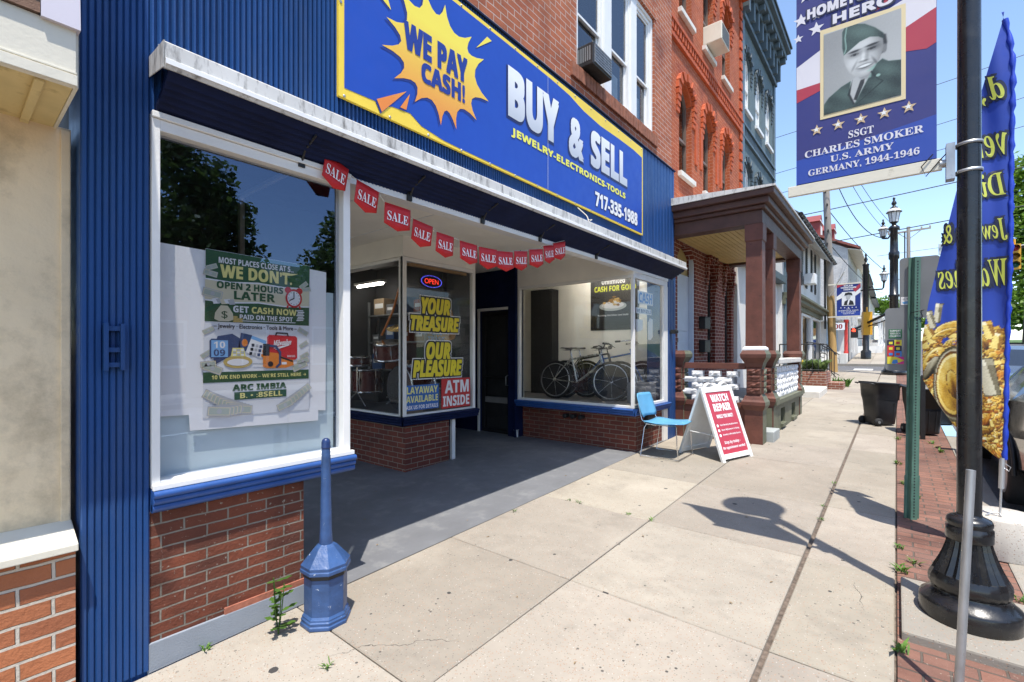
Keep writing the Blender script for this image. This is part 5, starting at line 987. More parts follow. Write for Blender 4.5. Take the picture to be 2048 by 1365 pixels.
    g_ = put(g_, [(-.243, 3.625), (-.252, 3.56), (-.246, 3.49), (-.256, 3.46), (-.250, 3.458), (-.239, 3.49), (-.245, 3.56), (-.237, 3.62)], .30, .002)
    g_ += np.random.RandomState(1).normal(0, .008, g_.shape); g_ = np.clip(g_, .01, .85); rgb = np.stack([g_ * (1 - .28 * green), g_ * (1 + .10 * green), g_ * (1 - .04 * green)], -1) * np.array([.97, 1.0, .98])
    colour_grid('portrait', hb_, lambda u_, v_: Vector((x0 + (x1 - x0) * u_, 3.5835, z0 + (z1 - z0) * v_)), rgb, mi_)
portrait()
for z in (2.665, 4.18):
    mb = MB(); mb.hexa([(x, y, z_) for z_ in (z - .034, z + .034) for y in (3.588, 3.614) for x in (-.56, .20)]); ar = mb.build('arm', M['creamtrim'], hb_, bevel=.004)
    mb = MB(); mb.box(.215, 3.565, z - .10, .252, 3.635, z + .10)
    for dz in (-.07, .08): mb.lathe((.31, 3.60, z + dz), [(.053, -.008), (.057, -.008), (.057, .008), (.053, .008)], 24, cap=False)
    mb.tube([(.19, 3.6, z), (.225, 3.6, z)], .022, 10); mb.build('clamp', M['galv'], ar)
    mb = MB(); mb.tube([(.16, 3.58, z + .06), (.11, 3.578, z), (.13, 3.58, z - .06), (.19, 3.585, z + .02), (.22, 3.57, z + .05)], .003, 5); mb.build('cable_tie', M['black'], ar)
# leaning pipe
mb = MB(); a, b = Vector((.205, 2.80, gz(2.8) - .02)), Vector((.252, 2.86, 1.085)); mb.tube([a, b], .0165, 16); mb.tube([b - Vector((.0, .0, .004)), b + Vector((0.0002, .0002, .001))], .0125, 16); tag(mb.build('steel_pipe', M['galv']), 'bare galvanised steel pipe leaning up from the bricks before the lamp base', 'pipe')
# perforated sign post with the backs of two signs
spt = thing('sign_post', 'green perforated steel sign post with plain grey sign backs on the brick strip', 'sign post', (.11, 5.40, gz(5.4)))
zb, zt = gz(5.4) - .01, 2.43; mb = MB()
PC, PS = math.cos(R(24)), math.sin(R(24))
def upost(z0, z1, w, y, m): 
    L_ = [(-w, .022), (-w * .55, .022), (-w * .42, -.016), (w * .42, -.016), (w * .55, .022), (w, .022)]
    for (xa, ya), (xb, yb) in zip(L_, L_[1:]): m.hexa([(.11 + x * PC - (yy + d) * PS + .028 * (z - zb) / 2.3, y + x * PS + (yy + d) * PC, z) for z in (z0, z1) for d, k in ((0, 0), (.004, 1)) for x, yy in ((xa, ya), (xb, yb))])
upost(zb, zt, .050, 5.40, mb); p = mb.build('post', M['greenpost'], spt); mb = MB(); upost(zb, .52, .056, 5.392, mb); mb.build('sleeve', M['greenpost'], spt)
mb = MB()
for k in range(88): z = .17 + k * .0255; x = .11 + .028 * (z - zb) / 2.3; mb.lathe((x + .0162 * PS, 5.40 - .0162 * PC - (.008 if z < .52 else 0), z), [(.0062, 0), (.0062, .0012)], 8, axis=(PS, -PC, 0))
mb.build('perforation', K_, p)
def plate(x0, x1, z0, z1, yaw, r=.03):
    b = Board((.125, 5.428, 0), (math.cos(yaw), math.sin(yaw), 0)); pts = []
    for cx_, cz_, a0 in ((x1 - r, z1 - r, 0), (x0 + r, z1 - r, 1), (x0 + r, z0 + r, 2), (x1 - r, z0 + r, 3)):
        for k in range(5): t = (a0 + k / 4) * math.pi / 2; pts.append((cx_ + r * math.cos(t), cz_ + r * math.sin(t)))
    m = MB(); m.prism([b.P(a_, z_) for a_, z_ in pts], -b.n * .003); return b, m
b_, m_ = plate(-.105, .165, 1.90, 2.435, 0); pl = m_.build('sign_plate', M['signgrey'], spt)
m2 = MB(); Board((0, 5.4265, 0), (1, 0, 0)).rect(m2, .03, 2.02, .095, 2.09, 0, 0); b2_ = Board((0, 5.426, 0), (1, 0, 0)); b2_.poly(m2, [(.038, 2.045), (.085, 2.055), (.08, 2.028), (.047, 2.028)], 0, 1); b2_.disc(m2, .05, 2.07, .008, .2, 2); b2_.disc(m2, .075, 2.072, .008, .2, 2); m2.build('sticker', [W_, ink('sky2', (.15, .40, .70)), GR], pl)
b_, m_ = plate(-.205, -.01, 1.435, 1.995, R(3)); pl = m_.build('sign_plate', M['signgrey'], spt)
bk = Board(b_.o + b_.n * .001, b_.u); m2 = MB(); bk.rect(m2, -.180, 1.725, -.088, 1.805, 1, 0)
for i in range(3): bk.text(m2, ('SUPPORT', 'YOUR LOCAL', 'COLLECTOR')[i], 'bold', (-.172, 1.782 - .023 * i, -.096, 1.799 - .023 * i), 2, 1)
for i, (a_, z_, c_, s_) in enumerate(((-.19, 1.66, 2, 5), (-.14, 1.66, 5, 3), (-.19, 1.61, 3, 5), (-.14, 1.61, 2, 5), (-.19, 1.56, 3, 4), (-.14, 1.56, 4, 3))):
    bk.rect(m2, a_, z_, a_ + .05, z_ + .05, 1, c_); bk.rect(m2, a_ + .012, z_ + .012, a_ + .038, z_ + .034, 2, s_)
bk.rect(m2, -.19, 1.495, -.075, 1.56, 1, 5); bk.poly(m2, [(-.13, 1.56), (-.075, 1.56), (-.075, 1.53)], 2, 6); bk.poly(m2, [(-.16, 1.50), (-.15, 1.53), (-.12, 1.535), (-.115, 1.505), (-.135, 1.496)], 2, 4); bk.poly(m2, [(-.13, 1.496), (-.075, 1.525), (-.075, 1.496)], 3, 1 + 6 * 0 + 6)
m2.build('sticker', [ink('sticker_green', (.02, .16, .06)), W_, ink('sticker_navy', (.02, .02, .06)), ink('sticker_red', (.60, .04, .04)), ink('sticker_blue', (.05, .25, .65)), ink('sticker_yellow', (.80, .70, .05)), ink('sticker_pink', (.65, .03, .25))], pl)
mb = MB(); mb.tube([(.14 + .045 * math.cos(k * .5236), 5.40 + .035 * math.sin(k * .5236), 1.955 + .012 * math.cos(k * .5236)) for k in range(13)], .003, 5, cap=False); mb.tube([(.16, 5.37, 1.95), (.175, 5.36, 1.91), (.15, 5.36, 1.88)], .003, 5); mb.build('cable_tie', M['black'], spt)
# feather flag in its concrete foot
ff = thing('feather_flag', 'tall blue feather flag seen from behind with mirrored yellow words and gold print', 'flag', (.58, 4.85, gz(4.85)))
OUT = [(.602, 4.06), (.588, 3.971), (.477, 3.491), (.341, 2.771), (.191, 1.986), (.154, 1.697), (.159, 1.386), (.243, 1.209), (.333, 1.05), (.498, .905), (.572, .828)]
def xl(z):
    for (xa, za), (xb, zb_) in zip(OUT, OUT[1:]):
        if za >= z >= zb_: return xa + (xb - xa) * (za - z) / (za - zb_)
    return OUT[-1][0]
def xr(z): return .596 + .028 * min(1, (z - .8) / 1.5) + .014 * max(0, min(1, (z - 2.3) / 1.2)) - (.0 if z < 3.6 else .055 * ((z - 3.6) / .46) ** 2)
def fy(x, z): return 4.85 + .010 * math.sin(z * 5 + x * 9) + .006 * math.sin(x * 40 + z * 2)
mb = MB(); Z0, Z1 = .830, 4.05
def ff_(u_, v_): z = Z0 + (Z1 - Z0) * v_; x = xl(z) + (xr(z) - xl(z)) * u_; return Vector((x, fy(x, z), z))
NU, NV = 14, 70; n0 = len(mb.f); mb.grid(ff_, NU, NV)
for i in range(n0, len(mb.f)):
    j, k = divmod(i - n0, NU); z = Z0 + (Z1 - Z0) * (j + .5) / NV; u_ = (k + .5) / NU; lim = 1.80 + .10 * math.sin(u_ * 9) + .07 * math.sin(u_ * 23 + 1) - .12 * u_
FB = ink('flag_blue', (.012, .045, .34)); mb.build('cloth', FB, ff)
def goldpicture():                            # heap of gold pieces, coins and stones printed on the lower flag
    nz, nx = 190, 64; V_, U_ = np.meshgrid(np.linspace(0, 1, nz), np.linspace(0, 1, nx), indexing='ij'); zt = 2.02; Zg = .832 + (zt - .832) * V_
    XL = np.vectorize(xl)(Zg[:, 0])[:, None]; XR = np.vectorize(xr)(Zg[:, 0])[:, None]; Xg = XL + (XR - XL) * U_; rs = np.random.RandomState(5); base_ = .18 + .08 * np.sin(Xg * 60) * np.sin(Zg * 45); val = base_.copy(); hue = np.full(val.shape, .5); on_ = Zg < 1.62 + .05 * np.sin(Xg * 30)
    def piece(cx_, cz_, rx, rz, an, h, kind):
        nonlocal val, hue, on_
        c_, s_ = math.cos(an), math.sin(an); u_ = ((Xg - cx_) * c_ + (Zg - cz_) * s_) / rx; v_ = (-(Xg - cx_) * s_ + (Zg - cz_) * c_) / rz; d_ = np.hypot(u_, v_) if kind != 'block' else np.maximum(np.abs(u_), np.abs(v_)); m = d_ < 1; up_ = (-(u_ * c_ - v_ * s_) * .5 + (u_ * s_ + v_ * c_) * .8)
        if kind == 'ring': m = (d_ < 1) & (d_ > .62); sh = .5 + .5 * np.sin((d_ - .6) * 9) * up_
        elif kind == 'coin': sh = .48 + .16 * up_ + .22 * (np.abs(d_ - .86) < .05) - .22 * (np.abs(d_ - .95) < .04) + .10 * np.sin(u_ * 9 + 3 * v_) * np.sin(v_ * 8) * (d_ < .78)
        elif kind == 'block': sh = np.where(u_ + .3 * v_ > .2, .30, .72) + .2 * (v_ > .6)
        else: sh = .36 + .42 * up_ + .18 * np.sin(u_ * 5 + h * 9) * (1 - d_)
        val = np.where(m, np.where(d_ > .93, sh * .35, sh), val); hue = np.where(m, h, hue); on_ = on_ | m
    for _ in range(420): z_ = rs.uniform(.84, 1.75); x_ = rs.uniform(.14, .62); r_ = rs.uniform(.010, .034); piece(x_, z_, r_, r_ * rs.uniform(.9, 2.2), rs.uniform(0, 3), rs.uniform(.1, .75), rs.choice(['nug', 'ring', 'ring', 'coin', 'block']))
    for _ in range(26): piece(rs.uniform(.47, .61), 1.55 + rs.uniform(0, .16), .008, .018, 0, .7, 'nug')
    for cx_, cz_, rx, rz, an, h, kd in ((.20, 1.74, .03, .08, .3, .55, 'block'), (.245, 1.90, .022, .075, -.15, .95, 'block'), (.205, 1.85, .022, .07, .2, .9, 'block'), (.30, 1.78, .09, .045, .5, .65, 'coin'), (.28, 1.74, .085, .03, .5, .35, 'ring'), (.22, 1.55, .05, .11, -.5, .75, 'ring'), (.205, 1.48, .03, .10, -.4, .95, 'nug'), (.52, 1.76, .03, .07, .2, .6, 'block'), (.565, 1.68, .03, .06, -.3, .5, 'block'), (.49, 1.67, .025, .055, .4, .45, 'nug'), (.52, 1.42, .045, .14, .15, .98, 'block'), (.335, 1.36, .118, .285, 0, .9, 'ring'), (.335, 1.36, .105, .25, 0, .68, 'coin'), (.33, 1.36, .035, .11, .15, .55, 'nug')): piece(cx_, cz_, rx, rz, an, h, kd)
    for _ in range(60): z_ = rs.uniform(.86, 1.22); x_ = rs.uniform(.44, .60); r_ = rs.uniform(.012, .028); piece(x_, z_, r_, r_ * rs.uniform(1.2, 2.4), rs.uniform(0, 3), rs.uniform(.2, .6), rs.choice(['nug', 'ring', 'block', 'ring']))
    val = np.clip(val + rs.normal(0, .03, val.shape), 0, 1); st_ = np.array([0, .25, .5, .75, 1.0]); rp = np.stack([np.interp(val, st_, c_) for c_ in ([.02, .22, .62, .82, .92], [.006, .085, .36, .66, .88], [.002, .008, .035, .20, .66])], -1); pale = np.stack([val ** 1.4 * .85, val ** 1.5 * .80, val ** 1.8 * .62], -1); orange = np.stack([np.interp(val, st_, c_) for c_ in ([.03, .24, .60, .80, .92], [.006, .05, .23, .52, .82], [.001, .004, .015, .09, .5])], -1)
    h_ = hue[..., None]; rgb = np.where(h_ > .8, pale, np.where(h_ < .35, orange, rp)); blue = np.array([.012, .045, .34]); rgb = np.where(on_[..., None], rgb, blue)
    def f3(u_, v_): z = .832 + (zt - .832) * v_; a_ = xl(z); x = a_ + (xr(z) - a_) * u_; return Vector((x, fy(x, z) - .0035, z))
    colour_grid('gold_picture', ff, f3, rgb, mi_)
goldpicture()
fb_ = Board((0, 0, 0), (1, 0, 0)); FK, FY, FP, FW = 0, 1, 2, 3
def on(mb_): mb_.v = [(x, fy(x, z) - .004 - .0018 * (-y), z) for x, y, z in mb_.v]; return mb_
fb_.k = 1.0; FT = [ink('flag_ink', (.012, .016, .05)), ink('flag_yellow', (.56, .60, .09))]
def mtext(t, r, off=.01):
    fb_.text(mb, t, 'serifit', (r[0] - .014, r[1] - .018, r[2] + .014, r[3] + .018), 1, 0, .05, 0, True); fb_.text(mb, t, 'serifit', (r[0] - .006, r[1] - .008, r[2] + .006, r[3] + .008), 2, 0, .05, 0, True); fb_.text(mb, t, 'serifit', r, 3, 1, off, 0, True)
for t, r in (('d,', (.485, 3.40, .598, 3.60)), ('ver', (.435, 3.02, .610, 3.18)), ('Dia', (.42, 2.73, .605, 2.90)), ('Jewelry &', (.275, 2.38, .612, 2.57)), ('Watches', (.245, 2.08, .608, 2.28))):
    mb = MB(); mtext(t, r, .0); on(mb).build('lettering', FT, ff)
mb = MB(); rn = random.Random(3)
pp = [(xr(z) + .004 + .003 * math.sin(z * 70) , fy(xr(z), z), z) for z in [.83 + i * .04 for i in range(80)]]; mb.tube(pp, [.014 + .0035 * math.sin(i * 1.7) * (1 if z_ < 3.3 else 1.6) for i, (x_, y_, z_) in enumerate(pp)], 10); mb.build('sleeve', ink('sleeve_blue', (.015, .055, .48)), ff)
mb = MB(); mb.tube([(.584, 4.85, .62), (.590, 4.85, .84)], .016, 12); mb.tube([(.575, 4.85, gz(4.85) + .22), (.584, 4.85, .63)], .007, 8); mb.tube([(.605, 4.84, .80), (.63, 4.84, .78), (.62, 4.84, .75), (.60, 4.84, .77)], .003, 5); mb.build('pole', M['alu'], ff)
mb = MB(); c = (.60, 4.93, gz(4.93)); mb.lathe(c, [(.205, 0), (.212, .06), (.21, .27), (.20, .285), (.0, .28)], 36); ft_ = tag(mb.build('concrete_block', concrete('rough_concrete', (.55, .51, .45), gum=False)), 'round pale concrete block holding up the feather flag', 'concrete block')
mb = MB(); mb.tube([(.50, 4.80, gz(4.9) + .29), (.53, 4.85, gz(4.9) + .30), (.575, 4.85, gz(4.9) + .31), (.585, 4.83, gz(4.9) + .29)], .005, 5); mb.build('hook', M['galv'], ft_)
# wheelie bins
def binn(label, x, y, rz, s=1.0):
    t = thing('wheeled_bin', label, 'bin', (0, 0, 0), 'black wheeled bins at the kerb'); mb = MB(); n = 20
    def ring(w, d, z, tilt=0):
        pts = []
        for k in range(n):
            a = 2 * math.pi * k / n + math.pi / n; q_ = 5
            cx_ = abs(math.cos(a)) ** (2 / q_) * math.copysign(1, math.cos(a)); cy_ = abs(math.sin(a)) ** (2 / q_) * math.copysign(1, math.sin(a)); pts.append((cx_ * w / 2, cy_ * d / 2, z + tilt * cy_))
        return pts
    rings = [ring(.40, .42, .03), ring(.42, .44, .05), ring(.475, .52, .50), ring(.49, .535, .56), ring(.525, .57, .60, .05), ring(.55, .60, .90, .02), ring(.60, .65, .905, .02), ring(.60, .65, .935, .02), ring(.54, .59, .936, .02), ring(.50, .54, .60), ring(.40, .42, .08)]
    vs = [p for r_ in rings for p in r_]; m = len(rings)
    mb.add(vs, [(i * n + k, i * n + (k + 1) % n, (i + 1) * n + (k + 1) % n, (i + 1) * n + k) for i in range(m - 1) for k in range(n)], 0, True); mb.add(rings[0], [tuple(range(n))[::-1]]); mb.add(rings[-1], [tuple(range(n))])
    for xx in (-.12, 0, .12): mb.tube([(xx * .9, -.222, .08), (xx, -.262, .47)], .012, 6)
    for s_ in (-1, 1): mb.tube([(s_ * .20, -.12, .10), (s_ * .24, -.14, .5)], .014, 6)
    mb.build('body', M['bin'], t)
    mb = MB(); mb.tube([(-.25, .30, .90), (-.25, .36, .92), (.25, .36, .92), (.25, .30, .90)], .014, 8); mb.build('handle', M['bin'], t)
    for s_ in (-1, 1):
        mb = MB(); mb.lathe((s_ * .235, .20, .085), [(.02, -.025), (.085, -.025), (.085, .025), (.02, .025)], 20, axis=(1, 0, 0)); mb.lathe((s_ * .262, .20, .085), [(.03, 0), (.03, .006)], 12, 1, axis=(1, 0, 0)); mb.build('wheel', [M['rubber'], M['signgrey']], t)
    t.location = (x, y, gz(y)); t.rotation_euler = (0, 0, rz); t.scale = (s, s, s); return t
binn('open black wheeled bin standing on the concrete sidewalk', -.235, 10.80, R(128), .82); binn('black wheeled bin on the brick strip behind the green post', .33, 10.15, R(20), .82); binn('black wheeled bin at the painted kerb half hidden by the flag', .62, 11.4, R(-60), .82)
mb = MB(); z0 = gz(9.65); mb.box(.285, 9.62, z0 - .02, .345, 9.68, z0 + .97); mb.tube([(.315, 9.65, z0 + .97), (.315, 9.65, z0 + .985)], .026, 8); tag(mb.build('steel_post', M['black'], bevel=.004), 'short black square steel post just beyond the green sign post', 'post')
# ---------------------------------------------------------------- cream neighbour on the left
cb = thing('cream_building', 'cream stucco building with orange brick base and boxed eave at the left edge', 'building', (-2.9, -1, 0))
fc = wallf(-2.96); mb = MB(); fc.box(mb, -5, .392, .70, 2.63, -.3, 0); 
for a in (-.02, .355): fc.box(mb, a, a + .034, .80, 2.62, 0, .010)
mb.build('stucco_wall', M['cream'], cb, bevel=.004)
mb = MB(); mb.prism([(-2.96, -5, .83), (-2.96, -5, .73), (-2.775, -5, .73), (-2.775, -5, .762)], (0, 5.392, 0)); mb.build('sill', M['creamtrim'], cb, bevel=.004)
mb = MB(); wallf(-2.82).box(mb, -5, .388, -.15, .731, -.4, 0); mb.build('brick_base', M['b_cream'], cb)
mb = MB(); mb.box(-2.97, -5, 2.621, -2.445, .332, 2.65, 0)
for y in (-.30, .02, .225): mb.box(-2.95, y, 2.602, -2.45, y + .028, 2.6205, 0)
mb.build('soffit', M['soffit'], cb, bevel=.003)
mb = MB(); mb.box(-2.444, -5, 2.61, -2.42, .335, 2.83); mb.box(-2.4195, -5, 2.61, -2.408, .337, 2.650); mb.box(-2.4195, -5, 2.655, -2.413, .336, 2.664); mb.box(-2.97, .3325, 2.618, -2.445, .345, 2.83); mb.build('fascia', M['creamtrim'], cb, bevel=.002)
mb = MB(); mb.hexa([(-3.4, -5, 2.83), (-2.405, -5, 2.832), (-3.4, .236, 2.83), (-2.405, .236, 2.832), (-3.4, -5, 6.4), (-2.69, -5, 6.4), (-3.4, .236, 6.4), (-2.69, .236, 6.4)]); mb.build('roof', M['shingle'], cb)
mb = MB(); mb.hexa([(-3.4, .238, 2.835), (-2.40, .238, 2.822), (-3.4, .345, 2.835), (-2.40, .345, 2.822), (-3.4, .238, 6.4), (-2.685, .238, 6.4), (-3.4, .345, 6.4), (-2.685, .345, 6.4)]); mb.build('corner_panel', M['lilac'], cb)
# ---------------------------------------------------------------- orange painted brick house with the maroon porch
oh = thing('orange_house', 'bright orange painted brick house with arched windows and a maroon porch', 'house', (-3.0, 10.2, gz(10)))
fo = wallf(-3.0); OW = [(8.37, 9.03), (9.72, 10.36), (11.04, 11.66)]
holes = [(a, b, 4.82, 6.50) for a, b in OW] + [(a, b, 7.72, 9.40) for a, b in OW]
mb = MB(); wall(mb, fo, 7.75, 12.72, 3.62, 10.6, holes, .2); mb.poly([(-3, 12.72, 3.6), (-9, 12.72, 3.6), (-9, 12.72, 10.6), (-3, 12.72, 10.6)]); mb.poly([(-3, 7.75, 0), (-9, 7.75, 0), (-9, 7.75, 10.6), (-3, 7.75, 10.6)][::-1]); mb.poly([(-3, 7.75, 10.6), (-3, 12.72, 10.6), (-9, 12.72, 10.6), (-9, 7.75, 10.6)])
mb.build('upper_wall', M['b_orange'], oh)
PH = [(8.29, 9.23, .8, 3.62), (10.0, 10.52, 1.25, 3.50), (11.25, 11.80, 1.25, 3.50)]
mb = MB(); wall(mb, fo, 7.75, 12.72, 0, 3.62, PH, .25); mb.build('porch_wall', M['b_porch'], oh)
def arch_pts(a0, a1, z, rise, n=8): return [(a0 + (a1 - a0) * k / n, z + rise * math.sin(math.pi * k / n) ** .8) for k in range(n + 1)]
def arched(parent, fr, a0, a1, z0, z1, frame, gm, bk, hood, d=-.10, rise=.26, window_back=False, sillm=None):
    """window under a segmental arch: frame, panes, sill, projecting arch of voussoirs, spandrels"""
    zs = z1 - rise; w = .05; mb = MB(); fr.box(mb, a0, a0 + w, z0, zs, d - .06, d); fr.box(mb, a1 - w, a1, z0, zs, d - .06, d); fr.box(mb, a0 + w, a1 - w, z0, z0 + .06, d - .06, d); zm = (z0 + zs) / 2; fr.box(mb, a0 + w, a1 - w, zm - .025, zm + .025, d - .05, d + .01)
    ap = arch_pts(a0, a1, zs, rise)
    for (p, q) in zip(ap, ap[1:]): mb.prism([fr.P(*p, d), fr.P(*q, d), fr.P(q[0] + (((a0 + a1) / 2 - q[0]) * .16), q[1] - .06, d), fr.P(p[0] + (((a0 + a1) / 2 - p[0]) * .16), p[1] - .06, d)], fr.n * -.06)
    o = mb.build('window', frame, parent)
    mb = MB(); fr.pr(mb, [(a0 + w, z0 + .06), (a1 - w, z0 + .06)] + [(x, z - .05) for x, z in ap[::-1] if a0 + w <= x <= a1 - w], d - .032, d - .03); mb.build('pane', gm, o)
    mb = MB(); fr.quad(mb, a0, a1, z0, z1, d - .099); mb.build('window_back', bk, o)
    mb = MB(); fr.pr(mb, [(a0, z1 + .001)] + ap[:len(ap) // 2 + 1], d - .06, -.004); fr.pr(mb, ap[len(ap) // 2:] + [(a1, z1 + .001)], d - .06, -.004)
    mid = (a0 + a1) / 2; n = 11; hw = (a1 - a0) / 2
    for k in range(n):
        t0, t1 = math.pi * (k + .06) / n, math.pi * (k + .94) / n
        f = lambda t, r: (mid - (hw + r) * math.cos(t), zs + (rise + r) * math.sin(t) ** .8 if math.sin(t) > 0 else zs)
        fr.pr(mb, [f(t0, .015), f(t1, .015), f(t1, .16), f(t0, .16)], -.01, .055 + .02 * (k % 2))
    for a in (a0 - .155, a1 + .015):
        for k in range(4): fr.box(mb, a, a + .14, zs - .10 * (k + 1) + .008, zs - .10 * k - .004, -.01, .06 - .012 * k)
    mb.build('window_arch', hood, o, bevel=.006)
    if sillm: mb = MB(); fr.box(mb, a0 - .06, a1 + .06, z0 - .09, z0 - .001, -.1, .07); mb.build('sill', sillm, o, bevel=.006)
    return o
M['stone'] = paint('sill_stone', (.66, .63, .57), .7, .1, 6, dirt=(.40, .36, .30), dscale=9, dlo=.62, dhi=.8)
M['brownframe'] = paint('brown_frame', (.16, .11, .085), .5); M['hoodor'] = paint('orange_moulding', (.46, .085, .020), .7, .2, 14, dirt=(.60, .30, .18), dscale=30, dlo=.66, dhi=.72, bmp=.4)
for a, b in OW:
    for z0, z1 in ((4.82, 6.50), (7.72, 9.40)): arched(oh, fo, a, b, z0, z1, M['brownframe'], M['pane'], M['darkroom'], M['hoodor'], sillm=M['stone'])
mb = MB()
fo.box(mb, 7.76, 12.70, 7.02, 7.09, -.01, .05); fo.box(mb, 7.76, 12.70, 7.30, 7.36, -.01, .06); fo.box(mb, 7.76, 12.70, 10.3, 10.58, -.01, .25)
for k in range(38): a = 7.80 + .13 * k; fo.box(mb, a, a + .065, 7.16, 7.30, -.01, .045); fo.box(mb, a, a + .065, 7.095, 7.155, -.01, .03)
for z in range(26): fo.box(mb, 12.50, 12.70, 4.1 + .25 * z, 4.1 + .25 * z + .18, -.01, .04)
for a in (9.2, 9.5, 10.55, 10.85): fo.box(mb, a, a + .12, 5.2, 6.0, -.01, .03)
mb.build('belt_course', M['hoodor'], oh, bevel=.006)
# ground floor behind the porch
mb = MB(); fo.box(mb, 8.29, 9.23, .8, 3.05, -.16, -.10); fo.box(mb, 8.29, 8.35, .8, 3.6, -.10, -.02); fo.box(mb, 9.17, 9.23, .8, 3.6, -.10, -.02)
for z in (1.0, 2.0): fo.box(mb, 8.46, 9.06, z, z + .8, -.099, -.085)
dr = mb.build('door', paint('pale_blue_white', (.55, .60, .68), .5, .05, 4), oh, bevel=.004)
mb = MB(); fo.box(mb, 8.40, 8.44, 1.78, 1.86, -.10, -.04); mb.build('handle', M['black'], dr)
ap = arch_pts(8.29, 9.23, 3.30, .30); mb = MB(); fo.pr(mb, [(8.29, 3.62)] + ap[:5], -.2, -.003); fo.pr(mb, ap[4:] + [(9.23, 3.62)], -.2, -.003); mb.build('spandrel', M['b_porch'], oh)
mb = MB(); fo.pr(mb, [(8.35, 3.06), (9.17, 3.06)] + [(x, z - .06) for x, z in ap[::-1] if 8.35 < x < 9.17], -.15, -.12); mb.build('fanlight', paint('fanlight_yellow', (.45, .34, .13), .5), oh)
for a, b in ((10.0, 10.52), (11.25, 11.80)): arched(oh, fo, a, b, 1.25, 3.50, paint('black_frame2', (.03, .028, .026), .5), M['pane'], M['darkroom'], M['b_porch'], rise=.24)
for z in (2.06, 1.60):
    mb = MB(); fo.box(mb, 9.46, 9.80, z, z + .22, .0, .12); fo.pr(mb, [(9.45, z + .22), (9.81, z + .22), (9.81, z + .24), (9.45, z + .24)], 0, .13); mb.build('mailbox', M['black'], oh, bevel=.01)
# porch
def two_tone(mb):                             # maroon faces, olive where the face looks at the street
    for i, f in enumerate(mb.f):
        a, b, c = (Vector(mb.v[f[k]]) for k in (0, 1, 2)); n = (b - a).cross(c - a)
        if n.length > 0 and n.normalized().x > .6: mb.m[i] = 1
    return mb
rk = random.Random(12)
def rock(mb, c, w, d, h, ax, mi=0):           # rock-faced block: long along ax ('x' or 'y'), rough on the outside
    nx, nz = 5, 3; f = {}
    ux, uy = ((1, 0) if ax == 'x' else (0, 1)); vx, vy = ((0, -1) if ax == 'x' else (1, 0))
    for s_ in (0, 1):
        for i in range(nx + 1):
            for j in range(nz + 1):
                e = i in (0, nx) or j in (0, nz); bul = d / 2 * (.80 if e else 1.0) + (0 if e else rk.uniform(-.012, .012)); t = (i / nx - .5) * w; z = (j / nz - .5) * h
                if s_: bul = -bul
                f[s_, i, j] = (c[0] + ux * t + vx * bul, c[1] + uy * t + vy * bul, c[2] + z)
    keys = list(f); ix = {k: n for n, k in enumerate(keys)}; fs = []
    for i in range(nx):
        for j in range(nz):
            fs.append(tuple(ix[0, a, b] for a, b in ((i, j), (i + 1, j), (i + 1, j + 1), (i, j + 1)))); fs.append(tuple(ix[1, a, b] for a, b in ((i, j), (i, j + 1), (i + 1, j + 1), (i + 1, j))))
    for i in range(nx): fs.append((ix[0, i, 0], ix[1, i, 0], ix[1, i + 1, 0], ix[0, i + 1, 0])); fs.append((ix[0, i, nz], ix[0, i + 1, nz], ix[1, i + 1, nz], ix[1, i, nz]))
    for j in range(nz): fs.append((ix[0, 0, j], ix[0, 0, j + 1], ix[1, 0, j + 1], ix[1, 0, j])); fs.append((ix[0, nx, j], ix[1, nx, j], ix[1, nx, j + 1], ix[0, nx, j + 1]))
    mb.add([f[k] for k in keys], fs, mi)
PR = [M['porchred'], M['olive']]; s2 = math.sqrt(2)
def pier(x, y, half=False):
    g_ = gz(y); mb = MB(); q = [(r * s2, h) for r, h in ((.125, g_ - .02), (.125, .72), (.15, .76), (.165, .80), (.165, .85), (.145, .88), (.125, .93), (.112, .95), (.105, .96), (.105, 1.36), (.115, 1.38), (.13, 1.44), (.175, 1.52), (.18, 1.57), (.165, 1.60), (.15, 1.63))]
    mb.lathe((x, y, 0), q, 4, 0, False, math.pi / 4)
    for k in range(4): rock(mb, (x, y - .105, 1.02 + .095 * k), .19, .07, .08, 'x'); rock(mb, (x + .105, y, 1.02 + .095 * k), .19, .07, .08, 'y')
    p = two_tone(mb).build('pier', PR, oh); return p
def column(x, y, m):
    mb = MB(); mb.lathe((x, y, 0), [(r * s2, h) for r, h in ((.118, 1.63), (.112, 3.28), (.125, 3.29), (.128, 3.54))], 4, 0, False, math.pi / 4); return mb.build('porch_column', m, oh, bevel=.006)
for (x, y) in ((-1.67, 7.93), (-1.67, 8.72), (-1.67, 11.42)): pier(x, y); column(x, y, M['porchred'])
mb = MB(); mb.lathe((-1.67, 7.93, 0), [(.15 * s2, 1.632), (.15 * s2, 1.66), (.12 * s2, 1.69)], 4, 0, False, math.pi / 4); mb.build('pier_cap', W_, oh)
pier(-2.86, 7.95)
mb = MB(); mb.box(-2.80, 7.86, 1.335, -1.80, 7.98, 1.43); mb.box(-2.86, 7.84, .74, -1.80, 8.0, .815); mb.box(-2.86, 7.87, .12, -1.79, 7.97, .74); mb.build('side_rail', M['porchred'], oh, bevel=.006)
mb = MB()
for r_ in range(5):
    z = .865 + .098 * r_; off = 0 if r_ % 2 else .5
    for k in range(4):
        c_ = -2.66 + .27 * (k + off) * (1 if r_ % 2 == 0 else 1) 
        if -2.74 < c_ < -1.86: rock(mb, (c_, 7.92, z), .17 if r_ % 2 == 0 else .265, .13, .088, 'x')
mb.build('balustrade', M['rockwhite'], oh)
mb = MB()
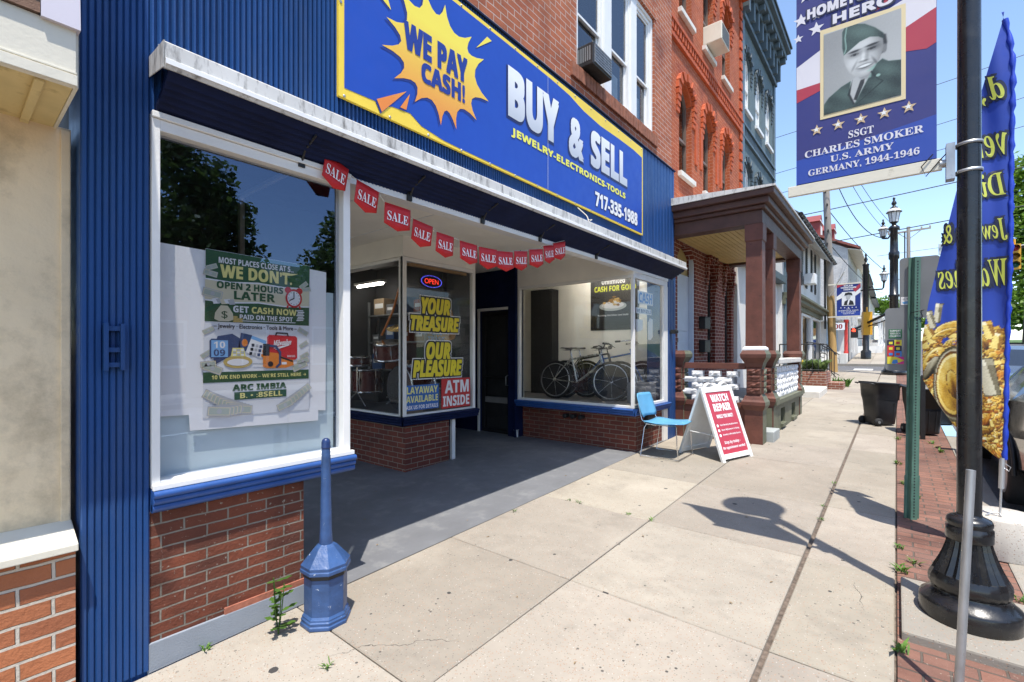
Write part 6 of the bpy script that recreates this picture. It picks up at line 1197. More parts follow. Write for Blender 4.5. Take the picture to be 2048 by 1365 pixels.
for r_ in range(5):
    z = .865 + .108 * r_
    if r_ % 2:
        for k in range(9): rock(mb, (-1.64, 9.04 + .265 * k, z), .26, .13, .10, 'y')
    else:
        for k in range(11): rock(mb, (-1.64, 8.98 + .225 * k, z), .135, .13, .105, 'y')
mb.build('balustrade', M['rockwhite'], oh)
mb = MB(); mb.box(-1.74, 8.86, 1.40, -1.52, 11.29, 1.49); mb.build('rail_cap', M['stone'], oh, bevel=.015)
mb = MB(); mb.box(-1.80, 8.62, .735, -1.50, 11.6, .81); mb.box(-1.80, 8.60, .69, -1.53, 11.6, .734)
wall(mb, Frame((-1.56, 0), (0, 1)), 8.60, 11.60, .1, .69, [(9.3, 9.7, .36, .62), (10.4, 10.8, .36, .62)], .12); mb.box(-1.70, 8.58, .1, -1.565, 8.70, .69)
for a in (9.3, 10.4): mb.box(-1.7, a, .30, -1.52, a + .4, .355)
two_tone(mb); mb.m = [1] * len(mb.m); mb.build('porch_base', PR, oh)
mb = MB()
for a in (9.3, 10.4): mb.box(-1.72, a, .36, -1.69, a + .4, .62)
mb.build('cellar_light', M['darkroom'], oh)
mb = MB(); mb.box(-2.0, 8.08, .1, -1.45, 8.56, .38); mb.box(-2.25, 8.08, .1, -1.78, 8.56, .58); mb.build('porch_step', paint('bluestone', (.34, .36, .35), .8, .12, 6, dirt=(.2, .2, .18), bmp=.3), oh, bevel=.012)
mb = MB(); mb.box(-3.0, 7.98, .74, -1.72, 11.5, .80); mb.build('porch_floor', M['signgrey'], oh)
mb = MB(); mb.box(-3.0, 7.80, 3.54, -1.55, 8.05, 3.74); mb.box(-1.80, 8.052, 3.54, -1.55, 11.55, 3.74); mb.box(-3.0, 11.30, 3.54, -1.802, 11.55, 3.74); mb.build('porch_beam', M['porchbrown'], oh, bevel=.008)
mb = MB(); mb.box(-3.0, 8.06, 3.60, -1.81, 11.29, 3.63)
for k in range(14): mb.box(-2.98 + .085 * k, 8.06, 3.592, -2.98 + .085 * k + .075, 11.29, 3.5995)
mb.build('porch_ceiling', M['ceilboard'], oh)
mb = MB()
for (x1, ya, yb, z0, z1) in ((-1.50, 7.74, 11.62, 3.742, 3.80), (-1.44, 7.68, 11.68, 3.802, 3.90), (-1.36, 7.60, 11.76, 3.902, 3.99)): mb.box(-2.99, ya, z0, x1, yb, z1)
mb.build('porch_cornice', M['porchbrown'], oh, bevel=.012)
mb = MB(); mb.hexa([(-2.99, 7.58, 3.992), (-1.34, 7.58, 3.992), (-2.99, 11.78, 3.992), (-1.34, 11.78, 3.992), (-2.99, 7.58, 4.12), (-1.34, 7.58, 4.02), (-2.99, 11.78, 4.12), (-1.34, 11.78, 4.02)]); mb.build('porch_roof', M['gutter'], oh)
wa = thing('window_air_conditioner', 'white window air conditioner high on the orange house', 'air conditioner', (-2.85, 10.04, 7.75)); mb = MB(); mb.box(-3.15, 9.76, 7.78, -2.66, 10.32, 8.14); mb.build('case', M['creamtrim'], wa, bevel=.012)
mb = MB()
for k in range(10): mb.box(-2.66, 9.80, 7.81 + .031 * k, -2.652, 10.28, 7.822 + .031 * k)
mb.build('grille', M['signgrey'], wa)
# ---------------------------------------------------------------- teal building
tb = thing('teal_building', 'teal painted brick building with white arched windows and heavy slate cornice', 'building', (-3, 14.8, gz(14)))
ft = wallf(-3.02); TW = [(13.02, 13.70), (14.32, 15.02), (15.62, 16.36)]
holes = [(a, b, 7.85, 9.35) for a, b in TW] + [(a, b, 4.95, 6.5) for a, b in TW]
mb = MB(); wall(mb, ft, 12.74, 16.86, 3.9, 10.6, holes, .2); mb.poly([(-3.02, 16.86, 3), (-9, 16.86, 3), (-9, 16.86, 10.6), (-3.02, 16.86, 10.6)]); mb.poly([(-3.02, 12.74, 3), (-9, 12.74, 3), (-9, 12.74, 11), (-3.02, 12.74, 11)][::-1]); mb.build('upper_wall', M['b_teal'], tb)
for a, b in TW:
    for z0, z1 in ((7.85, 9.35), (4.95, 6.5)): arched(tb, ft, a, b, z0, z1, M['white2'], M['white2'], M['white2'], M['tealdark'], sillm=M['white2'], d=-.05)
mb = MB()
ft.box(mb, 12.74, 16.86, 10.0, 10.12, -.01, .10); ft.box(mb, 12.74, 16.88, 10.6, 10.78, -1, .20); ft.box(mb, 12.72, 16.92, 10.782, 10.95, -1, .36); ft.box(mb, 12.70, 16.96, 10.952, 11.10, -1, .46)
for k in range(9): a = 12.78 + .49 * k; ft.box(mb, a, a + .13, 10.125, 10.60, -.01, .20); ft.box(mb, a, a + .13, 10.62, 10.78, .19, .34)
ft.box(mb, 12.74, 16.86, 7.02, 7.08, -.01, .06); ft.box(mb, 12.74, 16.86, 7.36, 7.42, -.01, .06); ft.box(mb, 12.74, 12.95, 4.0, 10.0, -.01, .05); ft.box(mb, 16.66, 16.86, 4.0, 10.0, -.01, .05)
cn = mb.build('cornice', M['teal'], tb, bevel=.01)
mb = MB()
for k in range(8): a = 12.95 + .49 * k; ft.box(mb, a, a + .28, 10.17, 10.55, .001, .012)
for k in range(26): a = 12.98 + .142 * k; ft.box(mb, a, a + .08, 7.12, 7.32, .0, .03); 
ft.box(mb, 12.69, 16.98, 11.102, 11.16, -1, .50); mb.build('panel', M['tealdark'], cn)
mb = MB(); f2 = wallf(-2.92); wall(mb, f2, 12.0, 16.86, 0, 3.9, [(12.95, 14.35, .7, 3.2), (14.9, 16.3, .7, 3.2)], .15); mb.poly([(-2.92, 12.0, 0), (-3.6, 12.0, 0), (-3.6, 12.0, 3.9), (-2.92, 12.0, 3.9)][::-1]); mb.build('lower_wall', M['stucco'], tb)
for a in (12.95, 14.9):
    mb = MB(); frame_rect(mb, f2, a, a + 1.4, .7, 3.2, .08, -.12, .02); f2.box(mb, a + .08, a + 1.32, 2.3, 2.36, -.1, .015); o = mb.build('shop_window', M['teal'], tb); mb = MB(); f2.quad(mb, a + .08, a + 1.32, .78, 3.12, -.06); mb.build('pane', M['shopglass'], o); mb = MB(); f2.quad(mb, a, a + 1.4, .7, 3.2, -.145); mb.build('window_back', M['darkroom'], o)
mb = MB(); f2.box(mb, 12.0, 16.86, 3.75, 3.95, 0, .25); mb.build('shop_cornice', M['tealdark'], tb)
# ---------------------------------------------------------------- white house on the corner
wh = thing('white_house', 'white stucco corner house with dark shutters, dark eave and a shopfront', 'house', (-2.8, 21.7, gz(21)))
fw2 = wallf(-2.80); WW = [(17.6, 18.5), (20.9, 21.8), (23.6, 24.4), (25.4, 26.0)]
holes = [(a, b, 4.2, 5.85) for a, b in WW[:3]] + [(17.3, 18.9, 1.0, 3.1), (19.3, 20.4, .55, 3.1), (20.8, 23.2, 1.0, 3.1), (23.7, 26.2, 1.0, 3.1)]
mb = MB(); wall(mb, fw2, 16.88, 26.6, 0, 6.25, holes, .15)
fe2 = Frame((-2.8, 26.6), (-1, 0)); mb.poly([(-2.8, 26.6, 0), (-9, 26.6, 0), (-9, 26.6, 6.2), (-5.9, 26.6, 8.6), (-2.8, 26.6, 6.2)]); mb.poly([(-2.8, 16.88, 0), (-9, 16.88, 0), (-9, 16.88, 6.2), (-5.9, 16.88, 8.6), (-2.8, 16.88, 6.2)][::-1]); mb.build('wall', M['stucco'], wh)
mb = MB(); mb.hexa([(-5.9, 16.6, 8.62), (-2.28, 16.6, 5.70), (-5.9, 26.95, 8.62), (-2.28, 26.95, 5.70), (-5.9, 16.6, 8.78), (-2.28, 16.6, 5.86), (-5.9, 26.95, 8.78), (-2.28, 26.95, 5.86)]); mb.hexa([(-9.5, 16.6, 5.8), (-5.9, 16.6, 8.62), (-9.5, 26.95, 5.8), (-5.9, 26.95, 8.62), (-9.5, 16.6, 5.96), (-5.9, 16.6, 8.78), (-9.5, 26.95, 5.96), (-5.9, 26.95, 8.78)]); rf = mb.build('roof', M['roof'], wh)
mb = MB(); mb.tube([(-2.25, 16.6, 5.80), (-2.25, 26.95, 5.80)], .07, 8)
for k in range(18): mb.tube([(-2.25 + .08 * math.cos(t * .5 - .5), 16.9 + .58 * k, 5.80 - .08 * math.sin(t * .5)) for t in range(7)], .012, 5)
mb.build('gutter', M['blackiron'], rf)
mb = MB(); mb.tube([(-2.25, 17.0, 5.72), (-2.3, 17.0, 5.55), (-2.72, 17.0, 5.25), (-2.74, 17.0, .6)], .045, 8); mb.build('downpipe', M['teal'], rf)
mb = MB(); mb.hexa([(-2.8, 16.6, 6.08), (-2.30, 16.6, 5.66), (-2.8, 26.9, 6.08), (-2.30, 26.9, 5.66), (-2.8, 16.6, 6.11), (-2.30, 16.6, 5.69), (-2.8, 26.9, 6.11), (-2.30, 26.9, 5.69)]); mb.build('soffit', M['white2'], rf)
for a, b in WW[:3]:
    o = sash(wh, fw2, a, b, 4.2, 5.85, -.04, M['white2'], M['pane'], M['darkroom']); 
    for s_ in (a - .36, b + .02): mb = MB(); fw2.box(mb, s_, s_ + .34, 4.15, 5.9, .002, .035); [fw2.box(mb, s_ + .03, s_ + .31, 4.22 + .08 * k, 4.27 + .08 * k, .036, .045) for k in range(20)]; mb.build('shutter', M['black'], o)
mb = MB(); fw2.box(mb, 16.9, 26.6, 3.12, 3.30, .002, .10); fw2.box(mb, 16.9, 26.62, 3.302, 3.42, .002, .30); fw2.box(mb, 16.9, 26.64, 3.422, 3.50, .002, .42); mb.build('shop_cornice', M['olive'], wh, bevel=.01)
for a0, a1, z0 in ((17.3, 18.9, 1.0), (19.3, 20.4, .55), (20.8, 23.2, 1.0), (23.7, 26.2, 1.0)):
    mb = MB(); frame_rect(mb, fw2, a0, a1, z0, 3.1, .09, -.1, .03); o = mb.build('shop_window', M['white2'], wh); mb = MB(); fw2.quad(mb, a0 + .09, a1 - .09, z0 + .09, 3.01, -.05); mb.build('pane', M['shopglass'], o); mb = MB(); fw2.quad(mb, a0, a1, z0, 3.1, -.145); mb.build('window_back', M['darkroom'], o)
mb = MB(); mb.box(-2.80, 21.35, 4.25, -2.42, 21.9, 4.65); tag(mb.build('window_air_conditioner', M['white2'], bevel=.02), 'white window air conditioner on the white corner house beside a shutter', 'air conditioner')
# railing, brick planter, steps in front of it
rl = thing('iron_railing', 'black iron railing with scrolls along the entrance of the white house', 'railing', (-2.2, 18, gz(18)))
mb = MB(); g0 = gz(18.5)
def rail(pts):
    mb.tube([(x, y, gz(y) + .95 + dz) for x, y, dz in pts], .02, 6); mb.tube([(x, y, gz(y) + .2 + dz) for x, y, dz in pts], .014, 6)
    for (xa, ya, da), (xb, yb, db) in zip(pts, pts[1:]):
        n = max(2, int(math.hypot(xb - xa, yb - ya) / .14))
        for k in range(n): t = k / n; x, y, d_ = xa + (xb - xa) * t, ya + (yb - ya) * t, da + (db - da) * t; mb.tube([(x, y, gz(y) + .1 + d_ if k else gz(y)), (x, y, gz(y) + .95 + d_)], .009 if k else .018, 5)
rail([(-2.75, 16.2, .45), (-1.62, 16.2, .45)]); rail([(-2.3, 18.3, .5), (-1.75, 18.35, .4), (-1.55, 18.9, .05)]); rail([(-2.2, 20.6, .4), (-1.6, 20.7, .0)])
for k in range(3): c_ = (-1.60 - .02 * k, 16.2, gz(16.2) + 1.32 - .12 * k); mb.tube([(c_[0] + .07 * math.cos(t), c_[1], c_[2] + .07 * math.sin(t)) for t in [i * .6 for i in range(10)]], .011, 5)
mb.build('bars', M['black'], rl)
pln = thing('brick_planter', 'low brick planter in front of the white house', 'planter', (-1.9, 17.5, gz(17.5))); z0 = gz(17.0)
mb = MB(); mb.box(-2.5, 16.75, z0 - .3, -1.62, 18.0, z0 + .55); mb.box(-1.615, 17.3, z0 - .3, -1.25, 18.1, z0 + .22); mb.build('wall', M['b_plant'], pln, bevel=.01); mb = MB(); mb.box(-2.42, 16.83, z0 + .5, -1.70, 17.92, z0 + .56); mb.build('soil', M['dirt'], pln)
mb = MB(); mb.hexa([(x, y, gz(y) + d) for d in (-.1, .17) for y in (14.6, 16.3) for x in (-2.6, -1.55)]); tag(mb.build('stone_step', M['stone'], bevel=.02), 'low pale stone step between the porch and the brick planter', 'step')
# ---------------------------------------------------------------- across the side street
fb2 = thing('white_brick_building', 'whitewashed brick corner building across the side street with red dormers and a 100 sign', 'building', (-4, 38, gz(36)))
wy = wally(36.0); wx = wallf(-2.35); z36 = gz(36)
mb = MB(); wall(mb, wy, -9.5, -4.1, 0, 8.1, [(-5.05, -4.3, 4.6, 6.2), (-7.4, -6.6, 4.6, 6.2)], .3); wall(mb, wy, -4.1, -2.35, 3.65, 8.1, []); wall(mb, wx, 37.2, 45, 0, 8.1, [(37.5, 38.3, 4.6, 6.4), (40, 40.8, 4.6, 6.4), (42.5, 43.3, 4.6, 6.4), (39, 40.2, 1.6, 3.6), (42, 43.2, 1.6, 3.6)], .25); wall(mb, wx, 36, 37.2, 3.65, 8.1, [])
mb.poly([(-9.5, 36, 8.1), (-2.35, 36, 8.1), (-5.9, 36, 10.0)]); mb.build('wall', M['b_white'], fb2)
mb = MB(); mb.hexa([(-5.9, 35.8, 10.05), (-1.7, 35.8, 7.95), (-5.9, 45, 10.05), (-1.7, 45, 7.95), (-5.9, 35.8, 10.2), (-1.7, 35.8, 8.1), (-5.9, 45, 10.2), (-1.7, 45, 8.1)]); mb.hexa([(-10, 35.8, 7.9), (-5.9, 35.8, 10.05), (-10, 45, 7.9), (-5.9, 45, 10.05), (-10, 35.8, 8.05), (-5.9, 35.8, 10.2), (-10, 45, 8.05), (-5.9, 45, 10.2)]); rf = mb.build('roof', paint('red_tin_roof', (.25, .07, .05), .6), fb2)
mb = MB(); mb.hexa([(-2.35, 35.9, 8.05), (-1.72, 35.9, 7.88), (-2.35, 45, 8.05), (-1.72, 45, 7.88), (-2.35, 35.9, 8.09), (-1.72, 35.9, 7.92), (-2.35, 45, 8.09), (-1.72, 45, 7.92)]); mb.box(-1.74, 35.9, 7.86, -1.66, 45, 8.0); mb.build('soffit', M['creamtrim'], rf)
for y, x in ((36.8, -3.9), (40.0, -3.4)):
    mb = MB(); mb.box(x - 1.6, y, 8.6, x, y + 1.3, 10.3); mb.prism([(x + .02, y - .15, 10.25), (x + .02, y + 1.45, 10.25), (x + .02, y + .65, 10.8)], (-1.8, 0, 0)); o = mb.build('dormer', paint('dormer_red', (.22, .04, .035), .6), rf); mb = MB(); mb.box(x + .001, y + .3, 8.9, x + .03, y + 1.0, 10.0); mb.box(x + .02, y - .12, 10.22, x + .06, y + 1.42, 10.30); mb.build('frame', M['white2'], o)
for a0, a1, z0, z1, fr in ((-5.05, -4.3, 4.6, 6.2, wy), (-7.4, -6.6, 4.6, 6.2, wy), (37.5, 38.3, 4.6, 6.4, wx), (40, 40.8, 4.6, 6.4, wx), (42.5, 43.3, 4.6, 6.4, wx), (39, 40.2, 1.6, 3.6, wx), (42, 43.2, 1.6, 3.6, wx)): sash(fb2, fr, a0, a1, z0, z1, -.06, M['white2'], M['pane'], M['darkroom'] if fr is wx else paint('blue_blind', (.20, .30, .45), .5), w=.07)
mb = MB(); mb.box(-4.1, 36.9, 0, -2.4, 37.0, 3.7); mb.box(-4.15, 36.05, 0, -4.05, 37, 3.7); mb.box(-4.1, 36.05, 3.6, -2.4, 37.2, 3.66); mb.build('porch_wall', M['stucco'], fb2)
mb = MB(); mb.box(-3.55, 36.86, z36 + .55, -2.95, 36.895, z36 + 2.6); o = mb.build('door', paint('pale_blue_door', (.40, .52, .62), .5), fb2); mb = MB(); mb.box(-3.45, 36.85, z36 + 1.7, -3.05, 36.858, z36 + 2.5); mb.box(-3.45, 36.85, z36 + .75, -3.05, 36.858, z36 + 1.3); mb.build('pane', M['darkroom'], o)
mb = MB(); mb.lathe((-2.45, 36.12, 0), [(.13, z36 + .5), (.13, z36 + .62), (.10, z36 + .66), (.095, 3.4), (.13, 3.5), (.13, 3.65)], 16); mb.build('column', M['red'], fb2)
mb = MB()
for k in range(4): mb.box(-4.0, 34.9 + .28 * k, .6, -2.72, 36.06, z36 - .05 + .17 * (k + 1) - .02 - .0)
mb.box(-2.70, 34.9, .6, -2.35, 36.05, z36 + .50); mb.build('steps', M['stone'], fb2, bevel=.015)
ns = thing('number_sign', 'white sign with red numerals 100 over the corner entrance', 'sign', (-2.95, 35.93, 3.0)); mb = MB(); mb.box(-3.38, 35.90, 3.0, -2.50, 35.94, 3.45); mb.build('panel', W_, ns); mb = MB(); Board((0, 35.897, 0), (1, 0, 0)).text(mb, '100', 'serif', (-3.25, 3.08, -2.62, 3.37), 1, 0, .01); mb.build('lettering', ink('numeral_red', (.30, .02, .02)), ns)
def row_house(label, y0, y1, x, h, wm, rm, n=3, porch=None):
    t = thing('row_house', label, 'house', (x, (y0 + y1) / 2, gz(y0)), 'row houses along the far block'); fr = wallf(x); hs = []; st_ = (y1 - y0) / n; z0 = gz(y0)
    for k in range(n):
        for zz in (1.3, 4.2): a = y0 + st_ * (k + .5); hs.append((a - .45, a + .45, z0 + zz, z0 + zz + 1.7))
    mb = MB(); wall(mb, fr, y0, y1, 0, z0 + h, hs, .25); mb.poly([(x, y0, 0), (x - 6, y0, 0), (x - 6, y0, z0 + h), (x, y0, z0 + h)][::-1]); mb.poly([(x, y0, z0 + h), (x - 6, y0, z0 + h), (x - 3, y0, z0 + h + 1.8)][::-1]); mb.poly([(x, y1, 0), (x - 6, y1, 0), (x - 6, y1, z0 + h), (x - 3, y1, z0 + h + 1.8), (x, y1, z0 + h)]); mb.build('wall', wm, t)
    mb = MB(); mb.hexa([(x - 3, y0 - .1, z0 + h + 1.8), (x + .55, y0 - .1, z0 + h - .15), (x - 3, y1, z0 + h + 1.8), (x + .55, y1, z0 + h - .15), (x - 3, y0 - .1, z0 + h + 1.95), (x + .55, y0 - .1, z0 + h + .0), (x - 3, y1, z0 + h + 1.95), (x + .55, y1, z0 + h + .0)]); mb.box(x + .005, y0 - .1, z0 + h - .22, x + .50, y1, z0 + h - .16); mb.build('roof', rm, t)
    for a0, a1, za, zc in hs: sash(t, fr, a0, a1, za, zc, -.06, M['white2'], M['pane'], M['darkroom'], w=.07)
    if porch:
        mb = MB(); mb.box(x + .01, y0 + .3, z0 + 2.7, x + 1.5, y1 - .3, z0 + 2.9); mb.box(x + .01, y0 + .3, z0 - .2, x + 1.5, y1 - .3, z0 + .55)
        for yy in (y0 + .5, y1 - .5): mb.box(x + 1.25, yy, z0 + .55, x + 1.42, yy + .17, z0 + 2.7)
        for k in range(int((y1 - y0 - 1.2) / .2)): mb.box(x + 1.3, y0 + .7 + .2 * k, z0 + .6, x + 1.34, y0 + .74 + .2 * k, z0 + 1.3)
        mb.box(x + 1.28, y0 + .6, z0 + 1.3, x + 1.38, y1 - .5, z0 + 1.36); mb.build('porch', porch, t)
row_house('pale grey row house beside the whitewashed corner building', 45.1, 52, -2.35, 7.2, M['stucco'], M['creamtrim'], 3, M['white2'])
row_house('red brick row house with white porch in the far block', 52.1, 60, -2.35, 6.6, M['b_upper'], M['roof'], 3, M['white2'])
row_house('cream row house beyond the red brick one in the far block', 60.1, 70, -2.4, 6.0, M['creamtrim'], M['roof'], 4, M['white2'])
row_house('farthest white row house at the end of the far block', 70.1, 84, -2.4, 5.6, M['stucco'], M['tealdark'], 4, M['gutter'])
# ---------------------------------------------------------------- the low house over the road
ob = thing('brick_house', 'low brick house on the opposite side of the street', 'house', (15, 8, gz(8))); fo2 = Frame((15, 0), (0, -1))
hs = [(-18 + 3 * k, -16.9 + 3 * k, 1.0, 2.8) for k in range(8)]
mb = MB(); wall(mb, fo2, -20, 8, -1, 4.0, hs, .2); mb.build('wall', M['b_upper'], ob)
mb = MB(); mb.hexa([(14.6, -8.3, 3.9), (19, -8.3, 6.0), (14.6, 20.3, 3.9), (19, 20.3, 6.0), (14.6, -8.3, 4.05), (19, -8.3, 6.15), (14.6, 20.3, 4.05), (19, 20.3, 6.15)]); mb.build('roof', M['roof'], ob)
for h in hs: sash(ob, fo2, *h, -.06, M['white2'], M['pane'], M['darkroom'], w=.07)
# ---------------------------------------------------------------- street furniture farther off
def px_ray(px, py): 
    xc = (px - 1024) / 940; th = R(39.286); return (-math.sin(th) + xc * math.cos(th), math.cos(th) + xc * math.sin(th), -(py - 705) / 940)
sp2_ = thing('signal_pole', 'fluted black signal pole with lantern on top at the near corner', 'signal pole', (-.08, 25.0, gz(25))); c = Vector((-.08, 25.0, gz(25)))
mb = MB(); mb.lathe(c, [(.40, 0), (.42, .05), (.42, .16), (.36, .20), (.33, .26), (.28, .6), (.22, 1.1), (.20, 1.2), (.24, 1.24), (.24, 1.34), (.17, 1.4)], 24); mb.build('base', M['blackiron'], sp2_)
mb = MB(); mb.lathe(c, [(.16, 1.38), (.15, 3.2), (.19, 3.22), (.19, 3.3), (.15, 3.32), (.14, 4.75), (.18, 4.78), (.18, 5.05), (.14, 5.1), (.125, 5.95), (.19, 5.98), (.19, 6.08), (.12, 6.15)], 24, flute=.06); mb.build('pole', M['blackiron'], sp2_)
lantern(sp2_, c + Vector((0, 0, 6.15)), .98)
lantern(sp2_, c + Vector((-.36, .5, 5.75)), .7)
mb = MB(); mb.tube([c + Vector((0, 0, 6.0)), c + Vector((-.2, .3, 5.7)), c + Vector((-.36, .5, 5.76))], .03, 6); mb.build('bracket', M['blackiron'], sp2_)
mb = MB(); mb.tube([(-.08, 25.1, 3.35), (-1.3, 26.5, 2.75), (-1.45, 26.7, 2.7)], .06, 8); mb.tube([(-.08, 25.1, 3.05), (-1.4, 26.6, 2.6)], .025, 6); mb.build('arm', M['blackiron'], sp2_)
def signal(name, label, loc, rz, body, faces=True, n=3):
    t = thing(name, label, 'traffic light', (0, 0, 0)); mb = MB(); h = .34 * n; mb.box(-.17, -.12, 0, .17, .12, h)
    for k in range(n - 1): mb.box(-.172, -.122, .34 * (k + 1) - .006, .172, .122, .34 * (k + 1) + .006)
    mb.tube([(0, 0, h), (0, 0, h + .22)], .035, 8); mb.build('housing', body, t, bevel=.015)
    for k in range(n):
        mb = MB(); z = .17 + .34 * k
        for i in range(10): a0, a1 = -.3 + i * .375, -.3 + (i + 1) * .375; mb.poly([(.13 * math.cos(a0), -.12, z + .13 * math.sin(a0)), (.13 * math.cos(a1), -.12, z + .13 * math.sin(a1)), (.13 * math.cos(a1), -.30, z + .13 * math.sin(a1)), (.13 * math.cos(a0), -.30, z + .13 * math.sin(a0))])
        mb.build('visor', M['black'], t); mb = MB(); mb.lathe((0, -.12, z), [(.12, 0), (.10, .02), (0, .03)], 16, axis=(0, -1, 0)); mb.build('lens', LENS[k if n == 3 else 0], t)
    t.location = loc; t.rotation_euler = (0, 0, rz); return t
LENS = [paint('lens_green', (.01, .10, .06), .2), paint('lens_amber', (.25, .12, .01), .2), paint('lens_red', (.30, .02, .02), .2)]
SY = paint('signal_yellow', (.72, .36, .02), .45, .08, 4)
signal('traffic_light', 'yellow traffic light seen from behind on the arm of the fluted signal pole', (-1.02, 26.2, 1.62 + .75), R(200), SY)
signal('traffic_light', 'yellow traffic light with red lens hanging over the road on the right', (3.75, 28, 5.0), R(180) * 0, SY)
signal('traffic_light', 'black faced traffic light lowest at the right edge over the road', (5.05, 30, 4.3), R(0), M['black'])
ma = thing('signal_gantry', 'long dark signal arm reaching over the road from the right', 'signal arm', (9.5, 29, gz(29)))
mb = MB(); mb.tube([(9.5, 29.5, gz(29)), (9.5, 29.5, 6.4)], [.16, .12], 12); mb.build('pole', M['blackiron'], ma); mb = MB(); mb.tube([(9.5, 29.5, 5.6), (5.0, 29.0, 6.15), (1.1, 28.4, 5.75)], [.12, .09, .05], 10); mb.build('arm', M['blackiron'], ma)
mb = MB(); mb.box(1.45, 28.3, 5.95, 2.6, 28.34, 6.45); mb.box(1.85, 28.27, 6.1, 2.7, 28.298, 6.2); tag(mb.build('hanging_sign', paint('pale_sign', (.55, .58, .58), .4), bevel=.01), 'pale blank street sign on the signal arm beside the flag', 'sign')
sp3 = thing('signal_pole', 'plain black signal pole with one lantern arm across the side street', 'signal pole', (-1.55, 38.5, gz(38.5))); c = Vector((-1.55, 38.5, gz(38.5)))
mb = MB(); mb.lathe(c, [(.28, 0), (.28, .5), (.17, .6), (.16, 6.1), (.19, 6.12), (.19, 6.2), (.08, 6.25), (.06, 6.35), (.11, 6.5), (.05, 6.65), (.05, 6.75), (.08, 6.8), (0, 6.95)], 16); mb.build('pole', M['blackiron'], sp3)
mb = MB(); mb.tube([c + Vector((-.8, 0, 4.5)), c + Vector((.85, 0, 4.5)), c + Vector((.9, 0, 4.6)), c + Vector((.93, 0, 4.95))], .05, 8); mb.build('arm', M['blackiron'], sp3); lantern(sp3, c + Vector((.93, 0, 4.9)), .95)
ps = thing('pedestrian_signal', 'pedestrian signal with glowing red hand on the black pole across the side street', 'pedestrian signal', (-2.1, 38.3, 2.9)); mb = MB(); mb.box(-2.35, 38.2, 2.55, -1.95, 38.45, 3.2); mb.tube([(-2.0, 38.4, 3.25), (-1.55, 38.5, 3.3)], .03, 6); mb.tube([(-2.0, 38.4, 2.5), (-1.55, 38.5, 2.5)], .03, 6); mb.build('housing', M['black'], ps, bevel=.02)
mb = MB(); bdp = Board((0, 38.19, 0), (1, 0, 0)); bdp.rect(mb, -2.24, 2.95, -2.08, 3.10, 1, 0); [bdp.rect(mb, -2.24 + .042 * k, 3.10, -2.21 + .042 * k, 3.17, 1, 0) for k in range(4)]; bdp.rect(mb, -2.28, 2.98, -2.24, 3.07, 1, 0); mb.build('hand', emit('hand_red', (1, .05, .02), 1.5), ps)
mb = MB(); mb.box(-1.72, 38.25, 2.75, -1.25, 38.33, 3.25); tag(mb.build('call_box', paint('ochre_box', (.50, .28, .10), .6), bevel=.01), 'small tan box on the black signal pole across the street', 'box')
# utility poles and wires
up = thing('utility_pole', 'tall wooden utility pole with yellowed lower half beside the white house', 'utility pole', (-2.32, 25.9, gz(26))); mb = MB(); pb = Vector((-2.22, 25.9, gz(26) - .1)); ptop = Vector((-2.62, 25.9, 12.5)); pm = pb.lerp(ptop, .30)
mb.tube([pb, pm], [.165, .155], 14); mb.build('lower_shaft', M['woodyel'], up); mb = MB(); mb.tube([pm, ptop], [.153, .12], 14)
mb.build('upper_shaft', M['wood'], up); mb = MB(); [mb.obox(pb.lerp(ptop, .45 + .05 * k) + Vector((.03 * (-1) ** k, -.18, 0)), (.03, 0, 0), (0, .03, 0), (0, 0, .05)) for k in range(10)]; mb.build('step_bolt', M['black'], up); mb = MB(); mb.tube([pm + Vector((-.20, -.02, -1.5)), pm + Vector((-.22, -.02, 2.2))], .045, 6); mb.build('conduit', M['black'], up)
u2 = thing('utility_pole', 'distant wooden utility pole with crossarm over the road', 'utility pole', (.75, 48, gz(48))); mb = MB(); mb.tube([(.75, 48, gz(48)), (.72, 48, 11.4)], [.17, .12], 10); mb.build('shaft', M['wood'], u2); mb = MB(); mb.obox((.75, 48, 11.05), (1.3, .25, .10), (0, .06, 0), (0, 0, .06)); mb.tube([(.05, 47.9, 11.0), (.72, 47.95, 10.4), (1.45, 47.9, 11.0)], .03, 5)
for x in (-.5, 0, 1.5, 2.0): mb.lathe((x, 48 + .19 * (x - .75), 11.1 + .077 * (x - .75)), [(.05, 0), (.06, .08), (.04, .16), (0, .2)], 8)
mb.build('crossarm', M['wood'], u2); mb = MB(); mb.tube([(.50, 47.9, 8.6), (.50, 47.9, 11.0)], .05, 6); mb.build('conduit', M['black'], u2)
mb = MB(); mb.tube([(-.3, 60, 9.0), (-.3, 60, 12.2)], .14, 8); mb.tube([(-.3, 60, 2.3), (-.3, 60, 9.0)], .15, 8); mb.tube([(-1.5, 60, 11.3), (3.2, 60, 11.5)], .03, 5); tag(mb.build('utility_pole', M['wood']), 'farthest thin utility pole showing above the grey sign back', 'utility pole')
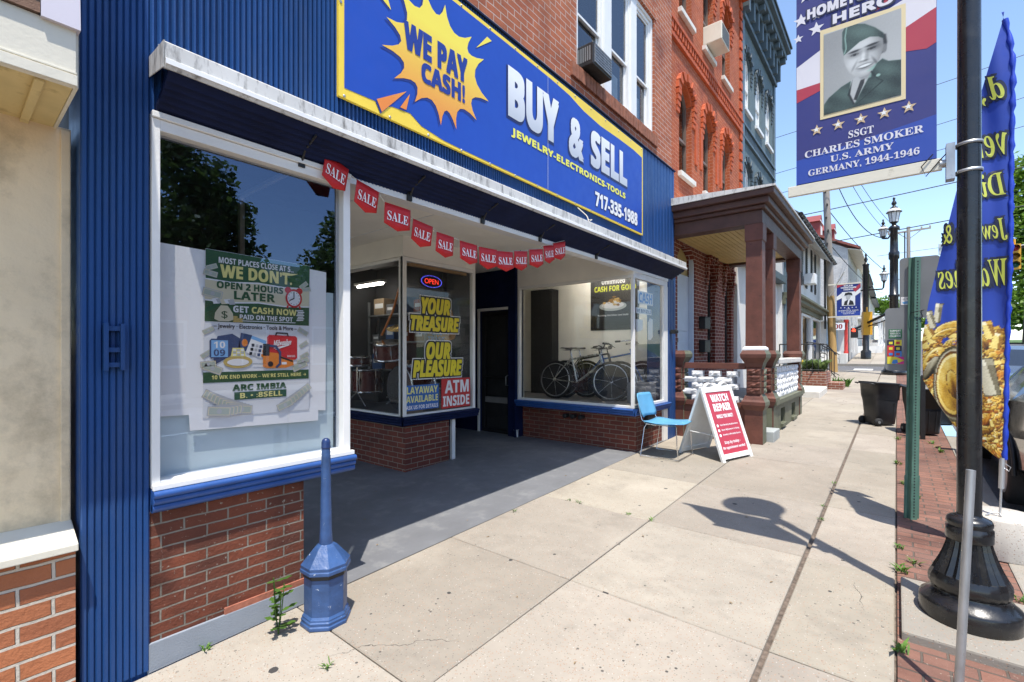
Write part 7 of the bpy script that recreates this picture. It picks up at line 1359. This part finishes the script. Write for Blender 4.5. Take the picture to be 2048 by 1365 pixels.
wires = [('black cable crossing the street high behind the lantern', (-8, 26.0, 7.9), (14, 29.5, 10.6), .25, .022), ('black cable crossing the street lower behind the lantern', (-8, 26.0, 6.35), (14, 29.5, 9.0), .25, .022), ('upper thin wire crossing behind the hero banner', (-9, 24, 9.3), (14, 27, 13.1), .3, .012), ('second thin wire crossing behind the hero banner', (-9, 24, 8.4), (14, 27, 11.9), .3, .012),
         ('third thin wire crossing behind the hero banner', (-9, 24, 11.0), (14, 27, 14.6), .3, .012), ('sagging service wire from the wooden pole to the signal pole top', (-2.45, 25.9, 10.5), (-.3, 25.2, 6.4), 1.0, .018), ('sagging wire from the wooden pole past the lantern', (-2.4, 25.9, 8.1), (.7, 47.9, 7.0), .6, .018), ('long wire from the wooden pole to the distant crossarm', (-2.5, 25.9, 11.6), (-.4, 48, 11.1), .7, .015), ('paired wire from the wooden pole to the distant crossarm', (-2.5, 25.9, 12.2), (.2, 48, 11.2), .7, .015), ('low dark wire along the far block from the wooden pole', (-2.4, 25.9, 6.6), (-1.2, 75, 9.0), .5, .02)]
for lb, a, b, sag, r in wires:
    a, b = Vector(a), Vector(b); mb = MB(); mb.tube([a.lerp(b, k / 16) - Vector((0, 0, sag * 4 * (k / 16) * (1 - k / 16))) for k in range(17)], r, 5); tag(mb.build('overhead_wire', M['black']), lb, 'wire', 'overhead wires')
# the second hero banner on the wooden pole
h2 = thing('hero_banner', 'small distant hero banner with an officer portrait on the wooden pole', 'banner', (-1.75, 25.6, 3.2)); X0, X1, ZB, ZT = -2.08, -1.22, 3.22, 4.62
mb = MB(); mb.box(X0, 25.60, ZB, X1, 25.615, ZT); mb.build('cloth', B2, h2); mb = MB(); b2b = Board((0, 25.596, 0), (1, 0, 0), step=.003); S2 = lambda u_, v_: (X0 + (X1 - X0) * u_, ZB + (ZT - ZB) * v_)
P2 = lambda pts, k, m_: b2b.poly(mb, [S2(*p) for p in pts], k, m_)
P2([(0, 0), (1, 0), (1, .12), (0, .18)], 1, 1); P2([(0, .50), (.25, .58), (.25, .75), (0, .62)], 1, 2); P2([(.75, .70), (1, .90), (1, 1), (.7, .86)], 1, 3); P2([(.75, .6), (1, .72), (1, .86), (.75, .72)], 1, 2); P2([(0, .9), (.4, 1), (0, 1)], 1, 3)
P2([(.22, .32), (.78, .32), (.78, .76), (.22, .76)], 2, 4); P2([(.30, .34), (.34, .46), (.5, .52), (.68, .46), (.74, .34)], 3, 5); P2([(.44, .36), (.5, .52), (.56, .50), (.50, .34)], 4, 2); a, z = S2(.49, .60); b2b.disc(mb, a, z, .085, 4, 6, .11); P2([(.33, .64), (.36, .72), (.5, .745), (.64, .72), (.67, .64), (.5, .67)], 5, 5)
for k in range(5): a, z = S2(.18 + .16 * k, .26); b2b.star(mb, a, z, .032, 2, 2)
for i, tx in enumerate(('OUR', 'HOMETOWN', 'HERO')): a0, z0 = S2(.30 - .12 * (i == 1), .93 - .06 * i); a1, z1 = S2(.70 + .12 * (i == 1), .975 - .06 * i); b2b.text(mb, tx, 'bold', (a0, z0, a1, z1), 3, 2, .02)
for i, tx in enumerate(('CPL', 'HARRISON R. WHITE', 'U.S. MARINES', 'VIETNAM')): w = (.08, .42, .3, .24)[i]; a0, z0 = S2(.5 - w, .20 - .05 * i); a1, z1 = S2(.5 + w, .235 - .05 * i); b2b.text(mb, tx, 'serif', (a0, z0, a1, z1), 3, 2)
mb.build('print', [B2, ink('banner_bright', (.022, .060, .34)), W_, ink('banner_red', (.40, .035, .06)), LG, K_, GR], h2)
mb = MB(); mb.box(-2.40, 25.59, ZB - .06, X1 + .03, 25.63, ZB); mb.box(-2.40, 25.59, ZT, X1 + .03, 25.63, ZT + .06); mb.tube([(-2.35, 25.5, 4.1), (-1.75, 24.9, 5.1)], .018, 6); mb.build('arm', M['creamtrim'], h2)
mb = MB(); z0 = gz(46); mb.box(-.55, 46, z0 + .55, .05, 46.6, z0 + .62); [mb.tube([(x, y, z0), (x + .05, y, z0 + .56)], .03, 6) for x in (-.5, 0) for y in (46.05, 46.55)]; mb.box(-.6, 46.55, z0 + .62, .08, 46.62, z0 + 1.1); tag(mb.build('blue_bench', paint('bench_blue', (.04, .09, .33), .5)), 'small dark blue bench on the far sidewalk', 'bench')
mb = MB(); z0 = gz(58); mb.prism([(-1.4, 58, z0 + 2.4), (.3, 58, z0 + 2.4), (-.2, 58, z0 + 3.2), (-.9, 58, z0 + 3.2)], (0, 2.2, 0)); [mb.tube([(x, y, z0), (x, y, z0 + 2.4)], .05, 6) for x in (-1.3, .2) for y in (58.1, 60.1)]; tag(mb.build('awning_canopy', paint('canopy_slate', (.14, .18, .22), .6)), 'grey blue peaked canopy standing over the far sidewalk', 'canopy')
# ---------------------------------------------------------------- parked car
def car(label, x, y, rz, pm):
    t = thing('parked_car', label, 'car', (0, 0, 0)); L, Wc = 4.55, 1.80
    # stations along the length: (pos, lower z, belt z, roof z, half width, roof half width)
    stn = [(-2.27, .42, .62, .62, .70, .68), (-2.15, .30, .74, .74, .82, .78), (-1.6, .22, .86, .87, .885, .80), (-1.0, .20, .93, .95, .90, .76), (-.75, .20, .95, 1.02, .90, .70), (-.1, .20, .96, 1.36, .90, .60), (.35, .20, .97, 1.44, .90, .585), (1.0, .20, .99, 1.42, .90, .575), (1.5, .21, 1.01, 1.30, .895, .58), (2.0, .26, 1.02, 1.08, .86, .64), (2.22, .36, .98, 1.0, .80, .70), (2.28, .45, .86, .86, .72, .68)]
    rows = []
    for p_, lo, be, ro_, hw, rw in stn:
        pts = [(-hw * .92, lo), (-hw, lo + .16), (-hw, (lo + be) / 2 + .05), (-hw * .985, be), (-rw, ro_ - .03 if ro_ > be + .05 else ro_), (-rw * .7, ro_ + .015), (0, ro_ + .03)]; pts = pts + [(-a, b) for a, b in pts[::-1][1:]]; rows.append([(a, p_, b) for a, b in pts])
    n = len(rows[0]); mb = MB(); vs = [p for r_ in rows for p in r_]; fs = []; 
    for i in range(len(rows) - 1):
        for k in range(n - 1):
            glassy = k in (3, n - 5) and 4 <= i <= 8
            mb.add([rows[i][k], rows[i][k + 1], rows[i + 1][k + 1], rows[i + 1][k]], [(0, 3, 2, 1)], 1 if glassy or (4 <= k <= n - 6 and i in (4,)) or (4 <= k <= n - 6 and i in (8,)) else 0, not glassy)
    mb.add(rows[0], [tuple(range(n))]); mb.add(rows[-1], [tuple(range(n))[::-1]])
    mb.build('body', [pm, M['carglass']], t)
    for s_ in (-1, 1):
        for p_ in (-1.42, 1.38):
            mb = MB(); c_ = (s_ * .80, p_, .325); ax = (s_, 0, 0); mb.lathe(c_, [(.20, .12), (.30, .12), (.325, .10), (.325, -.08), (.30, -.10), (.2, -.1)], 32, axis=ax, cap=False); o = mb.build('wheel', M['rubber'], t)
            mb = MB(); q = Vector(ax).to_track_quat('Z', 'Y'); mb.lathe(c_, [(.225, .122), (.20, .126), (.20, .05)], 32, 0, axis=ax, cap=False); mb.lathe(c_, [(.20, .04), (0, .04)], 24, 1, axis=ax); mb.lathe(c_, [(.05, .05), (.05, .12), (.03, .128), (0, .128)], 12, 0, axis=ax)
            for k in range(14): a = k * .4488; d1 = q @ Vector((math.cos(a), math.sin(a), 0)); d2 = q @ Vector((math.cos(a + .12), math.sin(a + .12), 0)); mb.tube([Vector(c_) + d1 * .045 + Vector((s_ * .105, 0, 0)), Vector(c_) + d2 * .20 + Vector((s_ * .112, 0, 0))], .010, 5)
            mb.build('rim', [M['alu'], M['black']], o)
            mb = MB(); mb.tube([(s_ * .895, p_ + .37 * math.cos(k * .3142), .325 + .37 * math.sin(k * .3142)) for k in range(11)], .018, 6); mb.build('wheel_arch', M['black'], t)
        mb = MB(); mb.obox((s_ * .99, -.72, 1.02), (.09, 0, 0), (0, .06, 0), (0, 0, .065)); mb.obox((s_ * .92, -.72, .97), (.05, 0, 0), (0, .03, 0), (0, 0, .02)); mb.build('mirror', pm, t, bevel=.02)
        mb = MB(); mb.tube([(s_ * .902, -.7, .975), (s_ * .905, .3, .985), (s_ * .90, 1.5, 1.02)], .010, 5); mb.build('trim', M['chrome'], t)
        mb = MB(); mb.tube([(s_ * .908, .0, .86), (s_ * .925, .05, .865), (s_ * .925, .17, .868), (s_ * .908, .22, .868)], .012, 6); mb.tube([(s_ * .908, .95, .88), (s_ * .925, 1.0, .885), (s_ * .925, 1.12, .888), (s_ * .908, 1.17, .888)], .012, 6); mb.build('handle', pm, t)
        mb = MB(); mb.obox((s_ * .70, -2.19, .66), (.14, .04 * s_, 0), (0, .03, 0), (0, 0, .05)); mb.build('headlight', M['frost'], t); mb = MB(); mb.obox((s_ * .70, 2.24, .84), (.12, 0, 0), (0, .03, 0), (0, 0, .06)); mb.build('tail_light', M['red'], t)
    t.location = (x, y, gz(y) - .135); t.rotation_euler = (R(1.55), 0, rz); return t
M['carglass'] = paint('car_glass', (.012, .014, .016), .05, .1, 2, coat=1); CP = paint('car_black', (.006, .006, .007), .15, .1, 3, coat=1)
car('glossy black car parked at the kerb behind the feather flag', 1.74, 8.05, math.pi, CP)
car('dark grey car parked farther up the street beyond the bins', 1.85, 15.5, 0, paint('car_grey', (.05, .055, .06), .2, .1, 3, coat=1))
# ---------------------------------------------------------------- trees and weeds
def tree(name, label, x, y, h, blobs, nleaf, size, lm, seed, z0=None, group='street trees'):
    rn = random.Random(seed); z0 = gz(y) - .1 if z0 is None else z0; t = thing(name, label, 'tree', (x, y, z0), group); mb = MB()
    mb.tube([(x, y, z0), (x + .05, y, z0 + h * .2), (x - .03, y + .05, z0 + h * .45), (x, y, z0 + h * .85)], [.26 * h / 9, .2 * h / 9, .14 * h / 9, .03], 10)
    for bx, by, bz, r in blobs:
        p0 = Vector((x, y, z0 + min(bz * .75, h * .5))); p1 = Vector((x + bx, y + by, z0 + bz)); mb.tube([p0, p0.lerp(p1, .5) + Vector((0, 0, -.1 * r)), p1], [.09 * h / 9, .06 * h / 9, .02], 6)
    mb.build('trunk', M['bark'], t); mb = MB(); tot = sum(b[3] ** 2 for b in blobs)
    for bx, by, bz, r in blobs:
        for _ in range(int(nleaf * r * r / tot)):
            d = Vector((rn.gauss(0, 1), rn.gauss(0, 1), rn.gauss(0, 1))).normalized(); rr = r * (rn.random() ** .45) * (1 + .25 * math.sin(d.x * 7 + seed) * math.sin(d.y * 6 + d.z * 5)); c_ = Vector((x + bx, y + by, z0 + bz)) + Vector((d.x * rr, d.y * rr, d.z * rr * .85)); s_ = size * rn.uniform(.6, 1.3)
            a = Vector((rn.gauss(0, 1), rn.gauss(0, 1), rn.gauss(0, .5))).normalized(); b = a.cross(Vector((rn.gauss(0, 1), rn.gauss(0, 1), rn.gauss(0, 1)))).normalized()
            mb.add([c_ - a * s_, c_ - b * s_ * .55 + a * s_ * .1, c_ + a * s_, c_ + b * s_ * .55 + a * s_ * .1], [(0, 1, 2, 3)])
    mb.build('crown', lm, t)
M['bark'] = paint('bark', (.10, .075, .055), .9, .3, 8, bmp=.6)
LF1 = leafmat('leaf_green', (.135, .26, .030), .45, .45); LF2 = leafmat('leaf_dark', (.10, .17, .035), .45, .5)
tree('shade_tree', 'large bright green tree by the road at the right edge', 11.2, 75, 21, [(0, 0, 13, 4.5), (-2.2, -.5, 9.5, 3.2), (2, 0, 16, 4), (-1.2, 1, 18.5, 2.8), (.5, -1, 8.5, 3.4), (5, 0, 12, 4.5), (-2.6, 0, 15.0, 2.4), (4, 0, 8, 3.6), (6, 0, 17, 4)], 15000, .30, LF1, 1)
tree('shade_tree', 'second green tree beyond the road behind the flag', 14, 60, 13, [(0, 0, 8.5, 3.8), (-2.5, 0, 7, 2.6), (2, 0, 10, 3), (0, 0, 12, 2.2)], 5000, .28, LF1, 2)
tree('shade_tree', 'low leafy tree filling the gap beyond the bright tree', 17, 96, 13, [(0, 0, 5.0, 4.0), (-3.5, 0, 4.2, 3.0), (3.5, 0, 6, 4), (0, 0, 8.5, 3.5), (-2, 0, 7, 3)], 5000, .38, LF1, 7)
tree('shade_tree', 'dark tree beyond the parked cars at the end of the street', 9.5, 120, 12, [(0, 0, 5, 4.2), (-4, 0, 4, 3.2), (4, 0, 5, 3.8), (1, 0, 8, 3)], 4000, .42, LF1, 8)
tree('shade_tree', 'small distant tree at the end of the far block', -.6, 92, 8, [(0, 0, 5.0, 2.2), (1.2, 0, 4.2, 1.6), (-1.2, 0, 6, 1.5)], 2500, .25, LF1, 3)
tree('street_tree', 'dark leafy tree across the street mirrored in the left window', 11.6, 5.2, 8.6, [(0, 0, 5.2, 1.7), (.2, -.9, 4.3, 1.3), (0, .9, 4.4, 1.35), (0, .1, 6.9, 1.2), (.3, 1.5, 3.7, .9), (0, -.5, 7.8, .7), (-.3, .8, 6.0, .9)], 9000, .13, LF2, 4)
tree('street_tree', 'dark leafy tree across the street mirrored at the edge of the window', 11.8, 10.6, 7.6, [(0, 0, 5.0, 1.5), (.2, -.8, 4.0, 1.2), (0, .9, 4.2, 1.35), (0, .1, 6.4, 1.0)], 6000, .13, LF2, 5)
mb = MB(); z0 = gz(17.0) + .56; rn = random.Random(4)
def blades(mb, x, y, z, n, h, w, spread, rn, lean=.6):
    for _ in range(n):
        a = rn.uniform(0, 6.283); hh = h * rn.uniform(.5, 1.1); d = Vector((math.cos(a), math.sin(a), 0)); e = Vector((-d.y, d.x, 0)) * w * rn.uniform(.6, 1.2); b0 = Vector((x + rn.uniform(-spread, spread), y + rn.uniform(-spread, spread), z)); l_ = lean * rn.uniform(.4, 1.3)
        p1 = b0 + d * hh * l_ * .45 + Vector((0, 0, hh * .6)); p2 = b0 + d * hh * l_ + Vector((0, 0, hh * .85))
        mb.add([b0 - e * .3, b0 + e * .3, p1 + e, p2, p1 - e], [(0, 1, 2, 4), (4, 2, 3)])
LW = leafmat('weed_green', (.085, .19, .03), .35, .3)
for i, (x, y, lab) in enumerate(((-2.2, 17.1, 'broad leaved hosta at the left of the brick planter'), (-1.95, 17.5, 'broad leaved hosta in the middle of the brick planter'), (-2.25, 17.7, 'broad leaved hosta at the back of the brick planter'), (-1.8, 17.05, 'broad leaved hosta at the front corner of the brick planter'))):
    mb = MB(); blades(mb, x, y, z0, 40, .42, .075, .10, rn, .9); tag(mb.build('hosta_plant', leafmat('hosta_%d' % i, (.12, .20, .07), .4)), lab, 'plant', 'hostas in the brick planter')
mb = MB(); mb.box(-2.6, 16.4, 1.30, -2.2, 16.75, 1.36); mb.lathe((-2.4, 16.57, 1.12), [(.06, 0), (.17, .06), (.19, .17)], 12); tag(mb.build('yellow_tray', paint('tray_yellow', (.75, .50, .02), .5), bevel=.01), 'small yellow plastic tray by the iron railing', 'tray')
mb = MB(); blades(mb, -1.4, 18.4, gz(18.4), 60, .35, .03, .22, rn, .6); tag(mb.build('shrub', LW), 'low green shrub growing at the foot of the brick planter', 'shrub')
# dandelion by the plinth
mb = MB(); rn = random.Random(21); z0 = gz(1.2)
for k in range(4):
    a = k * 1.7; p = [Vector((-2.66, 1.20, z0)), Vector((-2.66 + .02 * math.cos(a), 1.20 + .02 * math.sin(a), z0 + .12)), Vector((-2.66 + .035 * math.cos(a), 1.2 + .035 * math.sin(a), z0 + .24 + .03 * k))]; mb.tube(p, .003, 5)
    for j in range(5):
        q = p[0].lerp(p[2], .15 + .2 * j); b = rn.uniform(0, 6.28); d = Vector((math.cos(b), math.sin(b), .25)); e = Vector((-d.y, d.x, 0)) * .018; l_ = .085 * rn.uniform(.7, 1.2)
        mb.add([q, q + d * l_ * .35 + e, q + d * l_ * .5 + e * .5, q + d * l_ * .7 + e * 1.1, q + d * l_, q + d * l_ * .7 - e * 1.1, q + d * l_ * .5 - e * .5, q + d * l_ * .35 - e], [(0, 1, 2, 3, 4, 5, 6, 7)])
tag(mb.build('dandelion', LW), 'tall ragged green weed growing between the plinth and the blue ashtray', 'weed')
spots = [(-2.19, 1.23), (-2.80, 3.45), (-2.55, 4.03), (-2.42, 4.03), (-1.9, 4.02), (-1.68, 4.0), (-.53, 5.3), (-.5, 4.9), (.02, 4.6), (.03, 4.15), (.10, 4.35), (.05, 6.6), (.16, 6.1), (.02, 3.1), (.30, 2.7), (.18, 2.55), (.02, 9.4), (.45, 9.0), (.4, 9.3), (.48, 8.7), (.58, 4.1), (.02, 7.6), (-.53, 6.2), (-2.83, .9)]
for i, (x, y) in enumerate(spots):
    rn = random.Random(i + 40); mb = MB(); big = .85 if i in (9, 13, 16, 18, 19, 21) else .6 if x > 0 else .5
    blades(mb, x, y, gz(y) - .004, 14 if x > 0 else 9, .075 * big, .010 * big, .035 * big, rn, 1.2); tag(mb.build('crack_weed', LW), 'small green weed growing in a crack of the pavement', 'weed', 'weeds in the pavement cracks')
mb = MB(); rn = random.Random(99)
for _ in range(40):
    x = rn.uniform(-4.6, -.1) ; y = rn.uniform(1.0, 7) if x > -2.8 else rn.uniform(2.2, 6); a = rn.uniform(0, 6.28); s_ = rn.uniform(.008, .02); z = gz(y) + .004; mb.poly([(x + s_ * math.cos(a), y + s_ * math.sin(a), z), (x - s_ * .4 * math.sin(a), y + s_ * .4 * math.cos(a), z + .006), (x - s_ * math.cos(a), y - s_ * math.sin(a), z), (x + s_ * .4 * math.sin(a), y - s_ * .4 * math.cos(a), z + .004)])
tag(mb.build('leaf_litter', paint('dry_leaf', (.28, .20, .11), .9)), 'dry leaf bits scattered over the pavement and entry floor', 'litter', kind='stuff')
